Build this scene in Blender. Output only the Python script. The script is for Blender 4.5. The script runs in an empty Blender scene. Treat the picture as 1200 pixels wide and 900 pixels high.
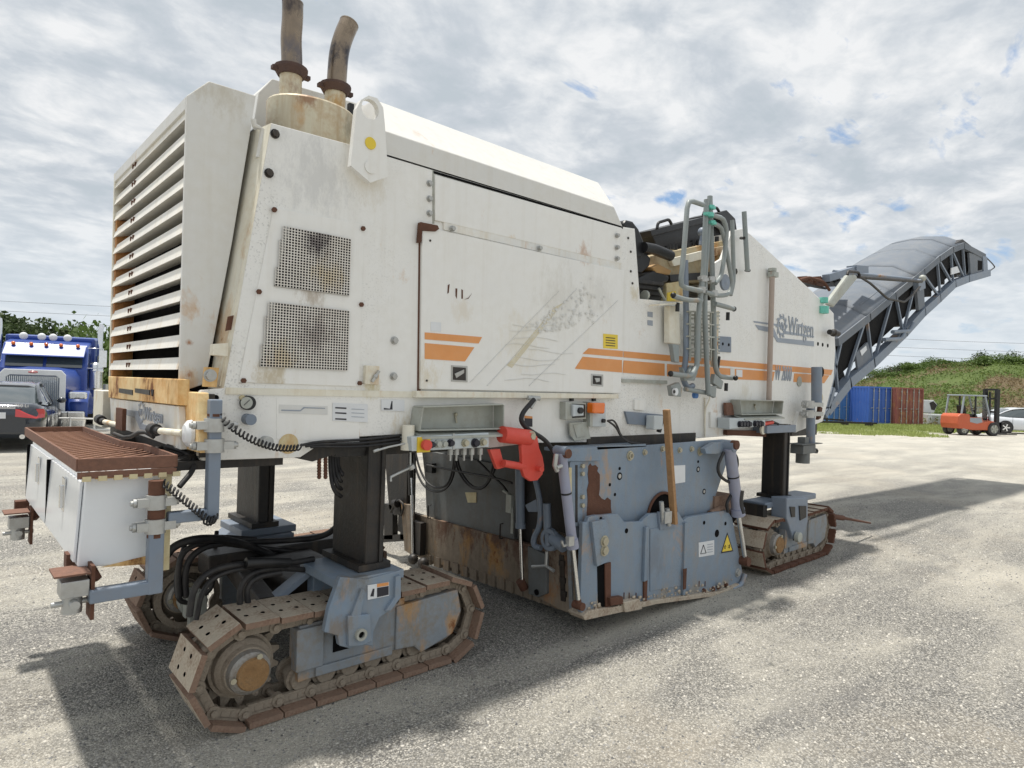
import bpy, math, random, numpy as np
from mathutils import Vector, Matrix, noise
random.seed(7); RNG = np.random.default_rng(7)
S = bpy.context.scene
COL = S.collection

# ------------------------------------------------------------------ camera
FPX, ROLL, HCAM, HEAD = 755.0, math.radians(1.8), 1.7, math.radians(48.0)
FW = (math.cos(HEAD), math.sin(HEAD)); RT = (math.sin(HEAD), -math.cos(HEAD))
cam = bpy.data.cameras.new('camera'); cob = bpy.data.objects.new('camera', cam); COL.objects.link(cob)
cam.sensor_fit = 'HORIZONTAL'; cam.sensor_width = 36.0; cam.lens = 36.0 * FPX / 1200.0
cam.shift_y = 5.0 / 1200.0; cam.clip_start = 0.05; cam.clip_end = 6000.0
cob.matrix_world = (Matrix.Translation((0, 0, HCAM)) @ Matrix.Rotation(HEAD - math.pi / 2, 4, 'Z')
                    @ Matrix.Rotation(math.pi / 2, 4, 'X') @ Matrix.Rotation(ROLL, 4, 'Z'))
S.camera = cob
S.render.resolution_x = 1024; S.render.resolution_y = 768
S.view_settings.view_transform = 'Standard'; S.view_settings.look = 'None'
S.view_settings.gamma = 1.0; S.view_settings.use_curve_mapping = False
S.view_settings.exposure = 0.20
# ------------------------------------------------------------------ world and sun
SUN = Vector((-0.09, 0.175, 1.0)).normalized()
SUN_EL = math.asin(SUN.z); SUN_AZ = math.atan2(SUN.x, SUN.y)
W = bpy.data.worlds.new('World'); S.world = W; W.use_nodes = True
nt = W.node_tree; nt.nodes.clear()
def N(nt, typ, **kw):
    n = nt.nodes.new(typ)
    for k, v in kw.items():
        if k in ('op', 'mode'): setattr(n, 'operation' if k == 'op' else 'blend_type', v)
        elif hasattr(n, k) and k not in ('Scale',): setattr(n, k, v)
    return n
def L(nt, a, b): nt.links.new(a, b)
def mathn(nt, op, a, b=None, c=None, clamp=False):
    n = nt.nodes.new('ShaderNodeMath'); n.operation = op; n.use_clamp = clamp
    for i, x in enumerate((a, b, c)):
        if x is None: continue
        if isinstance(x, (int, float)): n.inputs[i].default_value = x
        else: nt.links.new(x, n.inputs[i])
    return n.outputs[0]
def ramp(nt, fac, stops):
    r = nt.nodes.new('ShaderNodeValToRGB'); e = r.color_ramp.elements
    while len(e) < len(stops): e.new(0.5)
    for el, (p, c) in zip(e, stops):
        el.position = p; el.color = (c, c, c, 1) if isinstance(c, (int, float)) else (*c, 1)
    nt.links.new(fac, r.inputs[0]); return r.outputs[0]
def mix(nt, fac, a, b, blend='MIX'):
    m = nt.nodes.new('ShaderNodeMix'); m.data_type = 'RGBA'; m.blend_type = blend
    for i, x in ((0, fac), (6, a), (7, b)):
        if isinstance(x, (int, float)): m.inputs[i].default_value = x
        elif isinstance(x, tuple): m.inputs[i].default_value = (*x[:3], 1)
        else: nt.links.new(x, m.inputs[i])
    return m.outputs[2]
def noisen(nt, vec, scale, detail=6, rough=0.55, dist=0.0):
    n = nt.nodes.new('ShaderNodeTexNoise'); n.inputs['Scale'].default_value = scale
    n.inputs['Detail'].default_value = detail; n.inputs['Roughness'].default_value = rough
    n.inputs['Distortion'].default_value = dist
    nt.links.new(vec, n.inputs['Vector']); return n.outputs['Fac']
def mapn(nt, vec, scale=(1, 1, 1), loc=(0, 0, 0), rot=(0, 0, 0)):
    m = nt.nodes.new('ShaderNodeMapping'); m.inputs['Scale'].default_value = scale
    m.inputs['Location'].default_value = loc; m.inputs['Rotation'].default_value = rot
    nt.links.new(vec, m.inputs['Vector']); return m.outputs[0]

sky = nt.nodes.new('ShaderNodeTexSky'); sky.sky_type = 'NISHITA'; sky.sun_disc = False
sky.sun_elevation = SUN_EL; sky.sun_rotation = SUN_AZ; sky.air_density = 1.0; sky.dust_density = 1.2
tc = nt.nodes.new('ShaderNodeTexCoord'); sep = nt.nodes.new('ShaderNodeSeparateXYZ'); L(nt, tc.outputs['Generated'], sep.inputs[0])
zc = mathn(nt, 'MAXIMUM', sep.outputs[2], 0.0)
den = mathn(nt, 'ADD', zc, 0.16)
comb = nt.nodes.new('ShaderNodeCombineXYZ')
L(nt, mathn(nt, 'DIVIDE', sep.outputs[0], den), comb.inputs[0]); L(nt, mathn(nt, 'DIVIDE', sep.outputs[1], den), comb.inputs[1])
v = mapn(nt, comb.outputs[0], scale=(1.0, 1.2, 1), rot=(0, 0, math.radians(-62)), loc=(3.1, 1.7, 0))
big = noisen(nt, v, 0.95, 3, 0.5, 0.2)
med = noisen(nt, v, 3.3, 8, 0.56, 0.35)
fine = noisen(nt, v, 9.0, 7, 0.6, 0.3)
shade = mathn(nt, 'ADD', mathn(nt, 'MULTIPLY', med, 0.62), mathn(nt, 'ADD', mathn(nt, 'MULTIPLY', big, 0.22), mathn(nt, 'MULTIPLY', fine, 0.26)))
cloudc = ramp(nt, shade, [(0.43, (4.5, 5.0, 5.45)), (0.50, (5.1, 5.5, 5.95)), (0.56, (6.1, 6.4, 6.7)), (0.64, (7.5, 7.6, 7.7))])
# openings where blue shows
v2 = mapn(nt, comb.outputs[0], scale=(1.5, 2.9, 1), rot=(0, 0, math.radians(-62)), loc=(9.4, 5.2, 0))
gap = noisen(nt, v2, 1.9, 7, 0.55, 0.3)
dotn = nt.nodes.new('ShaderNodeVectorMath'); dotn.operation = 'DOT_PRODUCT'; L(nt, tc.outputs['Generated'], dotn.inputs[0])
_u, _v = (1075 - 600) / 755.0, (60 - 455) / 755.0; _d = Vector((FW[0] + _u * RT[0], FW[1] + _u * RT[1], -_v)).normalized(); dotn.inputs[1].default_value = _d
bias = ramp(nt, dotn.outputs['Value'], [(0.90, 0.045), (0.992, -0.085)]) if False else mathn(nt, 'MULTIPLY', mathn(nt, 'SUBTRACT', dotn.outputs['Value'], 0.93), -1.1)
bias = mathn(nt, 'MINIMUM', mathn(nt, 'MAXIMUM', bias, -0.03), 0.05)
hole = ramp(nt, mathn(nt, 'ADD', gap, bias), [(0.285, 0.0), (0.375, 1.0)])
skyblue = mix(nt, 0.35, sky.outputs[0], (3.0, 5.2, 8.6))
c1 = mix(nt, hole, skyblue, cloudc)
# the horizon goes to an even pale veil
hz = ramp(nt, zc, [(0.0, 1.0), (0.10, 0.62), (0.24, 0.0)])
c2 = mix(nt, hz, c1, (6.0, 6.6, 7.1))
bg = nt.nodes.new('ShaderNodeBackground'); bg.inputs[1].default_value = 0.103
L(nt, c2, bg.inputs[0]); wo = nt.nodes.new('ShaderNodeOutputWorld'); L(nt, bg.outputs[0], wo.inputs[0])

sl = bpy.data.lights.new('sun', 'SUN'); sl.energy = 4.1; sl.angle = math.radians(2.6); sl.color = (1.0, 0.955, 0.88)
so = bpy.data.objects.new('sun', sl); COL.objects.link(so); so.location = (0, 0, 60)
so.rotation_euler = SUN.to_track_quat('Z', 'Y').to_euler()

# ------------------------------------------------------------------ photo ray helpers: points of the place found from one known plane
def ray(px, py):
    dx, dy = px - 600.0, py - 455.0
    c, s = math.cos(ROLL), math.sin(ROLL)
    u = (c * dx + s * dy) / FPX; v = (-s * dx + c * dy) / FPX
    return (FW[0] + u * RT[0], FW[1] + u * RT[1], -v)
def PY(px, py, Y):
    r = ray(px, py); t = Y / r[1]; return Vector((r[0] * t, Y, HCAM + r[2] * t))
def PX(px, py, X):
    r = ray(px, py); t = X / r[0]; return Vector((X, r[1] * t, HCAM + r[2] * t))
def PZ(px, py, Z=0.0):
    r = ray(px, py); t = (Z - HCAM) / r[2]; return Vector((r[0] * t, r[1] * t, Z))
def CW(u, d, z=0.0): return Vector((FW[0] * d + RT[0] * u, FW[1] * d + RT[1] * u, z))
def PD(px, py, d):
    r = ray(px, py); return Vector((r[0] * d, r[1] * d, HCAM + r[2] * d))

# ------------------------------------------------------------------ materials
MATS = {}
def newmat(name):
    m = bpy.data.materials.new(name); m.use_nodes = True; MATS[name] = m
    t = m.node_tree; b = t.nodes['Principled BSDF']; return m, t, b
def surf(name, col, rough=0.5, metal=0.0, dirt=0.25, dirtcol=(0.20, 0.17, 0.13), rust=0.0, streak=0.0, bump=0.15,
         dscale=2.5, speck=0.0, var=0.12, coat=0.0, rvar=0.25, wave=0.0, spots=()):
    m, t, b = newmat(name)
    tc = t.nodes.new('ShaderNodeTexCoord'); o = tc.outputs['Object']
    n1 = noisen(t, o, dscale, 9, 0.62); n2 = noisen(t, o, dscale * 7.3, 6, 0.6)
    base = mix(t, ramp(t, n1, [(0.3, 0.0), (0.7, 1.0)]), tuple(c * (1 - var) for c in col), tuple(min(1, c * (1 + var * 0.6)) for c in col))
    if dirt:
        f = mathn(t, 'MULTIPLY', ramp(t, mathn(t, 'ADD', mathn(t, 'MULTIPLY', n1, 0.6), mathn(t, 'MULTIPLY', n2, 0.4)), [(0.46, 0.0), (0.66, 1.0)]), dirt)
        base = mix(t, f, base, dirtcol)
    if streak:
        sv = mapn(t, o, scale=(16, 16, 0.9)); n3 = noisen(t, sv, 1.0, 5, 0.6)
        f = mathn(t, 'MULTIPLY', ramp(t, n3, [(0.52, 0.0), (0.72, 1.0)]), streak)
        base = mix(t, f, base, tuple(c * 0.8 + d * 0.2 for c, d in zip(dirtcol, (0.35, 0.25, 0.12))))
    if speck:
        n4 = noisen(t, o, 90, 3, 0.6); n5 = noisen(t, o, 1.3, 3, 0.5)
        f = mathn(t, 'MULTIPLY', mathn(t, 'MULTIPLY', ramp(t, n4, [(0.56, 0.0), (0.64, 1.0)]), ramp(t, n5, [(0.45, 0.0), (0.62, 1.0)])), speck)
        base = mix(t, f, base, (0.12, 0.12, 0.12))
    for (sp_, sr, sc_, ss_) in spots:
        vm = t.nodes.new('ShaderNodeVectorMath'); vm.operation = 'DISTANCE'; L(t, o, vm.inputs[0]); vm.inputs[1].default_value = tuple(sp_ - Vector((4.3, 4.0, 0)))
        dd = mathn(t, 'ADD', mathn(t, 'DIVIDE', vm.outputs['Value'], sr), mathn(t, 'MULTIPLY', mathn(t, 'SUBTRACT', noisen(t, mapn(t, o, scale=(1, 1, 0.45)), 17, 10, 0.8), 0.5), 3.6))
        f = mathn(t, 'MULTIPLY', ramp(t, dd, [(0.15, 1.0), (0.55, 0.45), (0.85, 0.0)]), ss_)
        base = mix(t, f, base, sc_)
    rr = rough
    if rust:
        n6 = noisen(t, mapn(t, o, scale=(1, 1, 0.55)), 3.4, 12, 0.68, 0.3)
        lo = 0.74 - 0.34 * rust
        rf = ramp(t, n6, [(lo, 0.0), (lo + 0.05, 1.0)])
        halo = ramp(t, n6, [(lo - 0.10, 0.0), (lo + 0.01, 0.65)])
        base = mix(t, halo, base, (0.52, 0.27, 0.07))
        rc = mix(t, n2, (0.10, 0.035, 0.015), (0.30, 0.12, 0.04))
        base = mix(t, rf, base, rc)
        rr = mathn(t, 'ADD', mathn(t, 'MULTIPLY', rf, 0.85 - rough), rough)
    L(t, base, b.inputs['Base Color'])
    rv = mathn(t, 'ADD', mathn(t, 'MULTIPLY', n2, rvar), -0.4 * rvar)
    L(t, mathn(t, 'ADD', rv, rr, clamp=True), b.inputs['Roughness'])
    b.inputs['Metallic'].default_value = metal
    if coat: b.inputs['Coat Weight'].default_value = coat; b.inputs['Coat Roughness'].default_value = 0.08
    if bump:
        bp = t.nodes.new('ShaderNodeBump'); bp.inputs['Strength'].default_value = bump; bp.inputs['Distance'].default_value = 0.01
        nb = noisen(t, o, 38, 6, 0.65)
        L(t, nb, bp.inputs['Height']); L(t, bp.outputs[0], b.inputs['Normal'])
    if wave:
        b2 = t.nodes.new('ShaderNodeBump'); b2.inputs['Strength'].default_value = wave; b2.inputs['Distance'].default_value = 0.05
        L(t, noisen(t, o, 2.2, 2, 0.4), b2.inputs['Height']); L(t, b2.outputs[0], b.inputs['Normal'])
        if bump: L(t, b2.outputs[0], bp.inputs['Normal']); L(t, bp.outputs[0], b.inputs['Normal'])
    return m
q_ = lambda x, y: PY(x, y, 3.12)
WHITE = surf('white_paint', (0.82, 0.815, 0.785), 0.34, dirt=0.14, dirtcol=(0.52, 0.47, 0.36), streak=0.13, rust=0.05, bump=0.03, var=0.05, wave=0.18,
  spots=[(q_(318, 440), .12, (0.45, 0.36, 0.2), .7), (q_(366, 345), .10, (0.40, 0.33, 0.25), .75), (q_(685, 298), .10, (0.42, 0.2, 0.07), .6), (q_(600, 282), .06, (0.6, 0.42, 0.2), .5),
         (q_(655, 350), .30, (0.60, 0.58, 0.52), .45), (q_(700, 345), .22, (0.58, 0.56, 0.51), .4), (q_(610, 400), .25, (0.66, 0.60, 0.46), .4), (q_(540, 365), .10, (0.62, 0.52, 0.36), .35), (q_(500, 440), .12, (0.6, 0.5, 0.3), .5)])
WHITESP = surf('speckled_white_paint', (0.82, 0.815, 0.785), 0.34, dirt=0.18, dirtcol=(0.50, 0.46, 0.36), streak=0.13, rust=0.05, bump=0.03, speck=0.3, var=0.05, wave=0.18,
  spots=[(q_(375, 205), .26, (0.42, 0.42, 0.42), .38), (q_(410, 160), .10, (0.5, 0.45, 0.35), .6), (q_(435, 215), .14, (0.58, 0.52, 0.4), .4), (q_(436, 455), .08, (0.5, 0.42, 0.15), .7), (q_(745, 345), .08, (0.5, 0.4, 0.2), .5),
         (q_(480, 505), .14, (0.55, 0.45, 0.28), .6), (q_(240, 525), .08, (0.5, 0.35, 0.15), .7), (q_(600, 520), .16, (0.5, 0.46, 0.38), .6), (q_(730, 510), .2, (0.5, 0.46, 0.4), .5), (q_(412, 509), .07, (0.45, 0.25, 0.1), .7), (q_(875, 460), .15, (0.6, 0.54, 0.42), .5)])
WHITE2 = surf('dimmed_white_paint', (0.69, 0.685, 0.655), 0.36, dirt=0.25, dirtcol=(0.52, 0.47, 0.36), streak=0.16, rust=0.04, bump=0.03, var=0.05, wave=0.2, spots=[(PY(262, 108, 3.25), .16, (0.45, 0.4, 0.3), .5), (PY(214, 446, 3.25), .08, (0.6, 0.36, 0.12), .6), (PY(222, 402, 3.25), .022, (0.35, 0.15, 0.05), .9), (PY(221, 439, 3.25), .022, (0.35, 0.15, 0.05), .9)])  # same white paint, darkened so sunlit hood faces do not burn out
CREAM = surf('cream_stained_paint', (0.80, 0.77, 0.66), 0.5, dirt=0.4, dirtcol=(0.45, 0.33, 0.15), streak=0.35, rust=0.25, bump=0.1)
RUSTYEL = surf('rust_stained_paint', (0.88, 0.68, 0.36), 0.6, dirt=0.85, dirtcol=(0.72, 0.34, 0.08), streak=0.45, rust=0.55, bump=0.2)
WHITERUST = surf('white_paint_rust_spots', (0.78, 0.78, 0.75), 0.45, dirt=0.3, dirtcol=(0.55, 0.42, 0.2), streak=0.3, rust=0.25, bump=0.1)
LOUV = surf('louvre_paint', (0.84, 0.82, 0.76), 0.5, dirt=0.2, dirtcol=(0.6, 0.45, 0.22), streak=0.3, rust=0.08, bump=0.05)
BOXW = surf('toolbox_paint', (0.76, 0.79, 0.82), 0.3, dirt=0.08, dirtcol=(0.5, 0.48, 0.42), bump=0, var=0.03, coat=0.3)
BLUEG = surf('blue_grey_paint', (0.21, 0.275, 0.355), 0.5, spots=[(PY(x_, y_, 2.9), .13, (0.33, 0.27, 0.19), .6) for x_, y_ in ((700, 712), (735, 706), (775, 698), (815, 692), (850, 686))] + [(PY(765, 655, 2.9), .22, (0.16, 0.18, 0.21), .6), (PY(700, 600, 2.95), .12, (0.2, 0.1, 0.06), .7), (PY(840, 596, 2.95), .10, (0.3, 0.2, 0.12), .8), (PY(415, 680, 3.08), .13, (0.16, 0.14, 0.11), .7), (PY(395, 735, 3.08), .10, (0.22, 0.17, 0.12), .7)], dirt=0.6, dirtcol=(0.25, 0.25, 0.24), streak=0.4, rust=0.12, bump=0.12, var=0.16, speck=0.3, dscale=2.0)
BLUEW = surf('worn_blue_grey_paint', (0.24, 0.27, 0.30), 0.55, dirt=0.85, dirtcol=(0.22, 0.17, 0.11), streak=0.45, rust=0.36, bump=0.3, dscale=3.5)
ARMG = surf('slate_grey_paint', (0.20, 0.245, 0.31), 0.45, dirt=0.3, dirtcol=(0.2, 0.17, 0.14), rust=0.10, bump=0.08)
TUBEG = surf('pale_grey_tube_paint', (0.26, 0.295, 0.295), 0.4, dirt=0.35, dirtcol=(0.25, 0.22, 0.18), rust=0.08, bump=0.06)
CYLV = surf('grey_cylinder_paint', (0.30, 0.32, 0.42), 0.4, dirt=0.3, dirtcol=(0.3, 0.25, 0.2), bump=0.06)
CONV = surf('conveyor_grey_paint', (0.15, 0.175, 0.21), 0.75, dirt=0.3, dirtcol=(0.3, 0.28, 0.25), streak=0.1, bump=0.06, dscale=1.2)
RUST = surf('rusty_steel', (0.13, 0.055, 0.032), 0.85, dirt=0.6, dirtcol=(0.09, 0.05, 0.035), bump=0.5, var=0.35, dscale=6)
CLAMPM = surf('burnt_clamp_steel', (0.075, 0.045, 0.04), 0.8, dirt=0.5, dirtcol=(0.12, 0.07, 0.05), bump=0.4)
RUSTBR = surf('red_brown_step_paint', (0.21, 0.105, 0.07), 0.8, dirt=0.7, dirtcol=(0.09, 0.055, 0.045), bump=0.4, var=0.25, dscale=8)
JAMB = surf('heavily_rusted_jamb', (0.50, 0.24, 0.09), 0.8, dirt=0.9, dirtcol=(0.16, 0.07, 0.03), rust=0.5, bump=0.4, dscale=6)
BELT = surf('black_conveyor_belt', (0.009, 0.009, 0.010), 0.8, dirt=0.5, dirtcol=(0.03, 0.027, 0.024), bump=0.4, dscale=4); BELT.node_tree.nodes['Principled BSDF'].inputs['Specular IOR Level'].default_value = 0.15
RUSTS = surf('worn_step_slat', (0.36, 0.20, 0.14), 0.75, dirt=0.5, dirtcol=(0.13, 0.07, 0.05), bump=0.3, var=0.25, dscale=8)
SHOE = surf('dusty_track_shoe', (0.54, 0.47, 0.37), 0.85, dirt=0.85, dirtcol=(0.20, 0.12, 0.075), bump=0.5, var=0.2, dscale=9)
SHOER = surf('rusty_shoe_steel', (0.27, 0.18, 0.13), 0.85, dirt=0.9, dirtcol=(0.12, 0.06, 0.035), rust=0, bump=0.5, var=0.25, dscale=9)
LINKM = surf('dusty_link_steel', (0.32, 0.27, 0.21), 0.75, dirt=0.7, dirtcol=(0.10, 0.065, 0.045), bump=0.5, var=0.25, dscale=12)
HUBZ = surf('dusty_hub_steel', (0.30, 0.29, 0.27), 0.5, 0.4, dirt=0.8, dirtcol=(0.15, 0.11, 0.075), bump=0.3, dscale=9)
HUBM = surf('orange_rust_hub', (0.30, 0.17, 0.07), 0.85, dirt=0.7, dirtcol=(0.14, 0.10, 0.06), bump=0.7, var=0.4, dscale=14)
SCRAP = surf('rusty_scraper_steel', (0.27, 0.22, 0.165), 0.8, spots=[(PX(x_, y_, 3.47), .22, (0.10, 0.04, 0.02), .85) for x_, y_ in ((520, 617), (550, 625), (580, 633), (610, 642), (640, 650), (672, 665))] + [(PX(640, 690, 3.40), .15, (0.35, 0.15, 0.05), .7)], dirt=0.5, dirtcol=(0.09, 0.06, 0.045), streak=0.7, rust=0.28, bump=0.4, dscale=2.2)
DKPLATE = surf('dark_grey_plate', (0.145, 0.155, 0.155), 0.6, dirt=0.6, dirtcol=(0.11, 0.09, 0.07), streak=0.3, rust=0.05, bump=0.2)
DARK = surf('greasy_dark_steel', (0.018, 0.017, 0.0165), 0.5, dirt=0.4, dirtcol=(0.075, 0.052, 0.036), streak=0.3, bump=0.3)
BLACK = surf('black_plastic', (0.010, 0.0105, 0.012), 0.42, dirt=0.2, dirtcol=(0.04, 0.037, 0.033), bump=0.05)
VOID = surf('black_interior', (0.004, 0.004, 0.0045), 0.9, dirt=0.0, bump=0); VOID.node_tree.nodes['Principled BSDF'].inputs['Specular IOR Level'].default_value = 0.15
RUBBER = surf('black_rubber', (0.016, 0.016, 0.018), 0.55, dirt=0.5, dirtcol=(0.09, 0.08, 0.068), bump=0.15)
CHROME = surf('chrome', (0.75, 0.76, 0.77), 0.16, 1.0, dirt=0.15, dirtcol=(0.4, 0.38, 0.33), bump=0)
ZINC = surf('zinc_plated_steel', (0.50, 0.51, 0.50), 0.42, 0.6, dirt=0.4, dirtcol=(0.25, 0.2, 0.14), bump=0.15)
BOLT = surf('yellowish_bolt', (0.50, 0.47, 0.36), 0.45, 0.5, dirt=0.4, dirtcol=(0.25, 0.2, 0.14), bump=0.1)
STACK = surf('sooty_exhaust_steel', (0.30, 0.235, 0.17), 0.28, 0.6, spots=[(PY(398, 70, 3.45), .13, (0.035, 0.035, 0.045), .95), (PY(404, 38, 3.45), .08, (0.10, 0.07, 0.05), .8), (PY(343, 8, 3.42), .10, (0.06, 0.05, 0.05), .9), (PY(350, 60, 3.36), .12, (0.13, 0.12, 0.13), .8)], dirt=0.6, dirtcol=(0.12, 0.10, 0.09), streak=0.6, bump=0.0, dscale=2.2, var=0.3)
MUFF = surf('stained_muffler', (0.62, 0.57, 0.43), 0.5, 0.2, spots=[(PY(352, 125, 3.25), .05, (0.5, 0.26, 0.08), .5), (PY(353, 140, 3.25), .04, (0.5, 0.26, 0.08), .5), (PY(360, 115, 3.25), .06, (0.28, 0.14, 0.07), .8), (PY(405, 150, 3.3), .10, (0.3, 0.27, 0.2), .8), (PY(342, 105, 3.4), .07, (0.30, 0.2, 0.15), .8), (PY(395, 122, 3.4), .07, (0.42, 0.24, 0.07), .8)], dirt=0.7, dirtcol=(0.40, 0.25, 0.12), streak=0.6, rust=0.15, bump=0.15, dscale=4)
RED = surf('faded_red_paint', (0.68, 0.075, 0.05), 0.45, dirt=0.15, dirtcol=(0.6, 0.3, 0.25), bump=0.08)
ORANGE = surf('orange_decal', (0.72, 0.30, 0.09), 0.4, dirt=0.15, dirtcol=(0.6, 0.45, 0.3), bump=0.02)
GREYD = surf('grey_decal', (0.30, 0.34, 0.40), 0.4, dirt=0.15, dirtcol=(0.45, 0.45, 0.43), bump=0.0)
FADED = surf('faded_decal', (0.69, 0.69, 0.67), 0.5, dirt=0.4, dirtcol=(0.66, 0.62, 0.5), bump=0.0)
TANST = surf('tan_stain', (0.66, 0.60, 0.44), 0.5, dirt=0.8, dirtcol=(0.73, 0.71, 0.63), bump=0.0, dscale=6)
LABEL = surf('white_label', (0.72, 0.74, 0.76), 0.4, dirt=0.15, dirtcol=(0.5, 0.5, 0.46), bump=0.0)
INK = surf('black_ink', (0.02, 0.02, 0.03), 0.5, dirt=0, bump=0)
YELLOW = surf('yellow_sticker', (0.78, 0.58, 0.04), 0.4, dirt=0.15, dirtcol=(0.5, 0.4, 0.15), bump=0)
AMBER = surf('amber_lens', (0.80, 0.17, 0.01), 0.2, dirt=0.0, bump=0.1, coat=0.5)
GALV = surf('weathered_panel_box', (0.43, 0.45, 0.41), 0.5, 0.1, dirt=0.55, dirtcol=(0.24, 0.2, 0.14), streak=0.2, bump=0.08)
PANELG = surf('control_panel_face', (0.55, 0.60, 0.62), 0.4, dirt=0.2, dirtcol=(0.3, 0.28, 0.24), bump=0.02)
TEAL = surf('teal_clip', (0.15, 0.55, 0.45), 0.5, dirt=0.2, bump=0)
WOOD = surf('weathered_wood', (0.42, 0.24, 0.11), 0.7, dirt=0.6, dirtcol=(0.18, 0.10, 0.05), bump=0.4, var=0.3, dscale=7)
RODM = surf('pinkish_steel_tube', (0.43, 0.35, 0.30), 0.5, dirt=0.4, dirtcol=(0.25, 0.2, 0.17), bump=0.05)
SCREENM = surf('soot_stained_screen', (0.76, 0.73, 0.67), 0.5, spots=[(q_(370, 285), .10, (0.12, 0.10, 0.10), .9), (q_(370, 390), .13, (0.3, 0.26, 0.24), .7), (q_(385, 325), .12, (0.60, 0.48, 0.28), .6), (q_(330, 420), .12, (0.55, 0.42, 0.2), .5)], dirt=0.5, dirtcol=(0.34, 0.28, 0.22), rust=0.02, bump=0.03, dscale=2.4, var=0.2)
TAN = surf('tan_seat_foam', (0.42, 0.25, 0.10), 0.8, dirt=0.3, bump=0.3)
CANV = surf('sun_bleached_yellow_paint', (0.66, 0.58, 0.36), 0.6, dirt=0.5, dirtcol=(0.35, 0.25, 0.1), rust=0.25, bump=0.1)

def glassmat(name, col, rough=0.05):
    m, t, b = newmat(name); b.inputs['Base Color'].default_value = (*col, 1); b.inputs['Roughness'].default_value = rough
    b.inputs['Specular IOR Level'].default_value = 0.9; b.inputs['Coat Weight'].default_value = 0.6
    b.inputs['Coat Roughness'].default_value = 0.03; return m
GLASS = glassmat('dark_window_glass', (0.05, 0.065, 0.07)); CLEAR = glassmat('clear_glass', (0.9, 0.95, 0.95), 0.02); CLEAR.node_tree.nodes['Principled BSDF'].inputs['Transmission Weight'].default_value = 0.9; CLEAR.node_tree.nodes['Principled BSDF'].inputs['IOR'].default_value = 1.02
REDLENS = glassmat('red_lens', (0.5, 0.015, 0.015), 0.15)
CARBLK = surf('dark_blue_grey_car_paint', (0.018, 0.024, 0.036), 0.22, 0.2, dirt=0.0, bump=0, var=0.01, rvar=0.0, coat=1.0)
CARWHT = surf('white_car_paint', (0.68, 0.71, 0.75), 0.25, dirt=0.0, bump=0, var=0.01, rvar=0.0, coat=0.8)
TRBLUE = surf('royal_blue_truck_paint', (0.025, 0.065, 0.29), 0.42, dirt=0.0, bump=0, var=0.01, rvar=0.0, coat=0.25)
FLORG = surf('orange_red_forklift_paint', (0.52, 0.105, 0.04), 0.45, dirt=0.3, dirtcol=(0.3, 0.12, 0.06), bump=0.03)
FLGRY = surf('grey_blue_forklift_frame', (0.30, 0.34, 0.38), 0.45, dirt=0.2, bump=0.03)
CBLUE = surf('blue_container_paint', (0.07, 0.20, 0.50), 0.5, dirt=0.35, dirtcol=(0.13, 0.2, 0.36), streak=0.2, rust=0.08, bump=0.05, dscale=1.0)
CBLU2 = surf('deep_blue_container_paint', (0.045, 0.13, 0.50), 0.5, dirt=0.25, dirtcol=(0.12, 0.18, 0.36), rust=0.05, bump=0.05, dscale=1.0)
CRED = surf('dark_red_container_paint', (0.27, 0.085, 0.07), 0.6, dirt=0.5, dirtcol=(0.36, 0.18, 0.12), rust=0.3, bump=0.08, dscale=1.0)
PIPEW = surf('white_pipe_paint', (0.7, 0.7, 0.68), 0.5, dirt=0.2, bump=0)
BARK = surf('grey_brown_bark', (0.16, 0.12, 0.09), 0.9, dirt=0.5, bump=0.8)

def leafmat(name, a, b_, brown=None, trans=0.25):
    m, t, b = newmat(name)
    g = t.nodes.new('ShaderNodeNewGeometry')
    n = noisen(t, g.outputs['Position'], 0.55, 4, 0.6); r = g.outputs['Random Per Island']
    f = mathn(t, 'ADD', mathn(t, 'MULTIPLY', r, 0.4), mathn(t, 'MULTIPLY', n, 0.6), clamp=True)
    c = mix(t, f, a, b_)
    if brown:
        n2 = noisen(t, g.outputs['Position'], 0.16, 5, 0.65)
        n2 = mathn(t, 'ADD', n2, mathn(t, 'MULTIPLY', r, 0.12))
        c = mix(t, ramp(t, n2, [(0.55, 0.0), (0.62, 0.9)]), c, brown)
    L(t, c, b.inputs['Base Color']); b.inputs['Roughness'].default_value = 0.65
    tr = t.nodes.new('ShaderNodeBsdfTranslucent'); L(t, c, tr.inputs[0])
    ms = t.nodes.new('ShaderNodeMixShader'); ms.inputs[0].default_value = trans
    out = t.nodes['Material Output']; L(t, b.outputs[0], ms.inputs[1]); L(t, tr.outputs[0], ms.inputs[2]); L(t, ms.outputs[0], out.inputs[0])
    return m
LEAF1 = leafmat('bush_leaves', (0.045, 0.085, 0.015), (0.13, 0.20, 0.04))
LEAF2 = leafmat('dark_tree_leaves', (0.03, 0.055, 0.018), (0.09, 0.125, 0.04))
HILLG = leafmat('hill_weeds', (0.085, 0.14, 0.03), (0.20, 0.265, 0.07), (0.245, 0.175, 0.105), 0.45)
GRASSM = leafmat('yellow_green_grass', (0.22, 0.28, 0.06), (0.42, 0.47, 0.17))

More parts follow.
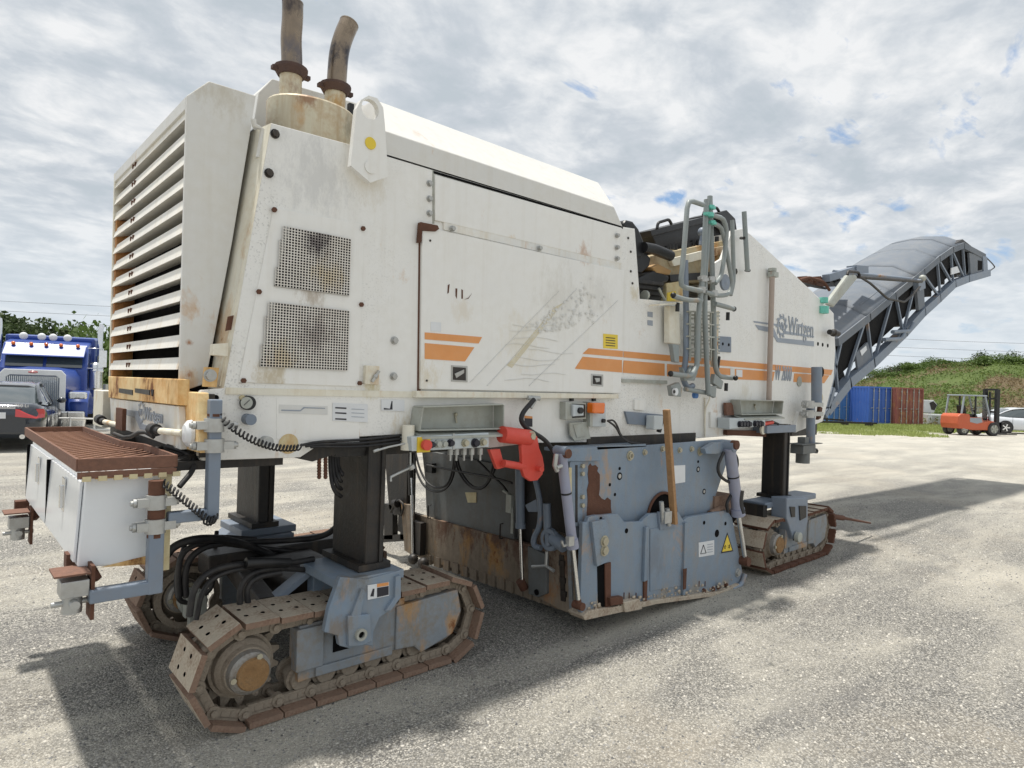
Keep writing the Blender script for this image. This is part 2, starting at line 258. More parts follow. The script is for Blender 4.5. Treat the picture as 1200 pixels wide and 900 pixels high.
# ground gravel
def groundmat():
    m, t, b = newmat('gravel_lot')
    g = t.nodes.new('ShaderNodeNewGeometry'); p = g.outputs['Position']
    big = noisen(t, p, 0.42, 6, 0.6, 0.4); big2 = noisen(t, mapn(t, p, scale=(0.5, 1.6, 1), rot=(0, 0, 0.6)), 0.8, 6, 0.6, 0.5)
    v1 = t.nodes.new('ShaderNodeTexVoronoi'); v1.inputs['Scale'].default_value = 105; L(t, p, v1.inputs['Vector'])
    v2 = t.nodes.new('ShaderNodeTexVoronoi'); v2.inputs['Scale'].default_value = 165; L(t, p, v2.inputs['Vector'])
    fn = noisen(t, p, 42, 8, 0.75); fn2 = noisen(t, p, 160, 4, 0.7)
    s1 = t.nodes.new('ShaderNodeSeparateColor'); L(t, v1.outputs['Color'], s1.inputs[0])
    s2 = t.nodes.new('ShaderNodeSeparateColor'); L(t, v2.outputs['Color'], s2.inputs[0])
    stone = ramp(t, s1.outputs[0], [(0.0, (0.05, 0.05, 0.052)), (0.3, (0.22, 0.212, 0.20)), (0.7, (0.42, 0.40, 0.36)), (1.0, (0.74, 0.70, 0.62))])
    stone2 = ramp(t, s2.outputs[1], [(0.0, (0.07, 0.07, 0.07)), (0.5, (0.32, 0.315, 0.295)), (1.0, (0.64, 0.61, 0.53))])
    c = mix(t, 0.32, stone, stone2)
    c = mix(t, ramp(t, v1.outputs['Distance'], [(0.35, 0.0), (0.75, 0.75)]), c, (0.07, 0.068, 0.062))
    c = mix(t, mathn(t, 'MULTIPLY', fn, 0.12), c, (0.36, 0.35, 0.325))
    # pale dusty tracks and darker worn millings
    c = mix(t, mathn(t, 'MULTIPLY', ramp(t, big2, [(0.46, 0.0), (0.64, 1.0)]), 0.48), c, (0.60, 0.565, 0.48))
    c = mix(t, mathn(t, 'MULTIPLY', ramp(t, big, [(0.50, 0.0), (0.66, 1.0)]), 0.45), c, (0.48, 0.425, 0.34))
    dk = ramp(t, noisen(t, mapn(t, p, scale=(0.35, 1.2, 1), rot=(0, 0, 0.2)), 1.6, 7, 0.65, 0.3), [(0.54, 0.0), (0.70, 0.55)])
    c = mix(t, dk, c, (0.17, 0.165, 0.16))
    # wheel tracks running across the lot
    for (an, ph, am) in ((0.25, 0.0, 0.30), (-0.5, 1.3, 0.22)):
        wv = mapn(t, p, rot=(0, 0, an)); sx = t.nodes.new('ShaderNodeSeparateXYZ'); L(t, wv, sx.inputs[0])
        yy = mathn(t, 'ADD', sx.outputs[1], mathn(t, 'MULTIPLY', noisen(t, p, 0.09, 2, 0.5), 9.0))
        bd = mathn(t, 'SINE', mathn(t, 'ADD', mathn(t, 'MULTIPLY', yy, 1.9), ph))
        f = mathn(t, 'MULTIPLY', mathn(t, 'MULTIPLY', ramp(t, bd, [(0.55, 0.0), (0.95, 1.0)]), ramp(t, big2, [(0.38, 0.0), (0.6, 1.0)])), am)
        c = mix(t, f, c, (0.62, 0.59, 0.51))
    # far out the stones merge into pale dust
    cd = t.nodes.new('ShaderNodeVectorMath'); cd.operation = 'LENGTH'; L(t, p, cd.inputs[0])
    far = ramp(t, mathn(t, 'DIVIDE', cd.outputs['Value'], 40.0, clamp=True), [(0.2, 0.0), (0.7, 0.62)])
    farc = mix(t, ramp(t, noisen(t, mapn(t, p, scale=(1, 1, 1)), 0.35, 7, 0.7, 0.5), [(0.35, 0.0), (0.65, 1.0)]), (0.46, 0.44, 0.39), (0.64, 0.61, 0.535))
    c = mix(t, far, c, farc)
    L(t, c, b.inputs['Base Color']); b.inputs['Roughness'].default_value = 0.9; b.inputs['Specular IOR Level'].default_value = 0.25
    h = mathn(t, 'ADD', mathn(t, 'MULTIPLY', v1.outputs['Distance'], -0.7), mathn(t, 'ADD', mathn(t, 'MULTIPLY', fn, 0.8), mathn(t, 'MULTIPLY', v2.outputs['Distance'], -0.35)))
    bp = t.nodes.new('ShaderNodeBump'); bp.inputs['Strength'].default_value = 0.75; bp.inputs['Distance'].default_value = 0.016
    L(t, h, bp.inputs['Height']); L(t, bp.outputs[0], b.inputs['Normal'])
    return m
GROUND = groundmat()
def stonemat():
    m, t, b = newmat('loose_stones')
    g = t.nodes.new('ShaderNodeNewGeometry')
    c = ramp(t, g.outputs['Random Per Island'], [(0.0, (0.09, 0.09, 0.09)), (0.35, (0.25, 0.245, 0.235)), (0.75, (0.38, 0.365, 0.33)), (1.0, (0.58, 0.55, 0.49))])
    L(t, c, b.inputs['Base Color']); b.inputs['Roughness'].default_value = 0.85; return m
STONE = stonemat()

# ------------------------------------------------------------------ mesh builder
ORG = {}
class MB:
    def __init__(s): s.v = []; s.f = []; s.sm = []; s.mi = []; s.m = 0
    def add(s, vs, fs, smooth=False):
        b = len(s.v); s.v += [Vector(x) for x in vs]
        for f in fs: s.f.append([b + i for i in f]); s.sm.append(smooth); s.mi.append(s.m)
        return s
    def box(s, lo, hi):
        x0, y0, z0 = lo; x1, y1, z1 = hi
        return s.add([(x0, y0, z0), (x1, y0, z0), (x1, y1, z0), (x0, y1, z0), (x0, y0, z1), (x1, y0, z1), (x1, y1, z1), (x0, y1, z1)],
                     [(0, 3, 2, 1), (4, 5, 6, 7), (0, 1, 5, 4), (1, 2, 6, 5), (2, 3, 7, 6), (3, 0, 4, 7)])
    def cbox(s, c, d): return s.box([c[i] - d[i] / 2 for i in range(3)], [c[i] + d[i] / 2 for i in range(3)])
    def bar(s, a, b, w, h, up=(0, 0, 1)):
        a, b = Vector(a), Vector(b); d = (b - a).normalized(); up = Vector(up)
        if abs(d.dot(up)) > 0.95: up = Vector((1, 0, 0)) if abs(d.x) < 0.9 else Vector((0, 1, 0))
        x = d.cross(up).normalized() * w / 2; y = x.cross(d).normalized() * h / 2
        vs = [a - x - y, a + x - y, a + x + y, a - x + y, b - x - y, b + x - y, b + x + y, b - x + y]
        return s.add(vs, [(0, 1, 2, 3), (7, 6, 5, 4), (0, 4, 5, 1), (1, 5, 6, 2), (2, 6, 7, 3), (3, 7, 4, 0)])
    def cyl(s, a, b, r0, r1=None, n=14, caps=True):
        r1 = r0 if r1 is None else r1
        a, b = Vector(a), Vector(b); d = (b - a).normalized()
        up = Vector((0, 0, 1)) if abs(d.z) < 0.9 else Vector((1, 0, 0))
        x = d.cross(up).normalized(); y = d.cross(x).normalized()
        ang = [2 * math.pi * i / n for i in range(n)]
        ring = lambda c, r: [c + (x * math.cos(t) + y * math.sin(t)) * r for t in ang]
        s.add(ring(a, r0) + ring(b, r1), [(i, (i + 1) % n, n + (i + 1) % n, n + i) for i in range(n)], True)
        if caps:
            s.add(ring(a, r0), [tuple(range(n - 1, -1, -1))]); s.add(ring(b, r1), [tuple(range(n))])
        return s
    def tube(s, pts, r, n=10, caps=True, smooth_path=0):
        pts = [Vector(p) for p in pts]
        for _ in range(smooth_path):
            q = [pts[0]]
            for a, b in zip(pts[:-1], pts[1:]): q += [a * .75 + b * .25, a * .25 + b * .75]
            q.append(pts[-1]); pts = q
        rs = r if isinstance(r, (list, tuple)) else [r] * len(pts)
        if len(rs) != len(pts): rs = [rs[0] + (rs[-1] - rs[0]) * i / (len(pts) - 1) for i in range(len(pts))]
        rings = []; x = None
        for i, p in enumerate(pts):
            d = (pts[min(i + 1, len(pts) - 1)] - pts[max(i - 1, 0)]).normalized()
            if x is None:
                up = Vector((0, 0, 1)) if abs(d.z) < 0.9 else Vector((1, 0, 0)); x = d.cross(up).normalized()
            else: x = (x - d * x.dot(d)).normalized()
            y = d.cross(x)
            rings.append([p + (x * math.cos(2 * math.pi * k / n) + y * math.sin(2 * math.pi * k / n)) * rs[i] for k in range(n)])
        vs = [q for r_ in rings for q in r_]
        s.add(vs, [(i * n + k, i * n + (k + 1) % n, (i + 1) * n + (k + 1) % n, (i + 1) * n + k) for i in range(len(pts) - 1) for k in range(n)], True)
        if caps: s.add(rings[0], [tuple(range(n - 1, -1, -1))]); s.add(rings[-1], [tuple(range(n))])
        return s
    def prism(s, poly, d):
        d = Vector(d); n = len(poly); poly = [Vector(p) for p in poly]
        nn = Vector((0, 0, 0))
        for i in range(n): nn += poly[i].cross(poly[(i + 1) % n])
        if nn.dot(d) > 0: poly = poly[::-1]
        return s.add(poly + [p + d for p in poly], [tuple(range(n)), tuple(range(2 * n - 1, n - 1, -1))] + [(i, n + i, n + (i + 1) % n, (i + 1) % n) for i in range(n)])
    def sheet(s, poly): return s.add(poly, [tuple(range(len(poly)))])
    def ball(s, c, r, n=10, m=6, sc=(1, 1, 1)):
        c = Vector(c); vs = [c + Vector((0, 0, r * sc[2]))]
        for j in range(1, m):
            t = math.pi * j / m
            vs += [c + Vector((math.sin(t) * math.cos(2 * math.pi * i / n) * r * sc[0], math.sin(t) * math.sin(2 * math.pi * i / n) * r * sc[1], math.cos(t) * r * sc[2])) for i in range(n)]
        vs.append(c - Vector((0, 0, r * sc[2]))); fs = [(0, 1 + i, 1 + (i + 1) % n) for i in range(n)]
        for j in range(m - 2): fs += [(1 + j * n + i, 1 + (j + 1) * n + i, 1 + (j + 1) * n + (i + 1) % n, 1 + j * n + (i + 1) % n) for i in range(n)]
        e = len(vs) - 1; fs += [(e, 1 + (m - 2) * n + (i + 1) % n, 1 + (m - 2) * n + i) for i in range(n)]
        return s.add(vs, fs, True)
    def lathe(s, c, axis, prof, n=20):
        # prof: list of (distance along axis, radius)
        c = Vector(c); d = Vector(axis).normalized(); up = Vector((0, 0, 1)) if abs(d.z) < 0.9 else Vector((1, 0, 0))
        x = d.cross(up).normalized(); y = d.cross(x)
        for (h0, r0), (h1, r1) in zip(prof[:-1], prof[1:]):
            ring = lambda h, r: [c + d * h + (x * math.cos(2 * math.pi * i / n) + y * math.sin(2 * math.pi * i / n)) * max(r, 1e-4) for i in range(n)]
            s.add(ring(h0, r0) + ring(h1, r1), [(i, (i + 1) % n, n + (i + 1) % n, n + i) for i in range(n)], abs(r0 - r1) < abs(h1 - h0) * 2)
        return s
    def mesh(s, name, mats, org=(0, 0, 0)):
        me = bpy.data.meshes.new(name); o = Vector(org)
        me.from_pydata([tuple(p - o) for p in s.v], [], s.f)
        me.polygons.foreach_set('use_smooth', s.sm); me.polygons.foreach_set('material_index', s.mi)
        for m in (mats if isinstance(mats, (list, tuple)) else [mats]): me.materials.append(m)
        me.validate(); return me
    def build(s, name, mats, parent=None, bevel=0, label=None, kind=None, org=None):
        if org is None: org = ORG.get(parent.name, (0, 0, 0)) if parent else (0, 0, 0)
        o = bpy.data.objects.new(name, s.mesh(name, mats, org)); COL.objects.link(o)
        if parent: o.parent = parent; ORG[o.name] = org
        else: o.location = org; ORG[o.name] = org
        if bevel:
            b = o.modifiers.new('bevel', 'BEVEL'); b.width = bevel; b.segments = 2; b.limit_method = 'ANGLE'; b.angle_limit = math.radians(40)
            b.harden_normals = False
        if label: o['label'] = label
        if kind: o['kind'] = kind
        return o
def tag(o, label, cat, group=None):
    o['label'] = label; o['category'] = cat
    if group: o['group'] = group
    return o
def root(name, loc, label, cat, group=None, rz=0.0, local=False):
    o = bpy.data.objects.new(name, None); COL.objects.link(o); o.location = loc; o.rotation_euler = (0, 0, rz)
    o.empty_display_size = 0.3; ORG[o.name] = (0, 0, 0) if local else tuple(loc); return tag(o, label, cat, group)
def inst(name, me, parent, loc, rot=(0, 0, 0), label=None):
    o = bpy.data.objects.new(name, me); COL.objects.link(o); o.parent = parent; o.location = loc; o.rotation_euler = rot
    if label: o['label'] = label
    return o
def textmesh(s, size, pos, xd, ud, squeeze=1.0, depth=0.002, bold=0.0, align='LEFT', shear=0.0, width=None):
    cu = bpy.data.curves.new('lettering', 'FONT'); cu.body = s; cu.size = size; cu.extrude = depth; cu.align_x = align; cu.offset = bold; cu.shear = shear
    ob = bpy.data.objects.new('lettering', cu); COL.objects.link(ob)
    dg = bpy.context.evaluated_depsgraph_get(); me = bpy.data.meshes.new_from_object(ob.evaluated_get(dg))
    bpy.data.objects.remove(ob); xd = Vector(xd).normalized(); ud = Vector(ud).normalized(); nd = xd.cross(ud)
    pos = Vector(pos); mb = MB()
    if width: xs = [v_.co.x for v_ in me.vertices]; squeeze = width / (max(xs) - min(xs))
    mb.add([pos + xd * v_.co.x * squeeze + ud * v_.co.y + nd * v_.co.z for v_ in me.vertices], [tuple(p.vertices) for p in me.polygons])
    bpy.data.meshes.remove(me); return mb

# ------------------------------------------------------------------ ground, lot, berm
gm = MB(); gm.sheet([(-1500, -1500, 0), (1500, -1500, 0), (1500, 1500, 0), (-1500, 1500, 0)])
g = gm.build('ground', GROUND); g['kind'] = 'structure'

# loose stones in the near part of the lot
def stones():
    n = 100000
    d = 1.6 + 9.5 * RNG.random(n) ** 1.35; u = (RNG.random(n) * 2 - 1) * d * 0.95
    x = FW[0] * d + RT[0] * u; y = FW[1] * d + RT[1] * u
    r = 0.0032 + 0.0075 * RNG.random(n) ** 2.4; r *= 0.75 + d * 0.05
    base = np.array([(1, 0, 0), (0, 1, 0), (-1, 0, 0), (0, -1, 0), (0, 0, 1)], float)
    ang = RNG.random(n) * 6.283; ca, sa = np.cos(ang), np.sin(ang)
    V = np.repeat(base[None], n, 0) * (0.65 + 0.7 * RNG.random((n, 5, 1)))
    V[:, :, 2] *= 0.75
    X = V[:, :, 0] * ca[:, None] - V[:, :, 1] * sa[:, None]; Y = V[:, :, 0] * sa[:, None] + V[:, :, 1] * ca[:, None]
    X = X * r[:, None] + x[:, None]; Y = Y * r[:, None] + y[:, None]; Z = V[:, :, 2] * r[:, None] - 0.0005
    co = np.stack([X, Y, Z], -1).reshape(-1, 3)
    tri = np.array([(0, 1, 4), (1, 2, 4), (2, 3, 4), (3, 0, 4)])
    F = (tri[None] + (np.arange(n) * 5)[:, None, None]).reshape(-1, 3)
    return co, F
def npmesh(name, co, F, mat):
    me = bpy.data.meshes.new(name); me.vertices.add(len(co)); me.vertices.foreach_set('co', co.astype(np.float32).ravel())
    k = F.shape[1]; me.loops.add(F.size); me.loops.foreach_set('vertex_index', F.astype(np.int32).ravel())
    me.polygons.add(len(F)); me.polygons.foreach_set('loop_start', (np.arange(len(F)) * k).astype(np.int32))
    me.update(calc_edges=True); me.materials.append(mat); return me
def npobj(name, co, F, mat, parent=None, kind=None, loc=(0, 0, 0)):
    o = bpy.data.objects.new(name, npmesh(name, co - np.array(loc), F, mat)); COL.objects.link(o)
    if parent: o.parent = parent
    else: o.location = loc
    if kind: o['kind'] = kind
    return o
co, F = stones(); o = npobj('loose_gravel', co, F, STONE, kind='stuff'); tag(o, 'small loose grey and buff stones scattered over the lot', 'gravel')

# berm behind the lot
def hn(x, y, s): return noise.noise(Vector((x * s, y * s, 3.3)))
def berm_h(a, t):
    # a: view angle (rad, right positive), t: 0 foot .. 1 crest
    k = math.degrees(a); top = 3.9 if k > 0 else 4.4
    top += 0.5 * math.sin(k * 0.21) + (1.2 * max(0, min(1, (k - 28) / 12)))
    return top * (3 * t * t - 2 * t ** 3)
def berm_pt(a, t):
    k = math.degrees(a)
    r0 = 54 + 4 * math.sin(k * 0.12); r = r0 + t * 26
    d = r / max(0.25, math.cos(a) ** 0.35); x, y = math.sin(a) * d, math.cos(a) * d
    w = CW(x, y); z = berm_h(a, min(t, 1)) * (1 if t <= 1 else 1) + hn(w.x, w.y, 0.13) * 0.8 * min(t * 3, 1) + hn(w.x, w.y, 0.5) * 0.35 * min(t * 3, 1) - 0.05
    return w.x, w.y, z
bm_ = MB(); na, ntt = 220, 16; pts = []
for i in range(na + 1):
    a = math.radians(-75 + 150 * i / na)
    for j in range(ntt + 1): pts.append(berm_pt(a, j / ntt * 1.5))
bm_.add(pts, [(i * (ntt + 1) + j, (i + 1) * (ntt + 1) + j, (i + 1) * (ntt + 1) + j + 1, i * (ntt + 1) + j + 1) for i in range(na) for j in range(ntt)], True)
b = bm_.build('hill', HILLG); b['kind'] = 'structure'

def leaves(n, cen, size, rad, flat=0.3, rng=RNG):
    """n leaf quads round given centres; cen (n,3) size (n,)"""
    d1 = rng.normal(size=(n, 3)); d1 /= np.linalg.norm(d1, axis=1)[:, None]
    d2 = rng.normal(size=(n, 3)); d2 -= (d2 * d1).sum(1)[:, None] * d1; d2 /= np.linalg.norm(d2, axis=1)[:, None]
    a = d1 * size[:, None]; b = d2 * size[:, None] * 0.55
    V = np.stack([cen - a, cen + b, cen + a, cen - b], 1).reshape(-1, 3)
    return V, np.arange(n * 4).reshape(-1, 4)
# weeds covering the berm
n = 230000
aa = np.radians(-62 + 124 * RNG.random(n)); ttv = RNG.random(n) * 1.25
cen = np.array([berm_pt(a, t) for a, t in zip(aa, ttv)]); hgt = RNG.random(n) ** 1.5 * (0.25 + 0.6 * np.clip(np.array([hn(c[0], c[1], 0.22) for c in cen]) + 0.15, 0, 1))
cen[:, 2] += hgt
V, F = leaves(n, cen, 0.05 + 0.10 * RNG.random(n), 0)
o = npobj('hill_weeds', V, F, HILLG, kind='stuff'); tag(o, 'green and dry brown weeds covering the long earth bank', 'weeds')

def bush_mesh(name, n, w, h, mat, seed, lobes=9, leaf=0.12):
    rng = np.random.default_rng(seed)
    lc = rng.normal(size=(lobes, 3)) * np.array([w * 0.42, w * 0.42, h * 0.20]) + np.array([0, 0, h * 0.50])
    lr = (0.22 + 0.2 * rng.random(lobes)) * w
    k = rng.integers(0, lobes, n); d = rng.normal(size=(n, 3)); d /= np.linalg.norm(d, axis=1)[:, None]
    rr = rng.random(n) ** 0.45 * (1 + 0.25 * rng.normal(size=n) * 0.6)
    c = lc[k] + d * (lr[k] * rr)[:, None] * np.array([1, 1, min(1.0, h / w)])
    c[:, 2] = np.maximum(c[:, 2], 0.05)
    V, F = leaves(n, c, leaf * (0.6 + 0.8 * rng.random(n)), 0, rng=rng)
    return npmesh(name, V, F, mat)
bmesh_ = [bush_mesh('bush_crown', 7000, 3.0, 2.0, LEAF1, 11, leaf=0.085), bush_mesh('bush_crown', 8000, 3.8, 2.6, LEAF1, 12, 11, 0.09), bush_mesh('bush_crown', 6000, 2.4, 2.4, LEAF2, 13, 8, 0.08)]
stem = MB()
for k in range(5):
    t = k * 1.3; stem.tube([(0, 0, -0.3), (0.15 * math.cos(t), 0.15 * math.sin(t), 0.5), (0.6 * math.cos(t), 0.6 * math.sin(t), 1.4)], [0.05, 0.03, 0.015], 5)
stem = stem.mesh('bush_stem', BARK)
bl = [(1048, 1.05, 0, 'small bush at the left end of the row on the bank, above the containers'),
      (1063, 1.02, 2, 'narrow dark bush on the bank, second from the left end of the row'),
      (1078, 1.05, 1, 'wide bush on the bank crest, third from the left end of the row'),
      (1096, 1.05, 0, 'bush on the bank crest, fourth from the left end of the row'),
      (1112, 1.08, 1, 'full bush on the bank crest, fifth from the left end of the row'),
      (1131, 1.08, 1, 'bush on the bank crest above the orange forklift cab'),
      (1147, 1.05, 0, 'low bush on the bank crest above the forklift mast'),
      (1163, 1.10, 2, 'dark upright bush on the bank crest right of the forklift mast'),
      (1180, 1.12, 1, 'broad bush on the bank crest above the white car'),
      (1196, 1.16, 0, 'bush cut by the right edge of the picture on the bank crest')]
for i, (px, sc, k, lab) in enumerate(bl):
    a = math.atan((px - 600) / FPX); p = berm_pt(a, 0.92 + 0.1 * (i % 3))
    p = (p[0], p[1], p[2] - 0.5)
    r_ = root('bush', p, lab, 'bush', 'bushes along the crest of the bank', rz=i * 1.7)
    inst('crown', bmesh_[k], r_, (0, 0, 0)).scale = (sc, sc, sc * (0.52 + 0.09 * (i % 4))); inst('stem', stem, r_, (0, 0, 0))

# grass verge
def grass(n, fn, h0, h1, w=0.012):
    P = np.array([fn() for _ in range(n)]); hh = h0 + (h1 - h0) * RNG.random(n)
    a = RNG.random(n) * 6.283; lean = RNG.normal(size=(n, 2)) * 0.35
    ww = w * (0.7 + 0.6 * RNG.random(n))
    V = np.zeros((n, 3, 3)); V[:, 0] = P; V[:, 1] = P; V[:, 2] = P
    V[:, 0, 0] += np.cos(a) * ww; V[:, 0, 1] += np.sin(a) * ww; V[:, 1, 0] -= np.cos(a) * ww; V[:, 1, 1] -= np.sin(a) * ww
    V[:, 2, 0] += lean[:, 0] * hh; V[:, 2, 1] += lean[:, 1] * hh; V[:, 2, 2] += hh
    return V.reshape(-1, 3), np.arange(n * 3).reshape(-1, 3)
def gp():
    while True:
        px = 930 + 330 * random.random(); d = 27 + 32 * random.random() ** 0.8
        u = (px - 600) / FPX * d; w = CW(u, d)
        edge = 31.5 + 2.5 * hn(w.x, w.y, 0.25) * 2 + (max(0, px - 1075) / 30.0) ** 1.2 * 1.3
        if d > edge and (hn(w.x, w.y, 0.6) > -0.22 or d > edge + 6): return (w.x, w.y, 0.0)
V, F = grass(60000, gp, 0.05, 0.17, 0.025)
o = npobj('verge_grass', V, F, GRASSM, kind='stuff'); tag(o, 'thin strip of yellow green grass in front of the shipping containers', 'grass')
vg = MB()
edge_pts = []
for k in range(40):
    px = 930 + 330 * k / 39; d = 33.5 + (max(0, px - 1075) / 30.0) ** 1.2 * 1.3 + 0.8 * math.sin(k * 1.7)
    edge_pts.append(CW((px - 600) / FPX * d, d, 0.006))
far_pts = [CW((930 + 330 * k / 39 - 600) / FPX * 62, 62, 0.006) for k in range(40)]
vg.add(edge_pts + far_pts, [(k, k + 1, 41 + k, 40 + k) for k in range(39)])
b = vg.build('verge_soil', surf('verge_turf', (0.17, 0.20, 0.075), 0.95, dirt=0.6, dirtcol=(0.34, 0.31, 0.22), bump=0.3, dscale=0.5)); b['kind'] = 'structure'

# trees beyond the truck at the left
def tree(px, d, h, w, n, mat, lab, seed, leaf=0.16, sparse=1.0):
    rng = np.random.default_rng(seed); base = CW((px - 600) / FPX * d, d, 0.0)
    r_ = root('tree', base, lab, 'tree', 'trees behind the blue truck')
    tr = MB(); top = base + Vector((0, 0, h * 0.9)); tr.tube([base, base + Vector((0.1, 0, h * .4)), top], [0.16, 0.10, 0.03], 7)
    cl = []
    for k in range(26):
        z = h * (0.25 + 0.7 * rng.random()); a = rng.random() * 6.283; ln = w * 0.5 * (1.15 - 0.6 * (z / h)) * (0.6 + 0.5 * rng.random())
        s0 = base + Vector((0, 0, z * 0.8)); e = base + Vector((math.cos(a) * ln, math.sin(a) * ln, z + 0.1 * ln))
        tr.tube([s0, (s0 + e) / 2 + Vector((0, 0, 0.08)), e], [0.04, 0.025, 0.008], 5)
        for q in (0.5, 0.75, 1.0): cl.append(s0.lerp(e, q))
    tr.build('trunk', BARK, r_)
    cl = np.array(cl); k = rng.integers(0, len(cl), n); c = cl[k] + rng.normal(size=(n, 3)) * np.array([0.42, 0.42, 0.26]) * w * 0.16 * sparse
    V, F = leaves(n, c, leaf * (0.5 + 0.7 * rng.random(n)), 0, rng=rng); V = V - np.array(base)
    npobj('crown', V, F, mat, parent=r_)
tree(2, 30, 4.4, 4.6, 9000, LEAF2, 'full green tree at the left edge of the picture behind the truck', 3)
tree(28, 33, 4.3, 4.2, 7000, LEAF2, 'dark green tree behind the left side of the blue truck cab', 4)
tree(62, 32, 4.4, 3.4, 2600, LEAF2, 'thin open topped tree rising above the middle of the truck cab', 5, 0.13, 0.8)
tree(84, 33, 3.9, 2.6, 1500, LEAF2, 'sparse small tree behind the right side of the truck cab', 6, 0.12)
for j, (px, d, sc, lab) in enumerate([(108, 27, 1.05, 'tall weedy bush between the truck and the milling machine'), (124, 30, 1.25, 'green bush seen right at the rear edge of the milling machine'), (70, 40, 1.2, 'pale bush low behind the truck sleeper cab')]):
    p = CW((px - 600) / FPX * d, d, -0.2); r_ = root('bush', p, lab, 'bush', 'bushes near the blue truck')
    inst('crown', bmesh_[j % 2], r_, (0, 0, 0)).scale = (sc, sc, sc * 1.45); inst('stem', stem, r_, (0, 0, 0))

# power lines
def pole(px, d, lab):
    p = CW((px - 600) / FPX * d, d); r_ = root('utility_pole', p, lab, 'utility pole', 'utility poles')
    MB().cyl(p, p + Vector((0, 0, 13)), 0.16, 0.11, 8).build('pole', BARK, r_)
    MB().bar(p + Vector((-1.2, 0, 12.4)), p + Vector((1.2, 0, 12.4)), 0.1, 0.14).build('crossarm', BARK, r_)
    return p
# ================================================================== THE MILLING MACHINE
MORG = (4.3, 4.0, 0.0)
M = root('milling_machine', MORG, 'huge white road milling machine with louvred rear, orange stripes, crawler tracks and long grey conveyor', 'milling machine')
YS = 3.13            # near side sheet
ZV = Vector((0, 1, 0))
def ypoly(pts, Y, t): # outline traced on a plane of constant Y, thickness away from the near side
    return [PY(x, y, Y) for x, y in pts], Vector((0, t, 0))
def side(name, pts, Y, t, mat, bevel=0.0, parent=None, label=None):
    p, d = ypoly(pts, Y, t); m = MB().prism(p, d); return m.build(name, mat, parent or M, bevel, label)
def rear(name, pts, X, t, mat, bevel=0.0, parent=None, label=None):
    m = MB().prism([PX(x, y, X) for x, y in pts], (t, 0, 0)); return m.build(name, mat, parent or M, bevel, label)
def bolts(pts, Y, r, mat=BOLT, parent=None, name='bolt', h=0.02, washer=True):
    me = MB()
    if washer: me.cyl((0, 0.0, 0), (0, -0.006, 0), r * 1.35, n=12)
    me.cyl((0, 0, 0), (0, -h, 0), r, n=6); me = me.mesh(name, mat)
    par = parent or M; og = Vector(ORG[par.name])
    for x, y in pts: inst(name, me, par, PY(x, y, Y) - og)

# ---- side sheet of the hull
hull = side('side_panel', [(236, 457), (262, 455), (318, 144), (410, 169), (454, 183), (507, 199), (731, 266), (744, 268), (750, 350), (790, 354),
                 (838, 352), (838, 308), (846, 303), (858, 270), (870, 268), (880, 275), (959, 348), (977, 367), (979, 409), (977, 444),
                 (964, 494), (937, 505), (839, 512), (760, 518), (700, 518), (627, 519), (573, 525), (545, 512), (470, 509), (385, 514), (352, 536), (236, 540), (232, 534), (232, 462)],
            YS, 0.03, WHITESP, 0.004)
# black inner box added to block light, far side sheet, decks
MB().prism([PY(x, y, YS + .03) + Vector((0, 0.02, 0)) for x, y in [(262, 470), (318, 160), (731, 275), (737, 350), (728, 380), (960, 400), (960, 470), (400, 480)]], (0, 1.64, 0)).build('hull_light_block', VOID, M)
side('far_side_panel', [(275, 440), (322, 150), (731, 275), (744, 278), (750, 350), (838, 352), (858, 280), (870, 278), (959, 353), (977, 380), (970, 490), (700, 505), (470, 509), (280, 505)], YS, 0.03, WHITE).location.y += 1.71
fr = MB()
fr.box((1.0, 3.2, 1.36), (7.6, 3.32, 1.62)); fr.box((1.0, 4.68, 1.36), (7.6, 4.80, 1.62))
for x in (1.05, 2.4, 3.3, 5.3, 7.3): fr.box((x, 3.32, 1.38), (x + .12, 4.68, 1.6))
fr.box((2.0, 3.4, 1.32), (3.2, 4.6, 1.5))
fr.build('frame', DARK, M)
# deck of the operator platform
MB().box((3.95, 3.17, 2.38), (5.25, 4.83, 2.42)).build('platform_deck', CREAM, M)
MB().prism([PY(864, 272, YS + .03), PY(880, 277, YS + .03), PY(959, 349, YS + .03), PY(977, 368, YS + .03), PY(977, 395, YS + .03), PY(864, 330, YS + .03)], (0, 1.6, 0)).build('front_hood', WHITE2, M)

# ---- engine hood with its chamfered edge
zf, zr = 3.09, 3.40
x0, x1 = 1.80, 3.80
hb = MB()
sec = lambda x, xr, xt: [(x, 3.125, 2.965), (x + (xr), 3.125, zf), (x + xt, 3.45, zr), (x + xt, 4.55, zr), (x + xr, 4.875, zf), (x, 4.875, 2.965)]
A_ = sec(x0, 0, 0.12); B_ = [(3.90, 3.125, 2.965), (3.79, 3.125, zf), (4.00 - .02, 3.45, zr - .01), (3.98, 4.55, zr - .01), (3.79, 4.875, zf), (3.90, 4.875, 2.965)]
vs = A_ + B_; k = 6
hb.add(vs, [(i, i + 1, k + i + 1, k + i) for i in range(5)] + [(5, 4, 3, 2, 1, 0), (6, 7, 8, 9, 10, 11)])
hb.build('engine_hood', WHITE2, M, 0.006)
# seam under the hood
side('hood_gap', [(508, 200), (730, 266), (730, 268), (508, 203)], YS - .004, 0.02, VOID)
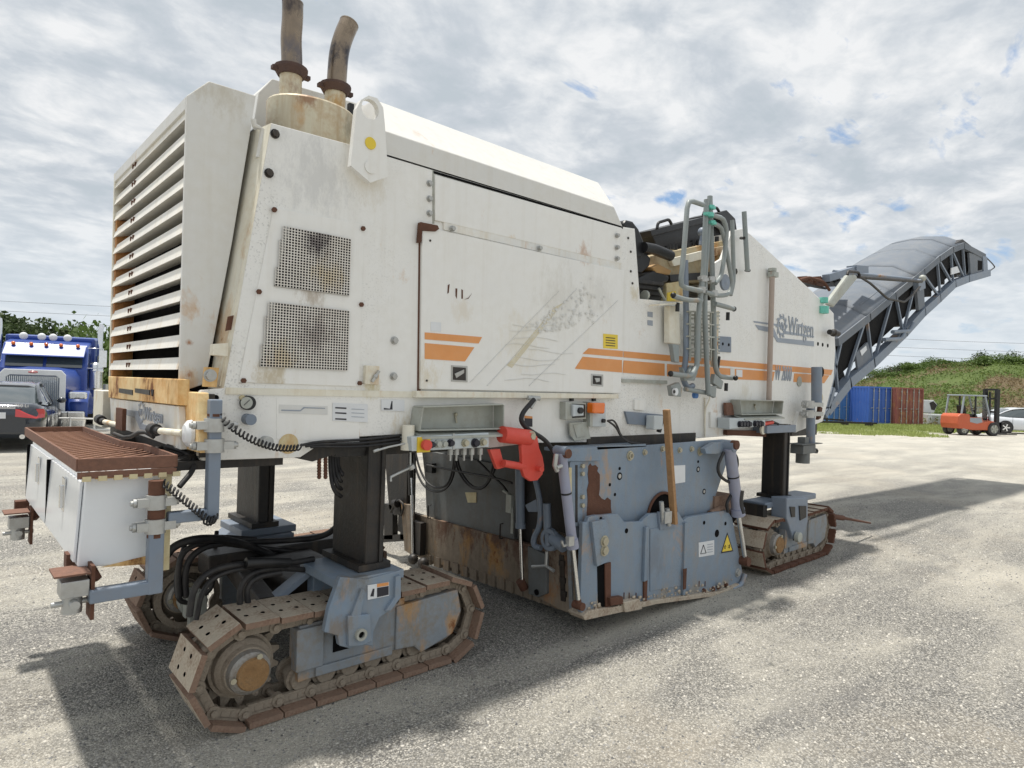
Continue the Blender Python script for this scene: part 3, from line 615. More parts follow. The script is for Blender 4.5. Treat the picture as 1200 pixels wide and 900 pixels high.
# panels laid on the side sheet
side('upper_side_panel', [(510, 205), (729, 267), (729, 309), (510, 258)], YS - .012, 0.014, WHITE, 0.003)
side('access_door', [(495, 268), (500, 266), (731, 317), (731, 320), (728, 461), (493, 456)], YS - .022, 0.024, WHITE, 0.004)
side('door_rail', [(520, 258), (729, 309), (729, 317), (520, 269)], YS - .009, 0.012, WHITERUST)
side('door_gap', [(491, 262), (495, 262), (493, 459), (489, 459)], YS - .003, 0.01, RUST)
side('door_sill', [(488, 458), (725, 462), (725, 467), (488, 466)], YS - .05, 0.05, CREAM, 0.003)
side('hinge', [(493, 260), (513, 264), (515, 268), (511, 271), (495, 270), (494, 284), (491, 284)], YS - .035, 0.03, RUST, 0.002)
side('side_plate', [(265, 454), (491, 459), (491, 466), (264, 462)], YS - .006, 0.008, CREAM, label='thin stained seam strip')
side('panel_seam', [(507, 199), (509, 200), (509, 262), (507, 262)], YS - .003, 0.01, GALV)
bolts([(503, 215), (503, 233), (503, 250)], YS - .001, 0.014, ZINC)
bolts([(530, 268), (632, 291), (723, 276), (723, 290), (723, 303)], YS - .02, 0.014, ZINC)
# panel behind the louvred box: ventilation panel
vent = side('vent_panel', [(321, 243), (427, 263), (421, 453), (280, 448)], YS - .008, 0.01, WHITE, 0.002)
bolts([(321, 246), (425, 268), (303, 342), (423, 357), (285, 446), (421, 449)], YS - .008, 0.013, RUST, vent, h=.012, washer=False)
def screen(tl, tr, br, bl, nrow, ncol):
    TL, TR, BR, BL = [PY(x, y, YS - .018) for x, y in (tl, tr, br, bl)]
    zt, zb = (TL.z + TR.z) / 2, (BR.z + BL.z) / 2; xr = (TR.x + BR.x) / 2
    pz = (zt - zb) / nrow; px_ = (xr - min(TL.x, BL.x)) / ncol
    m = MB(); y = YS - .018
    for r in range(nrow):
        z1 = zt - r * pz; z0 = z1 - pz
        xl = TL.x + (BL.x - TL.x) * (r // 5 * 5 + 2.5) / nrow
        for c in range(ncol):
            xb = xr - c * px_; xa = xb - px_
            if xb <= xl: break
            f = 0.17; hx0, hx1, hz0, hz1 = xa + px_ * f, xb - px_ * f, z0 + pz * f, z1 - pz * f
            vs = [(xa, y, z0), (xb, y, z0), (xb, y, z1), (xa, y, z1), (hx0, y, hz0), (hx1, y, hz0), (hx1, y, hz1), (hx0, y, hz1)]
            vs += [(p[0], y + .006, p[2]) for p in vs[4:8]]
            m.add(vs, [(0, 1, 5, 4), (1, 2, 6, 5), (2, 3, 7, 6), (3, 0, 4, 7), (4, 5, 9, 8), (5, 6, 10, 9), (6, 7, 11, 10), (7, 4, 8, 11)])
    m.mi = [1 if i % 8 > 3 else 0 for i in range(len(m.f))]; m.build('perforated_screen', [SCREENM, VOID], vent)  # hole walls coloured black, shade of the holes put into the colour
    MB().prism([(min(TL.x, BL.x) + .0, YS - .012, zb), (xr, YS - .012, zb), (xr, YS - .012, zt), (TL.x + .03, YS - .012, zt)], (0, .003, 0)).build('screen_backing', VOID, vent)
screen((334, 265), (411, 280), (410, 346), (322, 336), 22, 26)
screen((317, 353), (409, 365), (408, 434), (305, 430), 23, 31)

# lifting lug
def disc(name, px, py, Y, r, mat, parent, h=.004, n=24):
    c = PY(px, py, Y); return MB().cyl(c, c - Vector((0, h, 0)), r, n=n).build(name, mat, parent)
def holed_lug():
    out = [PY(x, y, 3.06) for x, y in [(411, 194), (416, 145), (418, 127), (423, 117), (432, 112), (442, 115), (449, 126), (451, 145), (455, 207), (434, 214)]]
    c = PY(434, 128, 3.06); r = 0.052; nn = 20
    hole = [c + Vector((math.cos(2 * math.pi * i / nn) * r, 0, math.sin(2 * math.pi * i / nn) * r)) for i in range(nn)]
    m = MB()
    # ring sector bridging: each hole edge to nearest outline direction
    def hit(a):
        d = Vector((math.cos(a), 0, math.sin(a))); best = None
        for i in range(len(out)):
            p, q = out[i], out[(i + 1) % len(out)]; e = q - p; den = d.x * e.z - d.z * e.x
            if abs(den) < 1e-9: continue
            t = ((p.x - c.x) * e.z - (p.z - c.z) * e.x) / den; s = ((p.x - c.x) * d.z - (p.z - c.z) * d.x) / den
            if t > 0 and -1e-6 <= s <= 1 + 1e-6 and (best is None or t < best): best = t
        return c + d * best
    angs = sorted([2 * math.pi * i / nn for i in range(nn)] + [math.atan2(p.z - c.z, p.x - c.x) % (2 * math.pi) for p in out])
    inn = [c + Vector((math.cos(a) * r, 0, math.sin(a) * r)) for a in angs]; ou = [hit(a + 1e-7) for a in angs]
    k = len(angs)
    for dy, fl in ((0, 0), (.035, 1)):
        D = Vector((0, dy, 0)); vs = [p + D for p in inn + ou]
        fs = [(i, (i + 1) % k, k + (i + 1) % k, k + i) for i in range(k)]
        m.add(vs, [f[::-1] for f in fs] if not fl else fs)
    D = Vector((0, .035, 0))
    m.add(inn + [p + D for p in inn], [(i, (i + 1) % k, k + (i + 1) % k, k + i) for i in range(k)])
    m.add(ou + [p + D for p in ou], [(i, k + i, k + (i + 1) % k, (i + 1) % k) for i in range(k)])
    return m
lug = holed_lug().build('lifting_lug', WHITE, M)
disc('sticker', 434, 168, 3.059, 0.032, YELLOW, lug); disc('plug', 434, 196, 3.059, 0.034, WHITE, lug, .006)

# ---- muffler and exhaust stacks
mu = MB(); c0 = PY(316, 113, 3.4); c1 = PY(415, 143, 3.4); cx = (c0.x + c1.x) / 2; rx = (c1.x - c0.x) / 2 + .0; nn = 28
zt = 3.20
ring = lambda z, k: [(cx + rx * k * math.cos(2 * math.pi * i / nn), 3.42 + .19 * k * math.sin(2 * math.pi * i / nn), z) for i in range(nn)]
R0, R1, R2 = ring(2.7, 1), ring(zt - .01, 1), ring(zt, .97)
mu.add(R0 + R1, [(i, (i + 1) % nn, nn + (i + 1) % nn, nn + i) for i in range(nn)], True); mu.add(R1 + R2, [(i, (i + 1) % nn, nn + (i + 1) % nn, nn + i) for i in range(nn)]); mu.add(R2, [tuple(range(nn))])
mu.build('muffler', MUFF, M)
def stack(pxs, flange, Y, r):
    pts = [PY(x, y, Y) for x, y in pxs]
    m = MB(); m.tube(pts, r, 18, caps=False, smooth_path=2); m.tube(pts, r * .9, 18, caps=False, smooth_path=2)
    p = m.build('exhaust_pipe', STACK, M)
    end = pts[-1]; d = (pts[-1] - pts[-2]).normalized()
    MB().cyl(end - d * .10, end - d * .095, r * .9, n=18).build('pipe_bore', VOID, p)
    rim = MB(); rim.tube([end - d * .004, end + d * .004], r * 1.02, 18, caps=False); rim.tube([end - d * .004, end + d * .004], r * .9, 18, caps=False); rim.build('pipe_rim', STACK, p)
    f = PY(*flange, Y); m = MB(); m.cyl(f - Vector((0, 0, .02)), f + Vector((0, 0, .012)), r * 1.25, r * 1.6, n=18); m.cyl(f + Vector((0, 0, .012)), f + Vector((0, 0, .026)), r * 1.6, n=18)
    m.bar(f + Vector((-r * 1.9, 0, 0)), f + Vector((r * 1.9, 0, 0.004)), .03, .02); m.build('clamp', CLAMPM, p)
    b = PY(flange[0], flange[1], Y); MB().cyl(Vector((b.x, Y, 3.19)), b, r * 1.06, n=18).build('pipe_stub', MUFF, p)
stack([(342, 88), (342, 66), (341, 45), (343, 22), (343, 4)], (341, 86), 3.42, 0.055)
stack([(394, 108), (395, 88), (397, 62), (402, 44), (409, 28)], (393, 106), 3.45, 0.055)
# raised plate and second cowl behind the muffler
MB().prism([PY(x, y, 3.72) for x, y in [(296, 152), (303, 108), (319, 92), (450, 130), (456, 185), (320, 160)]], (0, 1.0, 0)).build('rear_cowl', WHITE2, M, 0.005)
b = MB(); p = PY(411, 122, 3.5); b.bar(p, p + Vector((0, 0, -.16)), .03, .03); b.build('latch', BLACK, M)

# ---- louvred cooler box at the rear
XR = 0.85; YN, YF = 3.25, 4.86
sp = [PY(x, y, YN) for x, y in [(219, 112), (245, 95), (300, 112), (293, 158), (272, 285), (247, 417), (240, 450), (210, 460)]]
zt0 = sp[0].z
bx = MB(); bx.prism(sp, (0, 0.025, 0)); bx.build('cooler_side_panel', WHITE2, M, 0.004)
bx = MB(); bx.prism([p + Vector((0, YF - YN - .025, 0)) for p in sp], (0, 0.025, 0)); bx.build('cooler_far_panel', CREAM, M)
tz = sp[1]
MB().prism([sp[0] + Vector((0, .025, -.055)), sp[0] + Vector((0, .025, 0)), sp[1] + Vector((0, .025, 0)), sp[2] + Vector((0, .025, 0)), sp[2] + Vector((0, .025, -.02)), sp[1] + Vector((0.01, .025, -.02)), sp[0] + Vector((.02, .025, -.02)), sp[0] + Vector((.02, .025, -.055))], (0, YF - YN - .05, 0)).build('cooler_top', WHITE2, M)
MB().box((XR + .008, YF - .075, 1.66), (XR + .12, YF - .028, 2.70)).build('rusty_jamb', JAMB, M)
MB().box((XR + .13, YN + .03, 1.5), (XR + .16, YF - .03, zt0 - .03)).build('radiator_core', VOID, M)
zA = PX(135, 216, XR).z; zB = PX(128, 428, XR).z
for i in range(12):
    zc_ = zA + (zB - zA) * i / 11
    m = MB(); h = .058
    prof = [(XR - .002, zc_ - h / 2), (XR + .012, zc_ + h / 2), (XR + .03, zc_ + h / 2 + .003), (XR + .022, zc_ - h / 2 + .010), (XR + .10, zc_ - h / 2 + .034), (XR + .10, zc_ - h / 2 + .026)]
    m.prism([(x, YN + .026, z) for x, z in prof], (0, YF - YN - .052, 0))
    lv = m.build('louvre', LOUV, M)
    m = MB()
    for yy in (4.28, 4.34): m.box((XR - .003, yy, zc_ - .014), (XR + .012, yy + .005, zc_ + .012))
    m.build('slot', RUST, lv)
rb = rear('rear_beam', [(127, 441), (209, 444), (208, 475), (127, 466)], XR - .012, .05, RUSTYEL, 0.004)
for a, b_ in ((139, 155), (158, 175)): rear('slot', [(a, 455), (b_, 457), (b_, 463), (a, 460)], XR - .016, .006, BLACK, parent=rb)
textmesh('W', .05, PX(177, 464, XR - .014), (0, -1, 0), (0, 0, 1)).build('lettering', INK, rb)
lp = rear('lower_rear_panel', [(129, 467), (209, 476), (211, 527), (150, 505), (130, 500)], XR, .03, WHITERUST, 0.003)
# faded rear logo
def logo(px_text, base_, xd, size, mat, parent, P, s):
    pass
rear('logo_stripe', [(145, 480), (160, 481.5), (167, 497), (192, 503), (192, 507.5), (164, 503), (158, 489), (149, 487)], XR - .004, .004, GREYD, parent=lp)
textmesh('Wirtgen', .10, PX(168.7, 491.5, XR - .004), (0, -1, 0), (0, 0, 1), width=PX(168.7, 485, XR).y - PX(190, 488, XR).y).build('lettering', GREYD, lp)
def gearring(c, u, v, r, w, mat, parent, teeth=10):
    m = MB(); nn = 30; u, v = Vector(u), Vector(v)
    a = [c + (u * math.cos(2 * math.pi * i / nn) + v * math.sin(2 * math.pi * i / nn)) * (r - w) for i in range(nn)]
    b = [c + (u * math.cos(2 * math.pi * i / nn) + v * math.sin(2 * math.pi * i / nn)) * r for i in range(nn)]
    m.add(a + b, [(i, (i + 1) % nn, nn + (i + 1) % nn, nn + i) for i in range(nn)])
    for k in range(teeth):
        t = 2 * math.pi * k / teeth; d = u * math.cos(t) + v * math.sin(t); e = -u * math.sin(t) + v * math.cos(t)
        m.sheet([c + d * r * .96 - e * w * .9, c + d * r * .96 + e * w * .5, c + d * r * 1.28 + e * w * 1.2, c + d * r * 1.25 - e * w * .1])
    return m.build('gear_emblem', mat, parent)
gearring(PX(165, 483, XR - .005), (0, -1, 0), (0, 0, 1), .058, .011, GREYD, lp)
textmesh('W', .055, PX(165, 483, XR - .005) - Vector((0, 0, .019)), (0, -1, 0), (0, 0, 1), align='CENTER').build('lettering', GREYD, lp)
# corner posts of the rear
post = rear('corner_post', [(210, 458), (231, 460), (234, 531), (213, 525)], XR + .03, .05, RUSTYEL, 0.004)
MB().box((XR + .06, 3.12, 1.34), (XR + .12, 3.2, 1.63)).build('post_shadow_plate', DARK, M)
c = PX(224, 508, XR + .028); MB().lathe(c, (-1, 0, 0), [(0, .062), (.015, .06), (.03, .04), (.035, 0)], 24).build('reflector', LABEL, post)
MB().box((XR - .02, 4.9, 1.36), (XR + .12, 5.22, 1.60)).build('far_corner_post', CREAM, M, .004)
MB().box((XR + .02, 3.24, 1.27), (1.35, 4.86, 1.40)).build('rear_cross_beam', DARK, M)
MB().box((.765, 3.13, 1.285), (.93, 4.84, 1.325)).build('shadow_fill_plate', DARK, M)  # added plate; its shadow closes the sunlit gap behind the toolbox
# slanted bright column between box and side sheet
colp = [PY(294, 150, YS), PY(318, 144, YS), PY(262, 456, YS), PY(244, 430, YS)]
MB().add([PY(318, 144, YS), PY(262, 456, YS), PY(262, 456, YS) + Vector((-.03, .19, 0)), PY(318, 144, YS) + Vector((-.03, .19, 0))], [(0, 1, 2, 3)]).build('hull_rear_face', CREAM, M)
side('hull_edge_flange', [(314, 146), (318, 144), (263, 455), (257, 452)], YS + .03, .02, CREAM)
ch = MB(); ch.tube([PY(x, y, 3.2) for x, y in [(297, 140), (298, 147), (308, 152), (303, 185)]], .014, 8); ch.build('edge_trim', WHITE2, M)
side('rust_patch', [(267, 371), (276, 369), (273, 386), (264, 388)], YS + .028, .004, RUST)
side('latch_block', [(251, 403), (268, 402), (267, 418), (250, 416)], YS - .05, .06, CREAM, .003)
side('latch_plate', [(240, 430), (257, 431), (254, 454), (238, 453)], YS + .02, .02, RUSTYEL, .002)
bolts([(246, 440)], YS + .02, .022, ZINC)
# small fittings of the rear skirt
d_ = disc('pressure_gauge', 289, 472, YS - .001, .034, BLACK, M, .03); disc('dial', 289, 472, YS - .031, .028, GALV, d_, .002)
c = PY(289, 472, YS - .034); MB().bar(c - Vector((.012, 0, .012)), c + Vector((.014, 0, .014)), .004, .002).build('needle', INK, d_)
disc('hole', 253, 466, YS - .0005, .013, VOID, M, .002); disc('knob', 289, 491, YS, .026, ARMG, M, .06); disc('plug', 283, 466, YS, .012, CANV, M, .02)
disc('sticker', 338, 520, YS - .001, .05, CANV, M, .003)
disc('socket', 310, 517, YS, .026, ZINC, M, .05)
m = MB().prism([PY(x, y, YS - .002) for x, y in [(324, 466), (421, 470), (421, 520), (324, 514)]], (0, .003, 0)); m.build('skirt_panel', WHITE, M)
lb = side('label_plate', [(390, 472), (431, 474), (431, 495), (390, 493)], YS - .006, .004, LABEL)
for yy in (477, 483, 490): side('print_mark', [(393, yy), (406, yy + .6), (406, yy + 2.3), (393, yy + 1.6)], YS - .0075, .002, INK, parent=lb)
for yy in (479, 483.5, 488): side('print_line', [(412, yy), (427, yy + .7), (427, yy + 1.3), (412, yy + .6)], YS - .0075, .002, GREYD, parent=lb)
lb = side('label_plate', [(447, 468), (474, 469), (474, 482), (447, 481)], YS - .006, .004, LABEL)
side('print_mark', [(450, 478), (457, 479), (459, 470), (460, 470), (460, 480), (450, 480)], YS - .0075, .002, INK, parent=lb)
lb = side('label_plate', [(327, 474), (384, 476), (384, 486), (327, 484)], YS - .004, .002, FADED)
textmesh('FRONT      REAR', .034, PY(330, 482.5, YS - .0045), (1, 0, .0), (0, 0, 1)).build('lettering', GREYD, lb) if False else None
side('print_line', [(330, 480), (352, 480.6), (356, 477), (381, 478), (381, 479), (357, 478.4), (352, 482), (330, 481.4)], YS - .006, .002, GREYD, parent=lb)
# tool holders, keyhole bolts of the side sheet
bolts([(322, 157), (315, 203)], YS - .002, .017, DARK, h=.02)
bolts([(462, 399), (461, 441)], YS - .002, .017, ZINC); bolts([(504, 282), (500, 446)], YS - .022, .007, DARK, washer=False, h=.004)
side('latch_box', [(429, 428), (445, 429), (444, 451), (428, 450)], YS - .03, .03, CREAM, .003)
m = MB(); c = PY(440, 441, YS - .04); m.ball(c, .014); m.bar(c - Vector((.02, 0, .03)), c + Vector((.02, 0, .03)), .014, .014); m.build('wing_latch', ZINC, M)
for a in ((529, 428, 548, 447), (693, 438, 707, 452)):
    lt = side('door_latch', [(a[0], a[1]), (a[2], a[1] + 1), (a[2], a[3] + 1), (a[0], a[3])], YS - .026, .004, ZINC, .001)
    side('latch_recess', [(a[0] + 2, a[1] + 2), (a[2] - 2, a[1] + 3), (a[2] - 2, a[3] - 1), (a[0] + 2, a[3] - 2)], YS - .028, .003, DARK, parent=lt)
    side('latch_lever', [(a[0] + 4, a[3] - 9), (a[2] - 4, a[1] + 5), (a[2] - 4, a[1] + 9), (a[0] + 6, a[3] - 4)], YS - .034, .006, ZINC, parent=lt)

# ---- stripes and lettering of the near side
def strip(name, x_a, x_b, za, zb, mat, Y=YS - .026, lx=0.0, rx_=0.0, parent=None):
    m = MB().prism([(x_a, Y, zb), (x_b, Y, zb), (x_b + rx_, Y, za), (x_a + lx, Y, za)], (0, .003, 0)); return m.build(name, mat, parent or M)
def zx(px, py, Y=YS): p = PY(px, py, Y); return p.x, p.z
side('orange_stripe', [(498, 389.5), (565, 395), (561, 402.5), (498, 397.5)], YS - .025, .003, ORANGE); side('orange_stripe', [(498, 402), (556, 407), (545, 423.5), (498, 420.5)], YS - .025, .003, ORANGE)
side('orange_stripe', [(690, 408), (730, 411.3), (730, 418.6), (683, 414.5)], YS - .025, .003, ORANGE); side('orange_stripe', [(683, 418), (729, 422), (729, 436.5), (674, 432)], YS - .025, .003, ORANGE)
side('orange_stripe', [(731, 411.5), (976, 433.5), (974, 439.5), (731, 418.7)], YS - .004, .003, ORANGE)
side('orange_stripe', [(731, 422.3), (779, 426.2), (779, 440.5), (730, 436.7)], YS - .004, .003, ORANGE)
side('orange_stripe', [(782, 426.5), (908, 435.6), (906, 446.3), (782, 440.8)], YS - .004, .003, ORANGE)
side('orange_stripe', [(931, 437.5), (972, 440), (966, 449), (930, 447.5)], YS - .004, .003, ORANGE)
p = PY(908, 446.3, YS - .005); h_ = PY(908, 446.3, YS).z
pe = PY(930, 447, YS - .005)
textmesh('W 2000', .215, p + Vector((0, 0, .012)), (1, 0, 0), (0, 0, 1), shear=.12, bold=.002, width=pe.x - p.x - .06).build('lettering', GREYD, M)
# logo on the front of the side
lg = side('logo_stripe', [(883, 376), (909, 379.5), (916, 381), (921, 388), (954, 394), (954, 395.5), (920, 391.5), (914, 383), (908, 381.5), (884, 378)], YS - .004, .002, GREYD)
side('logo_stripe', [(885, 380.5), (907, 384.5), (912, 396), (954, 400), (954, 406), (911, 401), (904, 389.5), (889, 386.5)], YS - .004, .002, GREYD)
textmesh('Wirtgen', .275, PY(923.5, 391, YS - .005), (1, 0, 0), (0, 0, 1), width=PY(953, 391, YS).x - PY(923.5, 391, YS).x).build('lettering', GREYD, lg)
gearring(PY(916.5, 382, YS - .005), (1, 0, 0), (0, 0, 1), .10, .024, GREYD, lg)
textmesh('W', .12, PY(916.5, 382, YS - .005) - Vector((0, 0, .042)), (1, 0, 0), (0, 0, 1), align='CENTER').build('lettering', GREYD, lg)
for x, y in ((958.5, 403), (964, 404), (970, 405)): disc('hole', x, y, YS - .0005, .022, VOID, M, .002)
for x, y, r in ((962.5, 436, .06), (936.5, 447, .055)):
    d_ = disc('hole', x, y, YS - .004, r, VOID if x > 950 else GALV, M, .006)
# worn drawing on the access door (faded lines of a road and stones)
for a in ([(551, 448), (655, 341)], [(571, 452), (676, 338)], [(620, 452), (724, 352)]):
    d1, d2 = PY(*a[0], YS - .0245), PY(*a[1], YS - .0245); MB().bar(d1, d2, .002, .0045, up=(0, 1, 0)).build('faded_line', GREYD if 0 else FADED, M)
side('faded_band', [(594, 428), (600, 431), (660, 355), (650, 360)], YS - .0245, .002, TANST)
m = MB(); rg = random.Random(5)
for k in range(150):
    t = rg.random(); u_ = rg.gauss(0, 1)
    x = 628 + 72 * t + u_ * 5; y = 378 - 55 * t + rg.random() * 42 * (0.3 + t)
    if x > 722 or y > 390: continue
    c = PY(x, y, YS - .0245); r = .008 + .014 * rg.random(); q = rg.randint(4, 6); a0 = rg.random() * 6
    c = c + Vector((0, -.00003 * k, 0)); r *= .75; m.sheet([c + Vector((math.cos(a0 - i * 6.283 / q) * r, 0, math.sin(a0 - i * 6.283 / q) * r * .7)) for i in range(q)])
b = m.build('faded_speckle', FADED, M); b['kind'] = 'stuff'
for k in range(9):
    y = 378 + k * 8 + rg.random() * 3; x = 590 + rg.random() * 30; pts_ = [PY(x + 13 * i, y + 2 * math.sin(i * 1.3 + k) + i * .7, YS - .0245) for i in range(5)]
    mm = MB()
    for p, q in zip(pts_[:-1], pts_[1:]): mm.bar(p, q, .002, .0035, up=(0, 1, 0))
    mm.build('faded_line', FADED, M)
for pts_ in ([(525, 334), (527, 333), (526, 343), (524.5, 344)], [(534, 338), (536, 338), (535.5, 350), (534, 347)], [(541, 339), (542.5, 340), (542.5, 350), (541, 350)], [(553, 344), (549, 350), (544, 351), (549, 349)]):
    side('rust_scratch', pts_, YS - .0245, .002, RUST)
lb = side('label_plate', [(505, 377), (517, 378), (517, 389), (505, 388)], YS - .0245, .002, LABEL)
lb = side('label_plate', [(707, 391), (724, 392.5), (724, 409), (707, 408)], YS - .0245, .002, YELLOW)
for k in range(4): side('print_line', [(710, 395 + 3 * k), (721, 396 + 3 * k), (721, 397 + 3 * k), (710, 396 + 3 * k)], YS - .0255, .001, INK, parent=lb)
for y in (365, 375): side('label_plate', [(759, y), (765, y + .7), (765, y + 7), (759, y + 6)], YS - .003, .002, GREYD)
side('trim_bar', [(729, 444), (782, 446), (782, 450), (729, 448)], YS - .02, .02, GALV)
side('label_plate', [(856, 431.5), (861, 432), (861, 441), (856, 440)], YS - .007, .002, FADED); side('label_plate', [(863, 433), (870, 433.7), (870, 442), (863, 441.5)], YS - .007, .002, LABEL)
side('small_cover', [(744, 468), (755, 469), (755, 481), (744, 480)], YS - .02, .02, WHITE, .002)
side('grey_plate', [(733, 482), (777, 486), (777, 500), (737, 497)], YS - .02, .02, ARMG, .002)
side('blue_plate', [(843, 394), (857, 395), (857, 413), (843, 412)], YS - .012, .012, ARMG, .002); disc('hole', 847, 403, YS - .0125, .014, VOID, M, .002); disc('hole', 854, 404, YS - .0125, .014, VOID, M, .002)
rg = random.Random(3)
bolts([(736, 279), (739, 318), (741, 332), (739, 295)], YS - .001, .010, DARK, washer=False, h=.005)
bolts([(862, 318)], YS - .001, .03, DARK, washer=False, h=.005)

# ---- stair-like steps: toolbox under the rear step grating
tb = MB(); X0, X1, Y0, Y1, z0, z1 = .455, .76, 3.10, 4.95, .92, 1.292
ta = [(X0 + .02, Y0, z1), (X1, Y0, z1), (X1 - .02, Y0, z0 - .03), (X0, Y0, z0)]
tb.add(ta + [(x, Y1, z) for x, y, z in ta], [(3, 2, 1, 0), (4, 5, 6, 7), (0, 1, 5, 4), (1, 2, 6, 5), (2, 3, 7, 6), (3, 0, 4, 7)])
TB = tb.build('toolbox', BOXW, M, .006)
for ya, yb in ((3.13, 4.0), (4.03, 4.92)):
    m = MB(); o_ = .013
    fx = lambda z: X0 + .02 * (z - z0) / (z1 - z0) - o_
    m.add([(fx(z0 + .015), ya, z0 + .015), (fx(z1 - .03), ya, z1 - .03), (fx(z1 - .03), yb, z1 - .03), (fx(z0 + .015), yb, z0 + .015)] +
          [(fx(z0 + .015) + .011, ya, z0 + .015), (fx(z1 - .03) + .011, ya, z1 - .03), (fx(z1 - .03) + .011, yb, z1 - .03), (fx(z0 + .015) + .011, yb, z0 + .015)],
          [(0, 1, 2, 3), (7, 6, 5, 4), (0, 4, 5, 1), (1, 5, 6, 2), (2, 6, 7, 3), (3, 7, 4, 0)])
    m.build('toolbox_door', BOXW, TB, .003)
    yc = ya + (yb - ya) * .42; m = MB(); m.cbox((fx(1.17) - .003, yc, 1.16), (.006, .075, .15)); m.cbox((fx(1.17) - .012, yc, 1.15), (.014, .03, .10)); m.build('handle', CHROME, TB, .002)
    MB().box((X0 - .01, yb + .002, z0 + .02), (X0 + .012, yb + .026, z1 - .03)).build('door_gap', VOID, TB)
MB().box((X0 + .05, Y0 - .006, z1 - .018), (X1 + .004, Y0 - .001, z1 - .002)).build('rust_edge', RUSTYEL, TB)
MB().prism([(X0 + .08, Y0 - .006, z0 - .012), (X1 - .03, Y0 - .006, z0 - .028), (X1 - .03, Y0 - .006, z0 + .012), (X0 + .2, Y0 - .006, z0 + .004)], (0, .005, 0)).build('rust_edge', RUSTYEL, TB)
MB().box((X1 - .012, Y0 - .02, .86), (X1 + .03, Y0 + .03, 1.30)).build('yellow_bracket', CANV, M)
# step frame
st = MB(); sz = 1.318
fr_ = [PZ(36, 505, 1.43), PZ(98, 539, 1.39), PZ(200, 546, 1.36), PZ(150, 522, 1.38), PZ(112, 510, 1.40)]
sf = [Vector((.44, 4.98, sz)), Vector((.44, 3.06, sz)), Vector((.80, 3.06, sz)), Vector((.80, 3.62, sz)), Vector((.74, 3.85, sz)), Vector((.74, 4.98, sz))]
for a, b_ in zip(sf, sf[1:] + sf[:1]): st.bar(a + Vector((0, 0, .02)), b_ + Vector((0, 0, .02)), .012, .052)
STEP = st.build('rear_step', RUSTBR, M, .002)
MB().prism([(.44, 3.052, sz - .035), (.80, 3.052, sz - .035), (.80, 3.052, sz - .01), (.44, 3.052, sz - .01)], (0, .02, 0)).build('step_lower_rail', RUSTBR, STEP)
slat = MB(); slat.bar((-.5, 0, 0), (.5, 0, 0), .010, .022); slat = slat.mesh('step_slat', RUSTS)
og = Vector(MORG)
for k in range(30):
    c_ = 2.62 + k * .078 - .02                          # line y - x = c_ ... slats run diagonally between the rails
    lo_, hi_ = max(.45, 3.07 - c_), min(.735 if c_ > 3.2 else .79, 4.97 - c_)
    if hi_ - lo_ < .03: continue
    o_ = inst('step_slat', slat, STEP, Vector(((lo_ + hi_) / 2, (lo_ + hi_) / 2 + c_, sz + .006)) - og, (0, 0, math.pi / 4)); o_.scale.x = (hi_ - lo_) * 1.414
m = MB()
for x in (.50, .56, .62, .68): m.bar((x, 3.08, sz - .002), (x, 4.95, sz - .002), .006, .012)
for k in range(7): m.cbox((.47 + k * .055, 3.055, sz - .036), (.03, .016, .02))
m.build('slat_support', CANV, STEP)
# brackets holding the step to the hull
for a, b_ in (((.80, 3.6, 1.31), (1.0, 3.6, 1.36)), ((.78, 4.2, 1.31), (1.0, 4.2, 1.36)), ((.74, 3.15, 1.28), (.92, 3.2, 1.33))): MB().bar(a, b_, .055, .05).build('step_bracket', DARK, M)
m = MB(); p = PX(140, 500, .80); m.box((.78, 4.05, 1.40), (.80, 4.22, 1.52)); m.build('rusty_plate', RUST, M)
for (a, b_, c_) in (((116, 491), (130, 499), .80), ((178, 503), (200, 508), .80)):
    p, q = PX(*a, c_), PX(*b_, c_); m = MB(); m.cyl(p, p.lerp(q, .25), .03, n=12); m.cyl(p.lerp(q, .2), p.lerp(q, .45), .018, n=10); m.build('rubber_knob', RUBBER, M)
    MB().cyl(p.lerp(q, .4), q + Vector((.05, 0, 0)), .016, n=10).build('knob_rod', CREAM, M)
m = MB(); m.tube([(.80, 3.45, 1.41), (.76, 3.5, 1.44), (.70, 3.52, 1.40), (.66, 3.6, 1.42)], .010, 8, smooth_path=1).build('hose', RUBBER, M); m = MB(); m.tube([(.82, 3.3, 1.38), (.9, 3.22, 1.35), (.9, 3.12, 1.30), (.82, 3.08, 1.22)], .012, 8, smooth_path=2); m.build('hose', RUBBER, M)

# ---- sensor arms with tube clamps
def clamp(c, ax, r, parent, name='tube_clamp'):
    m = MB(); c = Vector(c); ax = Vector(ax)
    m.cyl(c - ax * .03, c + ax * .03, r * 1.28, n=12)
    side_ = ax.cross(Vector((0, 1, 0))); side_ = side_.normalized() if side_.length > .1 else Vector((1, 0, 0))
    m.bar(c - side_ * r * 2.3, c + side_ * r * 2.3, .05, .035); m.cyl(c - side_ * r * 3.0, c + side_ * r * 3.0, .011, n=8)
    m.cyl(c - side_ * r * 2.7, c - side_ * r * 2.35, .02, n=6); m.cyl(c + side_ * r * 2.35, c + side_ * r * 2.7, .02, n=6)
    return m.build(name, ZINC, parent)
def sqpipe(name, pts, w, mat, parent=M):
    m = MB()
    for i, (a, b_) in enumerate(zip(pts[:-1], pts[1:])):
        a, b_ = Vector(a), Vector(b_); d = (b_ - a).normalized()
        ww = w - .004 * (i % 2); m.bar(a - (d * ww * .5 if i else Vector()), b_ + (d * w / 2 if i < len(pts) - 2 else Vector()), ww, ww)
    return m.build(name, mat, parent, .006)
YA = 3.02
a1 = [PY(184, 563, YA), PY(177, 687, YA), PY(104, 687, YA)]
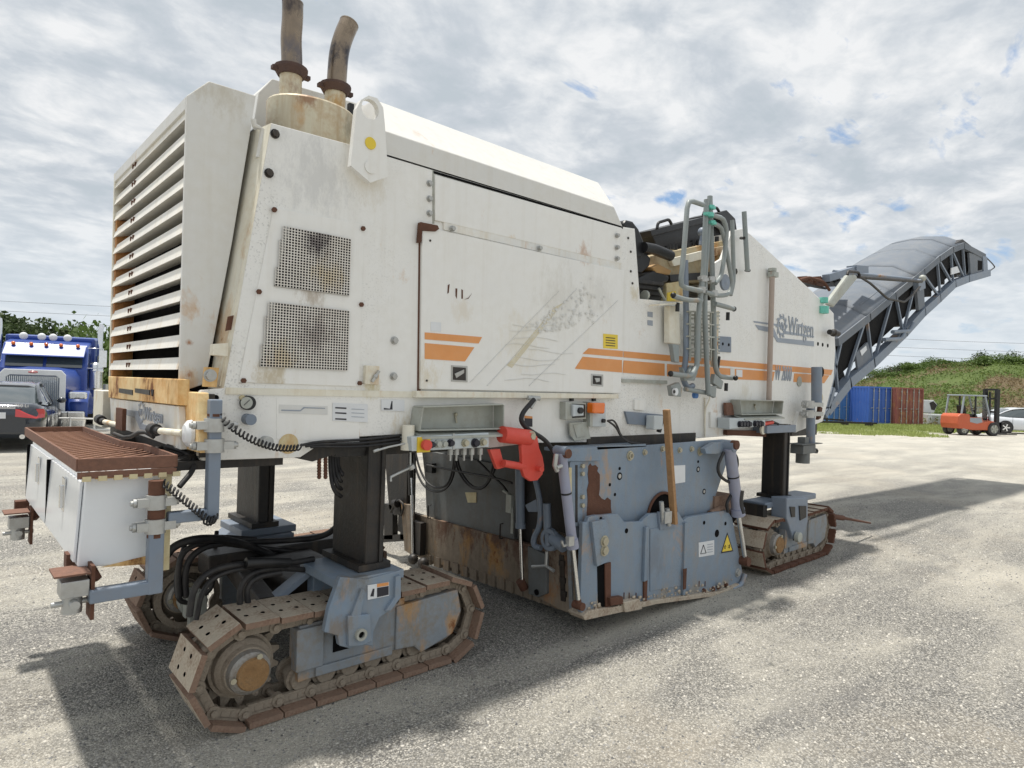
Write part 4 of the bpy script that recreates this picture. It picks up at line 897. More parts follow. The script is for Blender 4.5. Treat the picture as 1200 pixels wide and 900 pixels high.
a1[1] = Vector((a1[0].x, YA, a1[1].z)); a1[2].z = a1[1].z
m = MB(); m.cyl(a1[0], a1[0] + Vector((0, 0, -.24)), .032, n=14); arm1 = m.build('sensor_arm', RUST, M)
sqpipe('arm_tube', [a1[0] + Vector((0, 0, -.18)), a1[1], a1[2]], .058, ARMG, arm1)
clamp(PY(183, 588, YA), (0, 0, 1), .032, arm1); clamp(PY(182, 616, YA), (0, 0, 1), .032, arm1)
side('rust_plate', [(191, 582), (195, 582), (192, 622), (188, 622)], YA - .02, .06, RUST, parent=arm1)
a2 = [PY(252, 468, YA), PY(250, 605, YA), PY(196, 602, YA)]; a2[1] = Vector((a2[0].x, YA, 1.10)); a2[2] = Vector((a2[2].x, YA, 1.10))
arm2 = sqpipe('sensor_arm', a2, .052, ARMG)
clamp(PY(251, 498, YA), (0, 0, 1), .034, arm2); clamp(PY(251, 522, YA), (0, 0, 1), .034, arm2)
c = PY(251, 488, YA); MB().cyl(c, c + Vector((0, 0, .012)), .03, n=12).build('rust_cap', RUST, arm2)
for c, k in ((PY(85, 688, 3.06), 1), (PY(21, 612, 4.75), 1.0)):
    s_ = .9
    m = MB(); m.box(c + Vector((-.05 * s_, -.05, -.03)), c + Vector((.055 * s_, .05, .035))); m.cyl(c + Vector((0, 0, -.10)), c + Vector((0, 0, -.02)), .035, n=12)
    m.cyl(c + Vector((-.07, 0, -.06)), c + Vector((.075, 0, -.06)), .012, n=8); m.cyl(c + Vector((0, -.075, -.055)), c + Vector((0, .07, -.055)), .018, n=8)
    h = m.build('end_clamp', ZINC, M, .003)
    MB().box(c + Vector((-.07, -.07, .06)), c + Vector((.05, .08, .067))).build('rust_cover', RUSTBR, h)
    m = MB(); m.box(c + Vector((.055, -.05, -.13)), c + Vector((.068, .05, .085))); m.build('rust_plate', RUST, h)
    m = MB(); m.cbox(c + Vector((.03, .17, .07)), (.07, .07, .06)); m.bar(c + Vector((.06, .1, .07)), c + Vector((.09, .05, 0)), .03, .03); m.build('rust_block', RUST, h)
# coil cords
def coil(a, b_, sag, r, turns, th=.0045):
    a, b_ = Vector(a), Vector(b_); pts = []; n_ = turns * 9
    for i in range(n_ + 1):
        t = i / n_; p = a.lerp(b_, t); p.z -= sag * 4 * t * (1 - t)
        ang = t * turns * 2 * math.pi; pts.append(p + Vector((math.cos(ang) * r * .35, math.sin(ang) * r, math.cos(ang) * r)))
    return MB().tube(pts, th, 5)
coil(PY(258, 489, 2.99), PY(352, 524, 3.03), .05, .014, 22).build('coil_cord', RUBBER, M)
coil(PY(192, 566, 2.98), PY(240, 606, 2.98), -.0, .014, 13).build('coil_cord', RUBBER, M)
coil(PY(240, 608, 2.98), PY(253, 607, 2.98), .012, .018, 4).build('coil_cord', RUBBER, M)

# ---- crawler tracks
def shoe_mesh(mat, mat2, w, L_, t=.029):
    # plate in local x (travel), y (across), z outward; four round holes sunk in the outer face
    m = MB(); hx, hy = L_ / 2, w / 2; z = t; n = 8
    cs = [(-.030, -.052), (.030, -.052 + .0), (-.030, .035), (.030, .035)]
    for ix in range(2):
        for iy in range(2):
            cell = {0: (-hx, 0), 1: (0, hx)}[ix]; cy = {0: (-hy * .62, 0.0), 1: (0.0, hy * .62)}[iy]
            ccx, ccy = (cell[0] + cell[1]) / 2, (cy[0] + cy[1]) / 2; r = .0115
            sq = []
            for i in range(n):
                a = 2 * math.pi * (i + .5) / n; dx, dy = math.cos(a), math.sin(a)
                k = min((cell[1] - cell[0]) / 2 / max(abs(dx), 1e-6), (cy[1] - cy[0]) / 2 / max(abs(dy), 1e-6)); sq.append((ccx + dx * k, ccy + dy * k, z))
            cor = [(cell[0], cy[0], z), (cell[1], cy[0], z), (cell[1], cy[1], z), (cell[0], cy[1], z)]
            ho = [(ccx + math.cos(2 * math.pi * (i + .5) / n) * r, ccy + math.sin(2 * math.pi * (i + .5) / n) * r * 1.25, z) for i in range(n)]
            hb_ = [(x, y, z - .018) for x, y, _ in ho]
            m.m = 0
            m.add(ho + sq, [(i, n + i, n + (i + 1) % n, (i + 1) % n) for i in range(n)])
            for q in cor:
                j = min(range(n), key=lambda i: (sq[i][0] + sq[(i + 1) % n][0] - 2 * q[0]) ** 2 + (sq[i][1] + sq[(i + 1) % n][1] - 2 * q[1]) ** 2)
                m.add([sq[j], q, sq[(j + 1) % n]], [(0, 1, 2)])
            m.m = 1; m.add(ho + hb_, [(i, (i + 1) % n, n + (i + 1) % n, n + i) for i in range(n)]); m.add(hb_, [tuple(range(n))]); m.m = 0
    for a, b_ in ((-hy, -hy * .62), (hy * .62, hy)): m.add([(-hx, a, z), (hx, a, z), (hx, b_, z), (-hx, b_, z)], [(0, 1, 2, 3)])
    m.m = 2
    m.add([(-hx, -hy, 0), (hx, -hy, 0), (hx, hy, 0), (-hx, hy, 0), (-hx, -hy, z), (hx, -hy, z), (hx, hy, z), (-hx, hy, z)],
          [(3, 2, 1, 0), (0, 1, 5, 4), (1, 2, 6, 5), (2, 3, 7, 6), (3, 0, 4, 7)])
    return m.mesh('track_shoe', [mat, VOID, mat2])
def flat_shoe(mat, mat2, w, L_, t=.03):
    m = MB(); hx, hy = L_ / 2, w / 2
    m.add([(-hx, -hy, t), (hx, -hy, t), (hx, hy, t), (-hx, hy, t)], [(0, 1, 2, 3)]); m.m = 1
    m.add([(-hx, -hy, 0), (hx, -hy, 0), (hx, hy, 0), (-hx, hy, 0), (-hx, -hy, t), (hx, -hy, t), (hx, hy, t), (-hx, hy, t)], [(3, 2, 1, 0), (0, 1, 5, 4), (1, 2, 6, 5), (2, 3, 7, 6), (3, 0, 4, 7)])
    m.m = 1
    for x in (-hx * .6, 0, hx * .6): m.box((x - .008, -hy - .004, t * .2), (x + .008, -hy + .01, t * .9))
    return m.mesh('track_shoe', [mat, mat2])
SW = .34; PITCH = .172
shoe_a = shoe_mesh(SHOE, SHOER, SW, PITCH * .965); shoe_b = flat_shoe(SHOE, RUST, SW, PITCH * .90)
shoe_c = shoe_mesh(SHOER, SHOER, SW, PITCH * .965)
def link_mesh():
    m = MB()
    for y in (-.10, .04):
        m.box((-.07, y, -.055), (.07, y + .022, -.012)); m.cyl((-.085, y - .006, -.035), (-.085, y + .03, -.035), .034, n=10)
    m.box((-.06, -.10, -.014), (.06, .062, 0))
    m.cyl((-.085, -.12, -.035), (-.085, .09, -.035), .017, n=8)
    m.box((-.028, -.103, -.045), (-.012, -.099, -.02)); m.box((.018, -.103, -.045), (.034, -.099, -.02))
    return m.mesh('track_link', LINKM)
LINK = link_mesh()
def track(xa, xb, y0, label, shoe, near=True, H=.53, front=False):
    """xa..xb overall extent along x, near edge of the shoes at y0"""
    R_ = H / 2; yc = y0 + SW / 2; ca, cb = xa + R_, xb - R_
    s = -1 if near else 1                              # side on which the motor cover sits
    yo = yc + s * .09
    fm = MB()
    fm.prism([(x, yo - .03, z) for x, z in [(ca + .27, .14), (ca + .27, .43), (cb - .30, .46), (cb - .28, .50) if 0 else (cb - .30, .46), (cb - .30, .17)]], (0, .06, 0))
    fm.box((ca + .30, yc - .07, .17), (cb - .05, yc + .07, .42))
    fo = fm.build('crawler_track', BLUEW, M, .004, label=label)
    og_ = Vector(MORG)
    # front cover and side frame details
    m = MB(); m.prism([(x, yo - .045 * 1, z) for x, z in [(cb - .36, .42), (cb + .08, .44), (cb + .11, .30), (cb + .05, .17), (cb - .18, .11), (cb - .23, .16), (cb - .36, .17)]], (0, .06, 0)); m.build('idler_cover', BLUEW, fo, .008)
    m = MB(); m.box((ca + .25, yo - .05, .20), (ca + .40, yo + .02, .42)); m.box((ca + .36, yo - .046, .15), (cb - .38, yo - .02, .20)); m.build('frame_plate', BLUEW, fo, .006)
    m = MB(); m.box((ca + .46, yo - .034, .25), (ca + .57, yo - .028, .34)); m.build('frame_window', VOID, fo)
    # sprocket with teeth
    m = MB(); nt_ = 15; ro, ri = R_ - .055, R_ - .10; pr = []
    for i in range(nt_):
        for k_, rr in ((0, ri), (.3, ro), (.5, ro), (.8, ri)):
            a = 2 * math.pi * (i + k_) / nt_; pr.append((ca + math.cos(a) * rr, yc - .02, R_ + .012 + math.sin(a) * rr))
    m.prism(pr, (0, .04, 0)); m.build('sprocket', LINKM, fo)
    m = MB(); yy = yc + s * .02
    m.lathe((ca, yy, R_ + .02), (0, s, 0), [(0, .165), (.04, .16), (.042, .145), (.075, .140), (.10, .118), (.13, .112), (.135, 0)], 28); m.build('drive_drum', LINKM, fo)
    hb_ = MB(); hb_.lathe((ca, yy + s * .13, R_ + .02), (0, s, 0), [(0, .105), (.035, .100), (.045, .085), (.048, 0)], 28); ho = hb_.build('hub', HUBZ, fo)
    m = MB(); m.lathe((ca + .008, yy + s * .176, R_ + .018), (0, s, 0), [(0, .080), (.012, .074), (.014, 0)], 22); m.build('hub_cap', HUBM, ho)
    m = MB()
    for a in (3.25, 1.15):
        c = Vector((ca + math.cos(a) * .086, yy + s * .178, R_ + .02 + math.sin(a) * .086)); m.cyl(c, c + Vector((0, s * .010, 0)), .014, n=10); m.cyl(c, c + Vector((0, s * .012, 0)), .006, n=8); m.build('hub_bolt', BOLT, ho); m = MB()
    m = MB(); m.lathe((cb, yc - .04, R_ + .012), (0, 1, 0), [(-.0, .10), (0, .185), (.02, .195), (.06, .195), (.08, .185), (.08, .10)], 26); m.cyl((cb, yc - .07, R_), (cb, yc + .07, R_), .10, n=18); m.build('idler_wheel', LINKM, fo)
    rl = MB(); rl.lathe((0, -.09, 0), (0, 1, 0), [(0, .0), (0, .052), (.02, .056), (.022, .072), (.05, .072), (.052, .05), (.13, .05), (.132, .072), (.16, .072), (.162, .056), (.18, 0)], 16); rl = rl.mesh('track_roller', LINKM)
    nr = 6
    for k_ in range(nr): inst('track_roller', rl, fo, Vector((ca + .30 + k_ * (cb - ca - .5) / (nr - 1), yc, .135)) - og_)
    # shoes along the closed path
    st_ = cb - ca; per = 2 * st_ + 2 * math.pi * (R_ - .035); N_ = round(per / PITCH); step = per / N_
    rr = R_ - .035
    for i in range(N_):
        q = (i + .35) * step
        sag = 0
        if q < st_: x, z, th = ca + q, 2 * rr, 0; sag = -.018 * math.sin(math.pi * q / st_)
        elif q < st_ + math.pi * rr: t = (q - st_) / rr; x, z, th = cb + math.sin(t) * rr, rr + math.cos(t) * rr, t
        elif q < 2 * st_ + math.pi * rr: x, z, th = cb - (q - st_ - math.pi * rr), 0, math.pi
        else: t = (q - 2 * st_ - math.pi * rr) / rr; x, z, th = ca - math.sin(t) * rr, rr - math.cos(t) * rr, math.pi + t
        loc = Vector((x, yc, z + .035 + sag)) - og_
        jit = random.uniform(-.012, .012)
        inst('track_shoe', shoe, fo, loc + Vector((0, random.uniform(-.003, .003), 0)), (random.uniform(-.012, .012), th + jit, 0))
        inst('track_link', LINK, fo, loc, (0, th, 0))
    return ca, cb, yc, fo
nt1 = track(.91, 2.645, 3.14, 'near rear crawler track with dusty four-hole shoes and orange hub', shoe_a)
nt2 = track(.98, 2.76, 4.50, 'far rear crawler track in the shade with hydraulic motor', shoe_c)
nt3 = track(5.78, 7.46, 2.86, 'near front crawler track with rust edged flat shoes', shoe_b)
nt4 = track(5.78, 7.46, 4.60, 'far front crawler track', shoe_b)
# hydraulic motor inside the far rear track
m = MB(); c = Vector((nt2[0] + .03, 4.46, .27)); m.lathe(c + Vector((0, .08, 0)), (0, -1, 0), [(0, .20), (.03, .20), (.03, .16)], 26); m.build('motor_ring', LINKM, M)
m = MB(); m.cyl(c, c + Vector((0, -.08, 0)), .085, n=10); m.cbox(c + Vector((0, -.10, 0)), (.13, .06, .15)); m.cbox(c + Vector((.0, -.09, -.11)), (.07, .05, .07)); m.build('drive_motor', GALV, M, .006)
bolts([], 0, .01)
m = MB(); m.tube([c + Vector((-.05, -.12, .02)), c + Vector((-.11, -.13, .05)), c + Vector((-.12, -.1, .2)), c + Vector((-.05, -.05, .40))], .016, 8, smooth_path=2); m.tube([c + Vector((.05, -.12, .05)), c + Vector((.10, -.13, .1)), c + Vector((.11, -.1, .3)), c + Vector((.15, 0, .42))], .014, 8, smooth_path=2); m.build('hydraulic_hose', RUBBER, M)

# ---- lifting columns, yokes and their brackets
def column(cx_, cy_, w, zb, zt_, label=None, mat=DARK, wy=None):
    wy = wy or w; m = MB(); m.box((cx_ - w / 2, cy_ - wy / 2, zb), (cx_ + w / 2, cy_ + wy / 2, zt_))
    c_ = m.build('lifting_column', mat, M, .012, label=label)
    m = MB(); m.box((cx_ + w / 2, cy_ - wy / 2 + .03, zb), (cx_ + w / 2 + .03, cy_ - wy / 2 + .06, zt_)); m.box((cx_ + w / 2 - .02, cy_ - wy / 2 - .012, zb), (cx_ + w / 2, cy_ - wy / 2, zt_)); m.build('guide_strip', DARK, c_)
    m = MB(); m.prism([(cx_ - w / 2 - .05, cy_ - wy / 2 - .02, zb), (cx_ + w / 2 + .05, cy_ - wy / 2 - .02, zb), (cx_ + w / 2 + .05, cy_ + wy / 2 + .02, zb), (cx_ - w / 2 - .05, cy_ + wy / 2 + .02, zb)], (0, 0, .035)); m.build('collar', DARK, c_)
    return c_
C1 = column(1.85, 3.365, .10, .67, 1.46, wy=.40); C2 = column(1.76, 4.73, .09, .67, 1.46, wy=.44); C3 = column(6.50, 3.12, .09, .66, 1.42, wy=.24); C4 = column(6.60, 4.78, .09, .66, 1.42, wy=.24)
yk = MB(); yk.box((1.60, 3.08, .615), (2.00, 3.56, .665)); yk.box((1.64, 3.46, .45), (1.96, 3.54, .62)); Yk = yk.build('yoke', BLUEG, M, .006)
m = MB(); m.prism([PY(x, y, 3.07) for x, y in [(399, 676), (386, 712), (380, 741), (396, 745), (398, 757), (410, 760), (424, 756), (437, 757), (438, 740), (445, 724), (462, 712), (470, 697), (470, 668), (430, 679)]], (0, .04, 0)); m.build('yoke_plate', BLUEG, Yk, .005)
m = MB(); m.prism([PY(x, y, 3.045) for x, y in [(408, 722), (434, 720), (436, 752), (424, 757), (409, 758)]], (0, .03, 0)); m.build('pin_plate', BLUEG, Yk, .005)
c = PY(422, 743, 3.045); m = MB(); m.lathe(c, (0, -1, 0), [(0, .032), (.02, .032), (.02, .018), (.004, .018)], 18); m.build('pivot_pin', GALV, Yk)
c = PY(422, 743, 3.042); MB().cyl(c, c + Vector((0, -.004, 0)), .018, n=14).build('pin_hole', VOID, Yk)
m = MB(); m.prism([PY(x, y, 3.05) for x, y in [(424, 690), (428, 693), (423, 722), (412, 722)]], (0, .03, 0)); m.build('rib', BLUEG, Yk, .003); m = MB(); m.prism([PY(x, y, 3.05) for x, y in [(464, 676), (470, 674), (470, 700), (458, 716), (452, 716), (463, 700)]], (0, .03, 0)); m.build('rib', BLUEG, Yk, .003)
lb = side('label_plate', [(431, 686), (456, 682), (456, 698), (431, 703)], 3.064, .004, LABEL, parent=Yk)
m = MB().prism([PY(x, y, 3.0625) for x, y in [(442, 684.3), (455.5, 682.3), (455.5, 686), (442, 688.2)]], (0, .002, 0)); m.build('orange_band', ORANGE, Yk)
m = MB().prism([PY(x, y, 3.0625) for x, y in [(442, 689), (455.5, 686.8), (455.5, 697), (442, 700)]], (0, .002, 0)); m.build('dark_band', INK, Yk)
m = MB().prism([PY(x, y, 3.0625) for x, y in [(434, 699), (437, 690), (439, 690), (438, 699)]], (0, .002, 0)); m.build('pictogram', INK, Yk)
m = MB(); m.prism([(1.60, 3.47, .615), (1.60, 3.56, .615), (1.42, 3.56, .50), (1.42, 3.47, .50)], (.03, 0, -.02)); m.build('yoke_gusset', ARMG, M)
yk = MB(); yk.box((1.60, 4.50, .615), (1.99, 4.94, .665)); yk.prism([(1.60, 4.52, .62), (1.60, 4.9, .62), (1.42, 4.9, .47), (1.42, 4.52, .47)], (.03, 0, 0)); yk.box((1.64, 4.44, .42), (1.95, 4.50, .62)); yk.build('yoke', ARMG, M, .006)
# shaft beam between the rear tracks, hoses in the dark under the body
m = MB(); m.box((1.55, 3.6, .40), (1.95, 4.4, .56)); m.bar((1.4, 3.5, .45), (1.5, 4.4, .5), .10, .12); m.box((1.3, 4.2, .46), (2.3, 4.42, .6)); m.build('axle_beam', DARK, M, .01)
def hose(pts, r=.02, mat=RUBBER, name='hydraulic_hose', sp_=3): return MB().tube(pts, r, 8, smooth_path=sp_).build(name, mat, M)
hose([PY(222, 722, 3.42), PY(226, 690, 3.42), PY(245, 668, 3.42), PY(285, 660, 3.45), PY(340, 660, 3.5), PY(368, 655, 3.5)], .017)
hose([PY(230, 726, 3.45), PY(236, 694, 3.45), PY(252, 674, 3.45), PY(290, 664, 3.45), PY(350, 664, 3.5)], .014)
hose([PY(282, 720, 3.45), PY(280, 690, 3.45), PY(292, 672, 3.45), PY(320, 665, 3.45), PY(360, 668, 3.5)], .016)
hose([PY(292, 712, 3.45), PY(288, 690, 3.45), PY(300, 676, 3.45), PY(330, 671, 3.45)], .016)
hose([PY(288, 660, 3.42), PY(312, 659, 3.42), PY(338, 659, 3.45)], .03, BLACK, 'hose_sleeve')
hose([PY(192, 655, 4.0), PY(205, 638, 4.0), PY(235, 630, 4.0), PY(275, 633, 4.1), PY(330, 655, 4.2)], .024)
hose([PY(210, 700, 4.1), PY(208, 668, 4.1), PY(214, 645, 4.1), PY(240, 634, 4.1), PY(290, 640, 4.2), PY(360, 648, 4.2)], .018)
hose([PY(218, 700, 4.1), PY(216, 672, 4.1), PY(224, 650, 4.1), PY(250, 636, 4.1), PY(330, 634, 4.2), PY(380, 630, 4.1), PY(400, 612, 3.9)], .02)
hose([PY(186, 662, 4.2), PY(200, 640, 4.2), PY(240, 628, 4.2), PY(300, 632, 4.2)], .016)
for k in range(4): hose([PY(388 + k * 3, 512, 3.3), PY(386 + k * 3, 545, 3.3), PY(390 + k * 4, 575 - k * 6, 3.25), PY(400, 582 - k * 9, 3.3)], .011)
for x in (374, 381.5):
    m = MB()
    for k in range(8): c = PY(x, 535 + k * 3.4, 3.2); m.ball(c, .013, 6, 4, (1, .6 + .5 * (k % 2), 1.0))
    m.cyl(PY(x, 533, 3.2), PY(x, 561, 3.2), .007, n=6); m.build('hanging_chain', RUST, M)
m = MB(); m.prism([PY(x, y, YS + .06) for x, y in [(352, 538), (375, 512), (478, 510), (478, 524), (400, 530), (366, 541)]], (0, .3, 0)); m.box((1.62, 3.2, 1.30), (2.45, 4.8, 1.44)); m.build('column_guide', DARK, M)
for k in range(3): hose([PY(352 + k * 6, 522 + k, 3.1), PY(375, 517 + k * 3, 3.1), PY(420, 516 + k * 4, 3.12), PY(470, 510 + k * 4, 3.1)], .007)

# front yoke (near)
m = MB(); m.box((6.05, 2.98, .60), (7.20, 3.22, .66)); m.prism([PY(x, y, 2.84) for x, y in [(922, 584), (947, 583), (947, 612), (941, 628), (938, 632), (930, 632), (922, 608)]], (0, .16, 0)); fy = m.build('yoke', ARMG, M, .01)
m = MB(); m.prism([PY(x, y, 2.83) for x, y in [(926, 594), (932, 594), (932, 606), (928, 606)]], (0, .02, 0)); m.prism([PY(x, y, 2.83) for x, y in [(937, 593), (945, 593), (945, 606), (938, 610)]], (0, .02, 0)); m.build('yoke_recess', DARK, fy)
c = PY(933, 629, 2.83); MB().lathe(c, (0, -1, 0), [(0, .05), (.04, .05), (.045, .03), (.045, 0)], 14).build('pivot_pin', GALV, fy)
m = MB(); m.box((6.0, 2.98, .42), (6.08, 4.7, .64)); m.build('steering_link', DARK, M)
p0, p1 = PY(975, 605, 2.95), PY(988, 607, 2.95); p2 = PY(1020, 613, 2.95)
MB().tube([p0, p1], .03, 8).build('tow_rod', RUST, M); MB().tube([p1, p2], [.018, .010], 8).build('tow_rod_tip', RUST, M)

# ---- milling drum housing
DX0, DX1, DYN, DYF = 3.47, 5.10, 3.02, 4.90
m = MB(); m.box((DX0 + .10, DYN + .1, .45), (DX1 - .1, DYF, 1.36)); m.build('drum_housing', DARK, M)
# upper cover plate and scraper blade seen from behind, traced at X = 3.47
sc = rear('scraper_upper_plate', [(492, 508), (610, 522), (606, 640), (600, 634), (500, 607), (498, 560)], DX0 + .06, .04, DKPLATE, .004)
rear('scraper_cover', [(500, 528), (606, 548), (602, 634), (500, 607)], DX0 + .03, .03, DKPLATE, .006, parent=sc)
sb = rear('scraper_blade', [(480, 600), (500, 606), (604, 634), (700, 658), (700, 722), (660, 711), (596, 687), (480, 650)], DX0, .05, SCRAP, .004)
m = MB()
for k in range(16):
    t = k / 15; x = 502 + (662 - 502) * t; y = 657 + (711 - 657) * t
    c = PX(x, y, DX0); MB().box(c + Vector((-.012, -.045, -.03)), c + Vector((.03, .045, .06))).build('blade_tooth', SCRAP, sb, .003)
m = MB(); m.box(PX(476, 515, 3.40) + Vector((0, -.0, -.9)), PX(476, 515, 3.40) + Vector((.10, .10, .0))); m.build('corner_column', DARK, M)
rear('rust_side_strip', [(470, 590), (480, 592), (482, 650), (474, 645)], 3.36, .05, SCRAP)
m = MB(); m.cyl(PX(480, 510, 3.38), PX(482, 580, 3.38), .028, n=12); p_ = m.build('scraper_cylinder', DARK, M); MB().cyl(PX(482, 560, 3.375), PX(484, 652, 3.375), .014, n=12).build('piston_rod', CHROME, p_)
m = MB(); m.ball(PX(484, 655, 3.36), .05); m.ball(PX(496, 660, 3.38), .055); m.cbox(PX(490, 630, 3.42), (.06, .16, .3)); m.build('pivot_block', DARK, M)
# left: dark uprights seen between column and housing
m = MB(); m.prism([PX(x, y, 3.38) for x, y in [(449, 512), (478, 514), (476, 600), (462, 604), (456, 596)]], (.1, 0, 0)); m.prism([PX(x, y, 3.38) for x, y in [(442, 628), (474, 626), (474, 634), (442, 636)]], (.06, 0, 0)); m.prism([PX(x, y, 3.38) for x, y in [(450, 590), (460, 592), (460, 632), (450, 632)]], (.06, 0, 0)); m.prism([PX(x, y, 3.38) for x, y in [(469, 590), (480, 592), (480, 634), (469, 632)]], (.06, 0, 0)); m.build('ladder_frame', DARK, M)
m = MB(); m.cyl(PX(462, 590, 3.35), PX(466, 590, 3.35), .04); m.tube([PX(x, y, 3.34) for x, y in [(458, 600), (466, 584), (474, 592), (470, 604)]], .012, 6, smooth_path=1); m.build('chain_hook', DARK, M)
# hoses in front of the housing
for pts_ in ([(484, 528), (488, 555), (500, 575), (520, 577), (532, 560), (534, 530)], [(486, 526), (492, 552), (504, 571), (522, 572), (530, 556), (533, 528)],
             [(534, 530), (540, 555), (555, 573), (570, 570), (578, 548), (578, 535)], [(532, 530), (536, 552), (550, 572), (568, 574), (580, 550)],
             [(500, 545), (540, 553), (580, 560), (600, 566)], [(560, 540), (580, 560), (592, 572), (596, 580)]):
    hose([PX(x, y, 3.40) for x, y in pts_], .010)
m = MB(); m.tube([PX(x, y, 3.38) for x, y in [(590, 575), (598, 580), (601, 600), (600, 625)]], .012, 8, smooth_path=2); m.cbox(PX(598, 590, 3.38), (.04, .06, .14)); m.build('hose_fitting', GALV, M)
for x, y in ((507, 600), (592, 623)): 
    c = PX(x, y, DX0 + .0); m = MB(); m.tube([c + Vector((0, .03, .06)), c + Vector((-.03, .03, .06)), c + Vector((-.03, .03, -.06)), c + Vector((0, .03, -.06))], .007, 6); m.build('grab_handle', DARK, sc)
rear('label_plate', [(545, 577), (558, 577), (558, 589), (548, 589)], DX0 + .024, .004, CANV, parent=sc)
c = PX(505, 548, DX0 - .01); MB().cbox(c, (.05, .1, .09)).build('junction_block', BLACK, M)
# rear lift cylinder of the scraper and the curved arm beside it
m = MB(); m.cyl(PX(609, 545, 3.36), PX(610, 613, 3.36), .036, n=16); cy = m.build('lift_cylinder', ARMG, M)
MB().cyl(PX(610, 613, 3.36), PX(610, 619, 3.36), .04, n=16).build('gland', ARMG, cy); MB().cyl(PX(610, 617, 3.36), PX(612, 682, 3.36), .014, n=12).build('piston_rod', CHROME, cy)
m = MB(); m.cyl(PX(612, 680, 3.36) + Vector((-.02, 0, 0)), PX(612, 690, 3.36) + Vector((.02, 0, 0)), .035); m.build('rod_eye', RUST, cy)
rear('lever_bracket', [(615, 592), (628, 585), (632, 594), (630, 600), (619, 600)], 3.34, .03, ARMG, .003)
m = MB(); m.tube([PX(x, y, 3.34) for x, y in [(626, 555), (634, 590), (633, 618), (626, 628), (625, 640), (634, 642)]], .022, 8, smooth_path=2); m.tube([PX(x, y, 3.33) for x, y in [(641, 590), (642, 620), (643, 640)]], .03, 8); m.build('curved_arm', ARMG, M)
rear('side_shield', [(624, 620), (640, 620), (668, 630), (680, 700), (682, 722), (660, 716), (640, 706), (618, 694)], 3.40, .05, SCRAP, .004)
rear('side_shield_lug', [(618, 640), (640, 650), (640, 696), (630, 700), (619, 696)], 3.37, .04, DKPLATE, .006)
rear('shield_rib', [(664, 640), (668, 642), (671, 716), (667, 716)], 3.385, .02, BLUEW, .003); rear('shield_strip', [(655, 650), (660, 651), (662, 705), (657, 704)], 3.39, .015, DARK)
for x, y in ((658.5, 660), (659.5, 680), (660.5, 696)): MB().cbox(PX(x, y, 3.385), (.02, .05, .04)).build('bolt_block', DARK, M, .003)
c = PX(629, 694, 3.365); MB().cyl(c, c + Vector((-.006, 0, 0)), .022, n=14).build('lug_hole', VOID, M)
m = MB(); m.cyl(PX(648, 630, 3.33), PX(662, 640, 3.33), .05, n=14); m.lathe(PX(646, 632, 3.33), (-1, 0, 0), [(0, .085), (.03, .08), (.032, .05)], 16); m.build('pivot_drum', ARMG, M)
m = MB(); m.tube([PX(641, 646, 3.30), PX(640, 663, 3.30)], .012, 8); m.tube([PX(624, 664, 3.30), PX(640, 663, 3.30), PX(649, 669, 3.30)], .013, 8); m.build('t_handle', ZINC, M)
# red swing arm
RY = 2.98
red = side('red_swing_arm', [(612, 514), (618, 506), (624, 505), (630, 512), (632, 525), (636, 535), (638, 546), (636, 556), (630, 563), (622, 564), (615, 559), (612, 550), (612, 535), (611, 524)], RY, .03, RED, .004)
m = MB(); a, b_ = PY(588, 509, RY + .02), PY(620, 513, RY + .02); m.cyl(Vector((b_.x, RY + .02, b_.z)), a, .052, n=18); m.build('arm_tube', RED, red)
m = MB(); m.prism([PY(x, y, RY + .06) for x, y in [(574, 527), (586, 526), (592, 548), (583, 550)]], (0, .03, 0)); m.build('link_plate', RED, red, .003)
m = MB(); m.cyl(PY(590, 543, RY + .02), PY(614, 547, RY + .02), .024, n=14); m.build('link_tube', RED, red)
c = PY(621, 511, RY); m = MB(); m.cyl(c, c + Vector((0, -.02, 0)), .034, n=16); m.cyl(c + Vector((0, -.02, 0)), c + Vector((0, -.035, 0)), .022, n=6); m.build('bolt', BOLT, red)
c = PY(630, 549, RY); m = MB(); m.cyl(c, c + Vector((-.01, -.05, 0)), .018, n=12); m.build('stub_pin', RED, red)

# blue side plates
PYU = 2.98
up = side('upper_side_plate', [(664, 524), (757, 522), (849, 515), (858, 516), (850, 548), (839, 580), (838, 612), (690, 640), (668, 636)], PYU, .03, BLUEG, .004)
side('top_bracket', [(650, 526), (700, 524), (704, 540), (664, 541), (656, 532)], PYU - .03, .03, BLUEG, .004, parent=up)
m = MB(); m.box(PY(655, 528, PYU) + Vector((0, 0, -.01)), PY(757, 522, PYU) + Vector((0, .14, .012))); m.build('top_ledge', BLUEG, up)
side('rust_area', [(690, 546), (692, 543), (694, 546), (698, 545), (701, 548), (700, 552), (703, 556), (703, 572), (702, 580), (705, 584), (709, 586), (712, 583), (716, 586), (716, 594), (717, 603), (702, 606), (688, 604), (689, 586), (688, 574), (690, 566), (689, 556)], PYU - .003, .004, RUST, parent=up)
side('channel_post', [(668, 541), (682, 540), (683, 616), (668, 618)], PYU - .02, .05, BLUEG, .003, parent=up)
side('channel_gap', [(674.5, 545), (677, 545), (677, 612), (674.5, 612)], PYU - .023, .006, DARK, parent=up); side('yellow_strip', [(667, 548), (670, 548), (670, 598), (667, 598)], PYU - .024, .006, CANV, parent=up)
bolts([(681.5, 546), (681.5, 555), (681.5, 582), (681.5, 592)], PYU - .02, .016, BOLT, up, washer=False)
bolts([(738, 534), (755, 530), (776, 526), (796, 527.5), (810, 526)], PYU, .018, BOLT, up); bolts([(738, 534), (820, 529)], PYU, .028, BOLT, up)
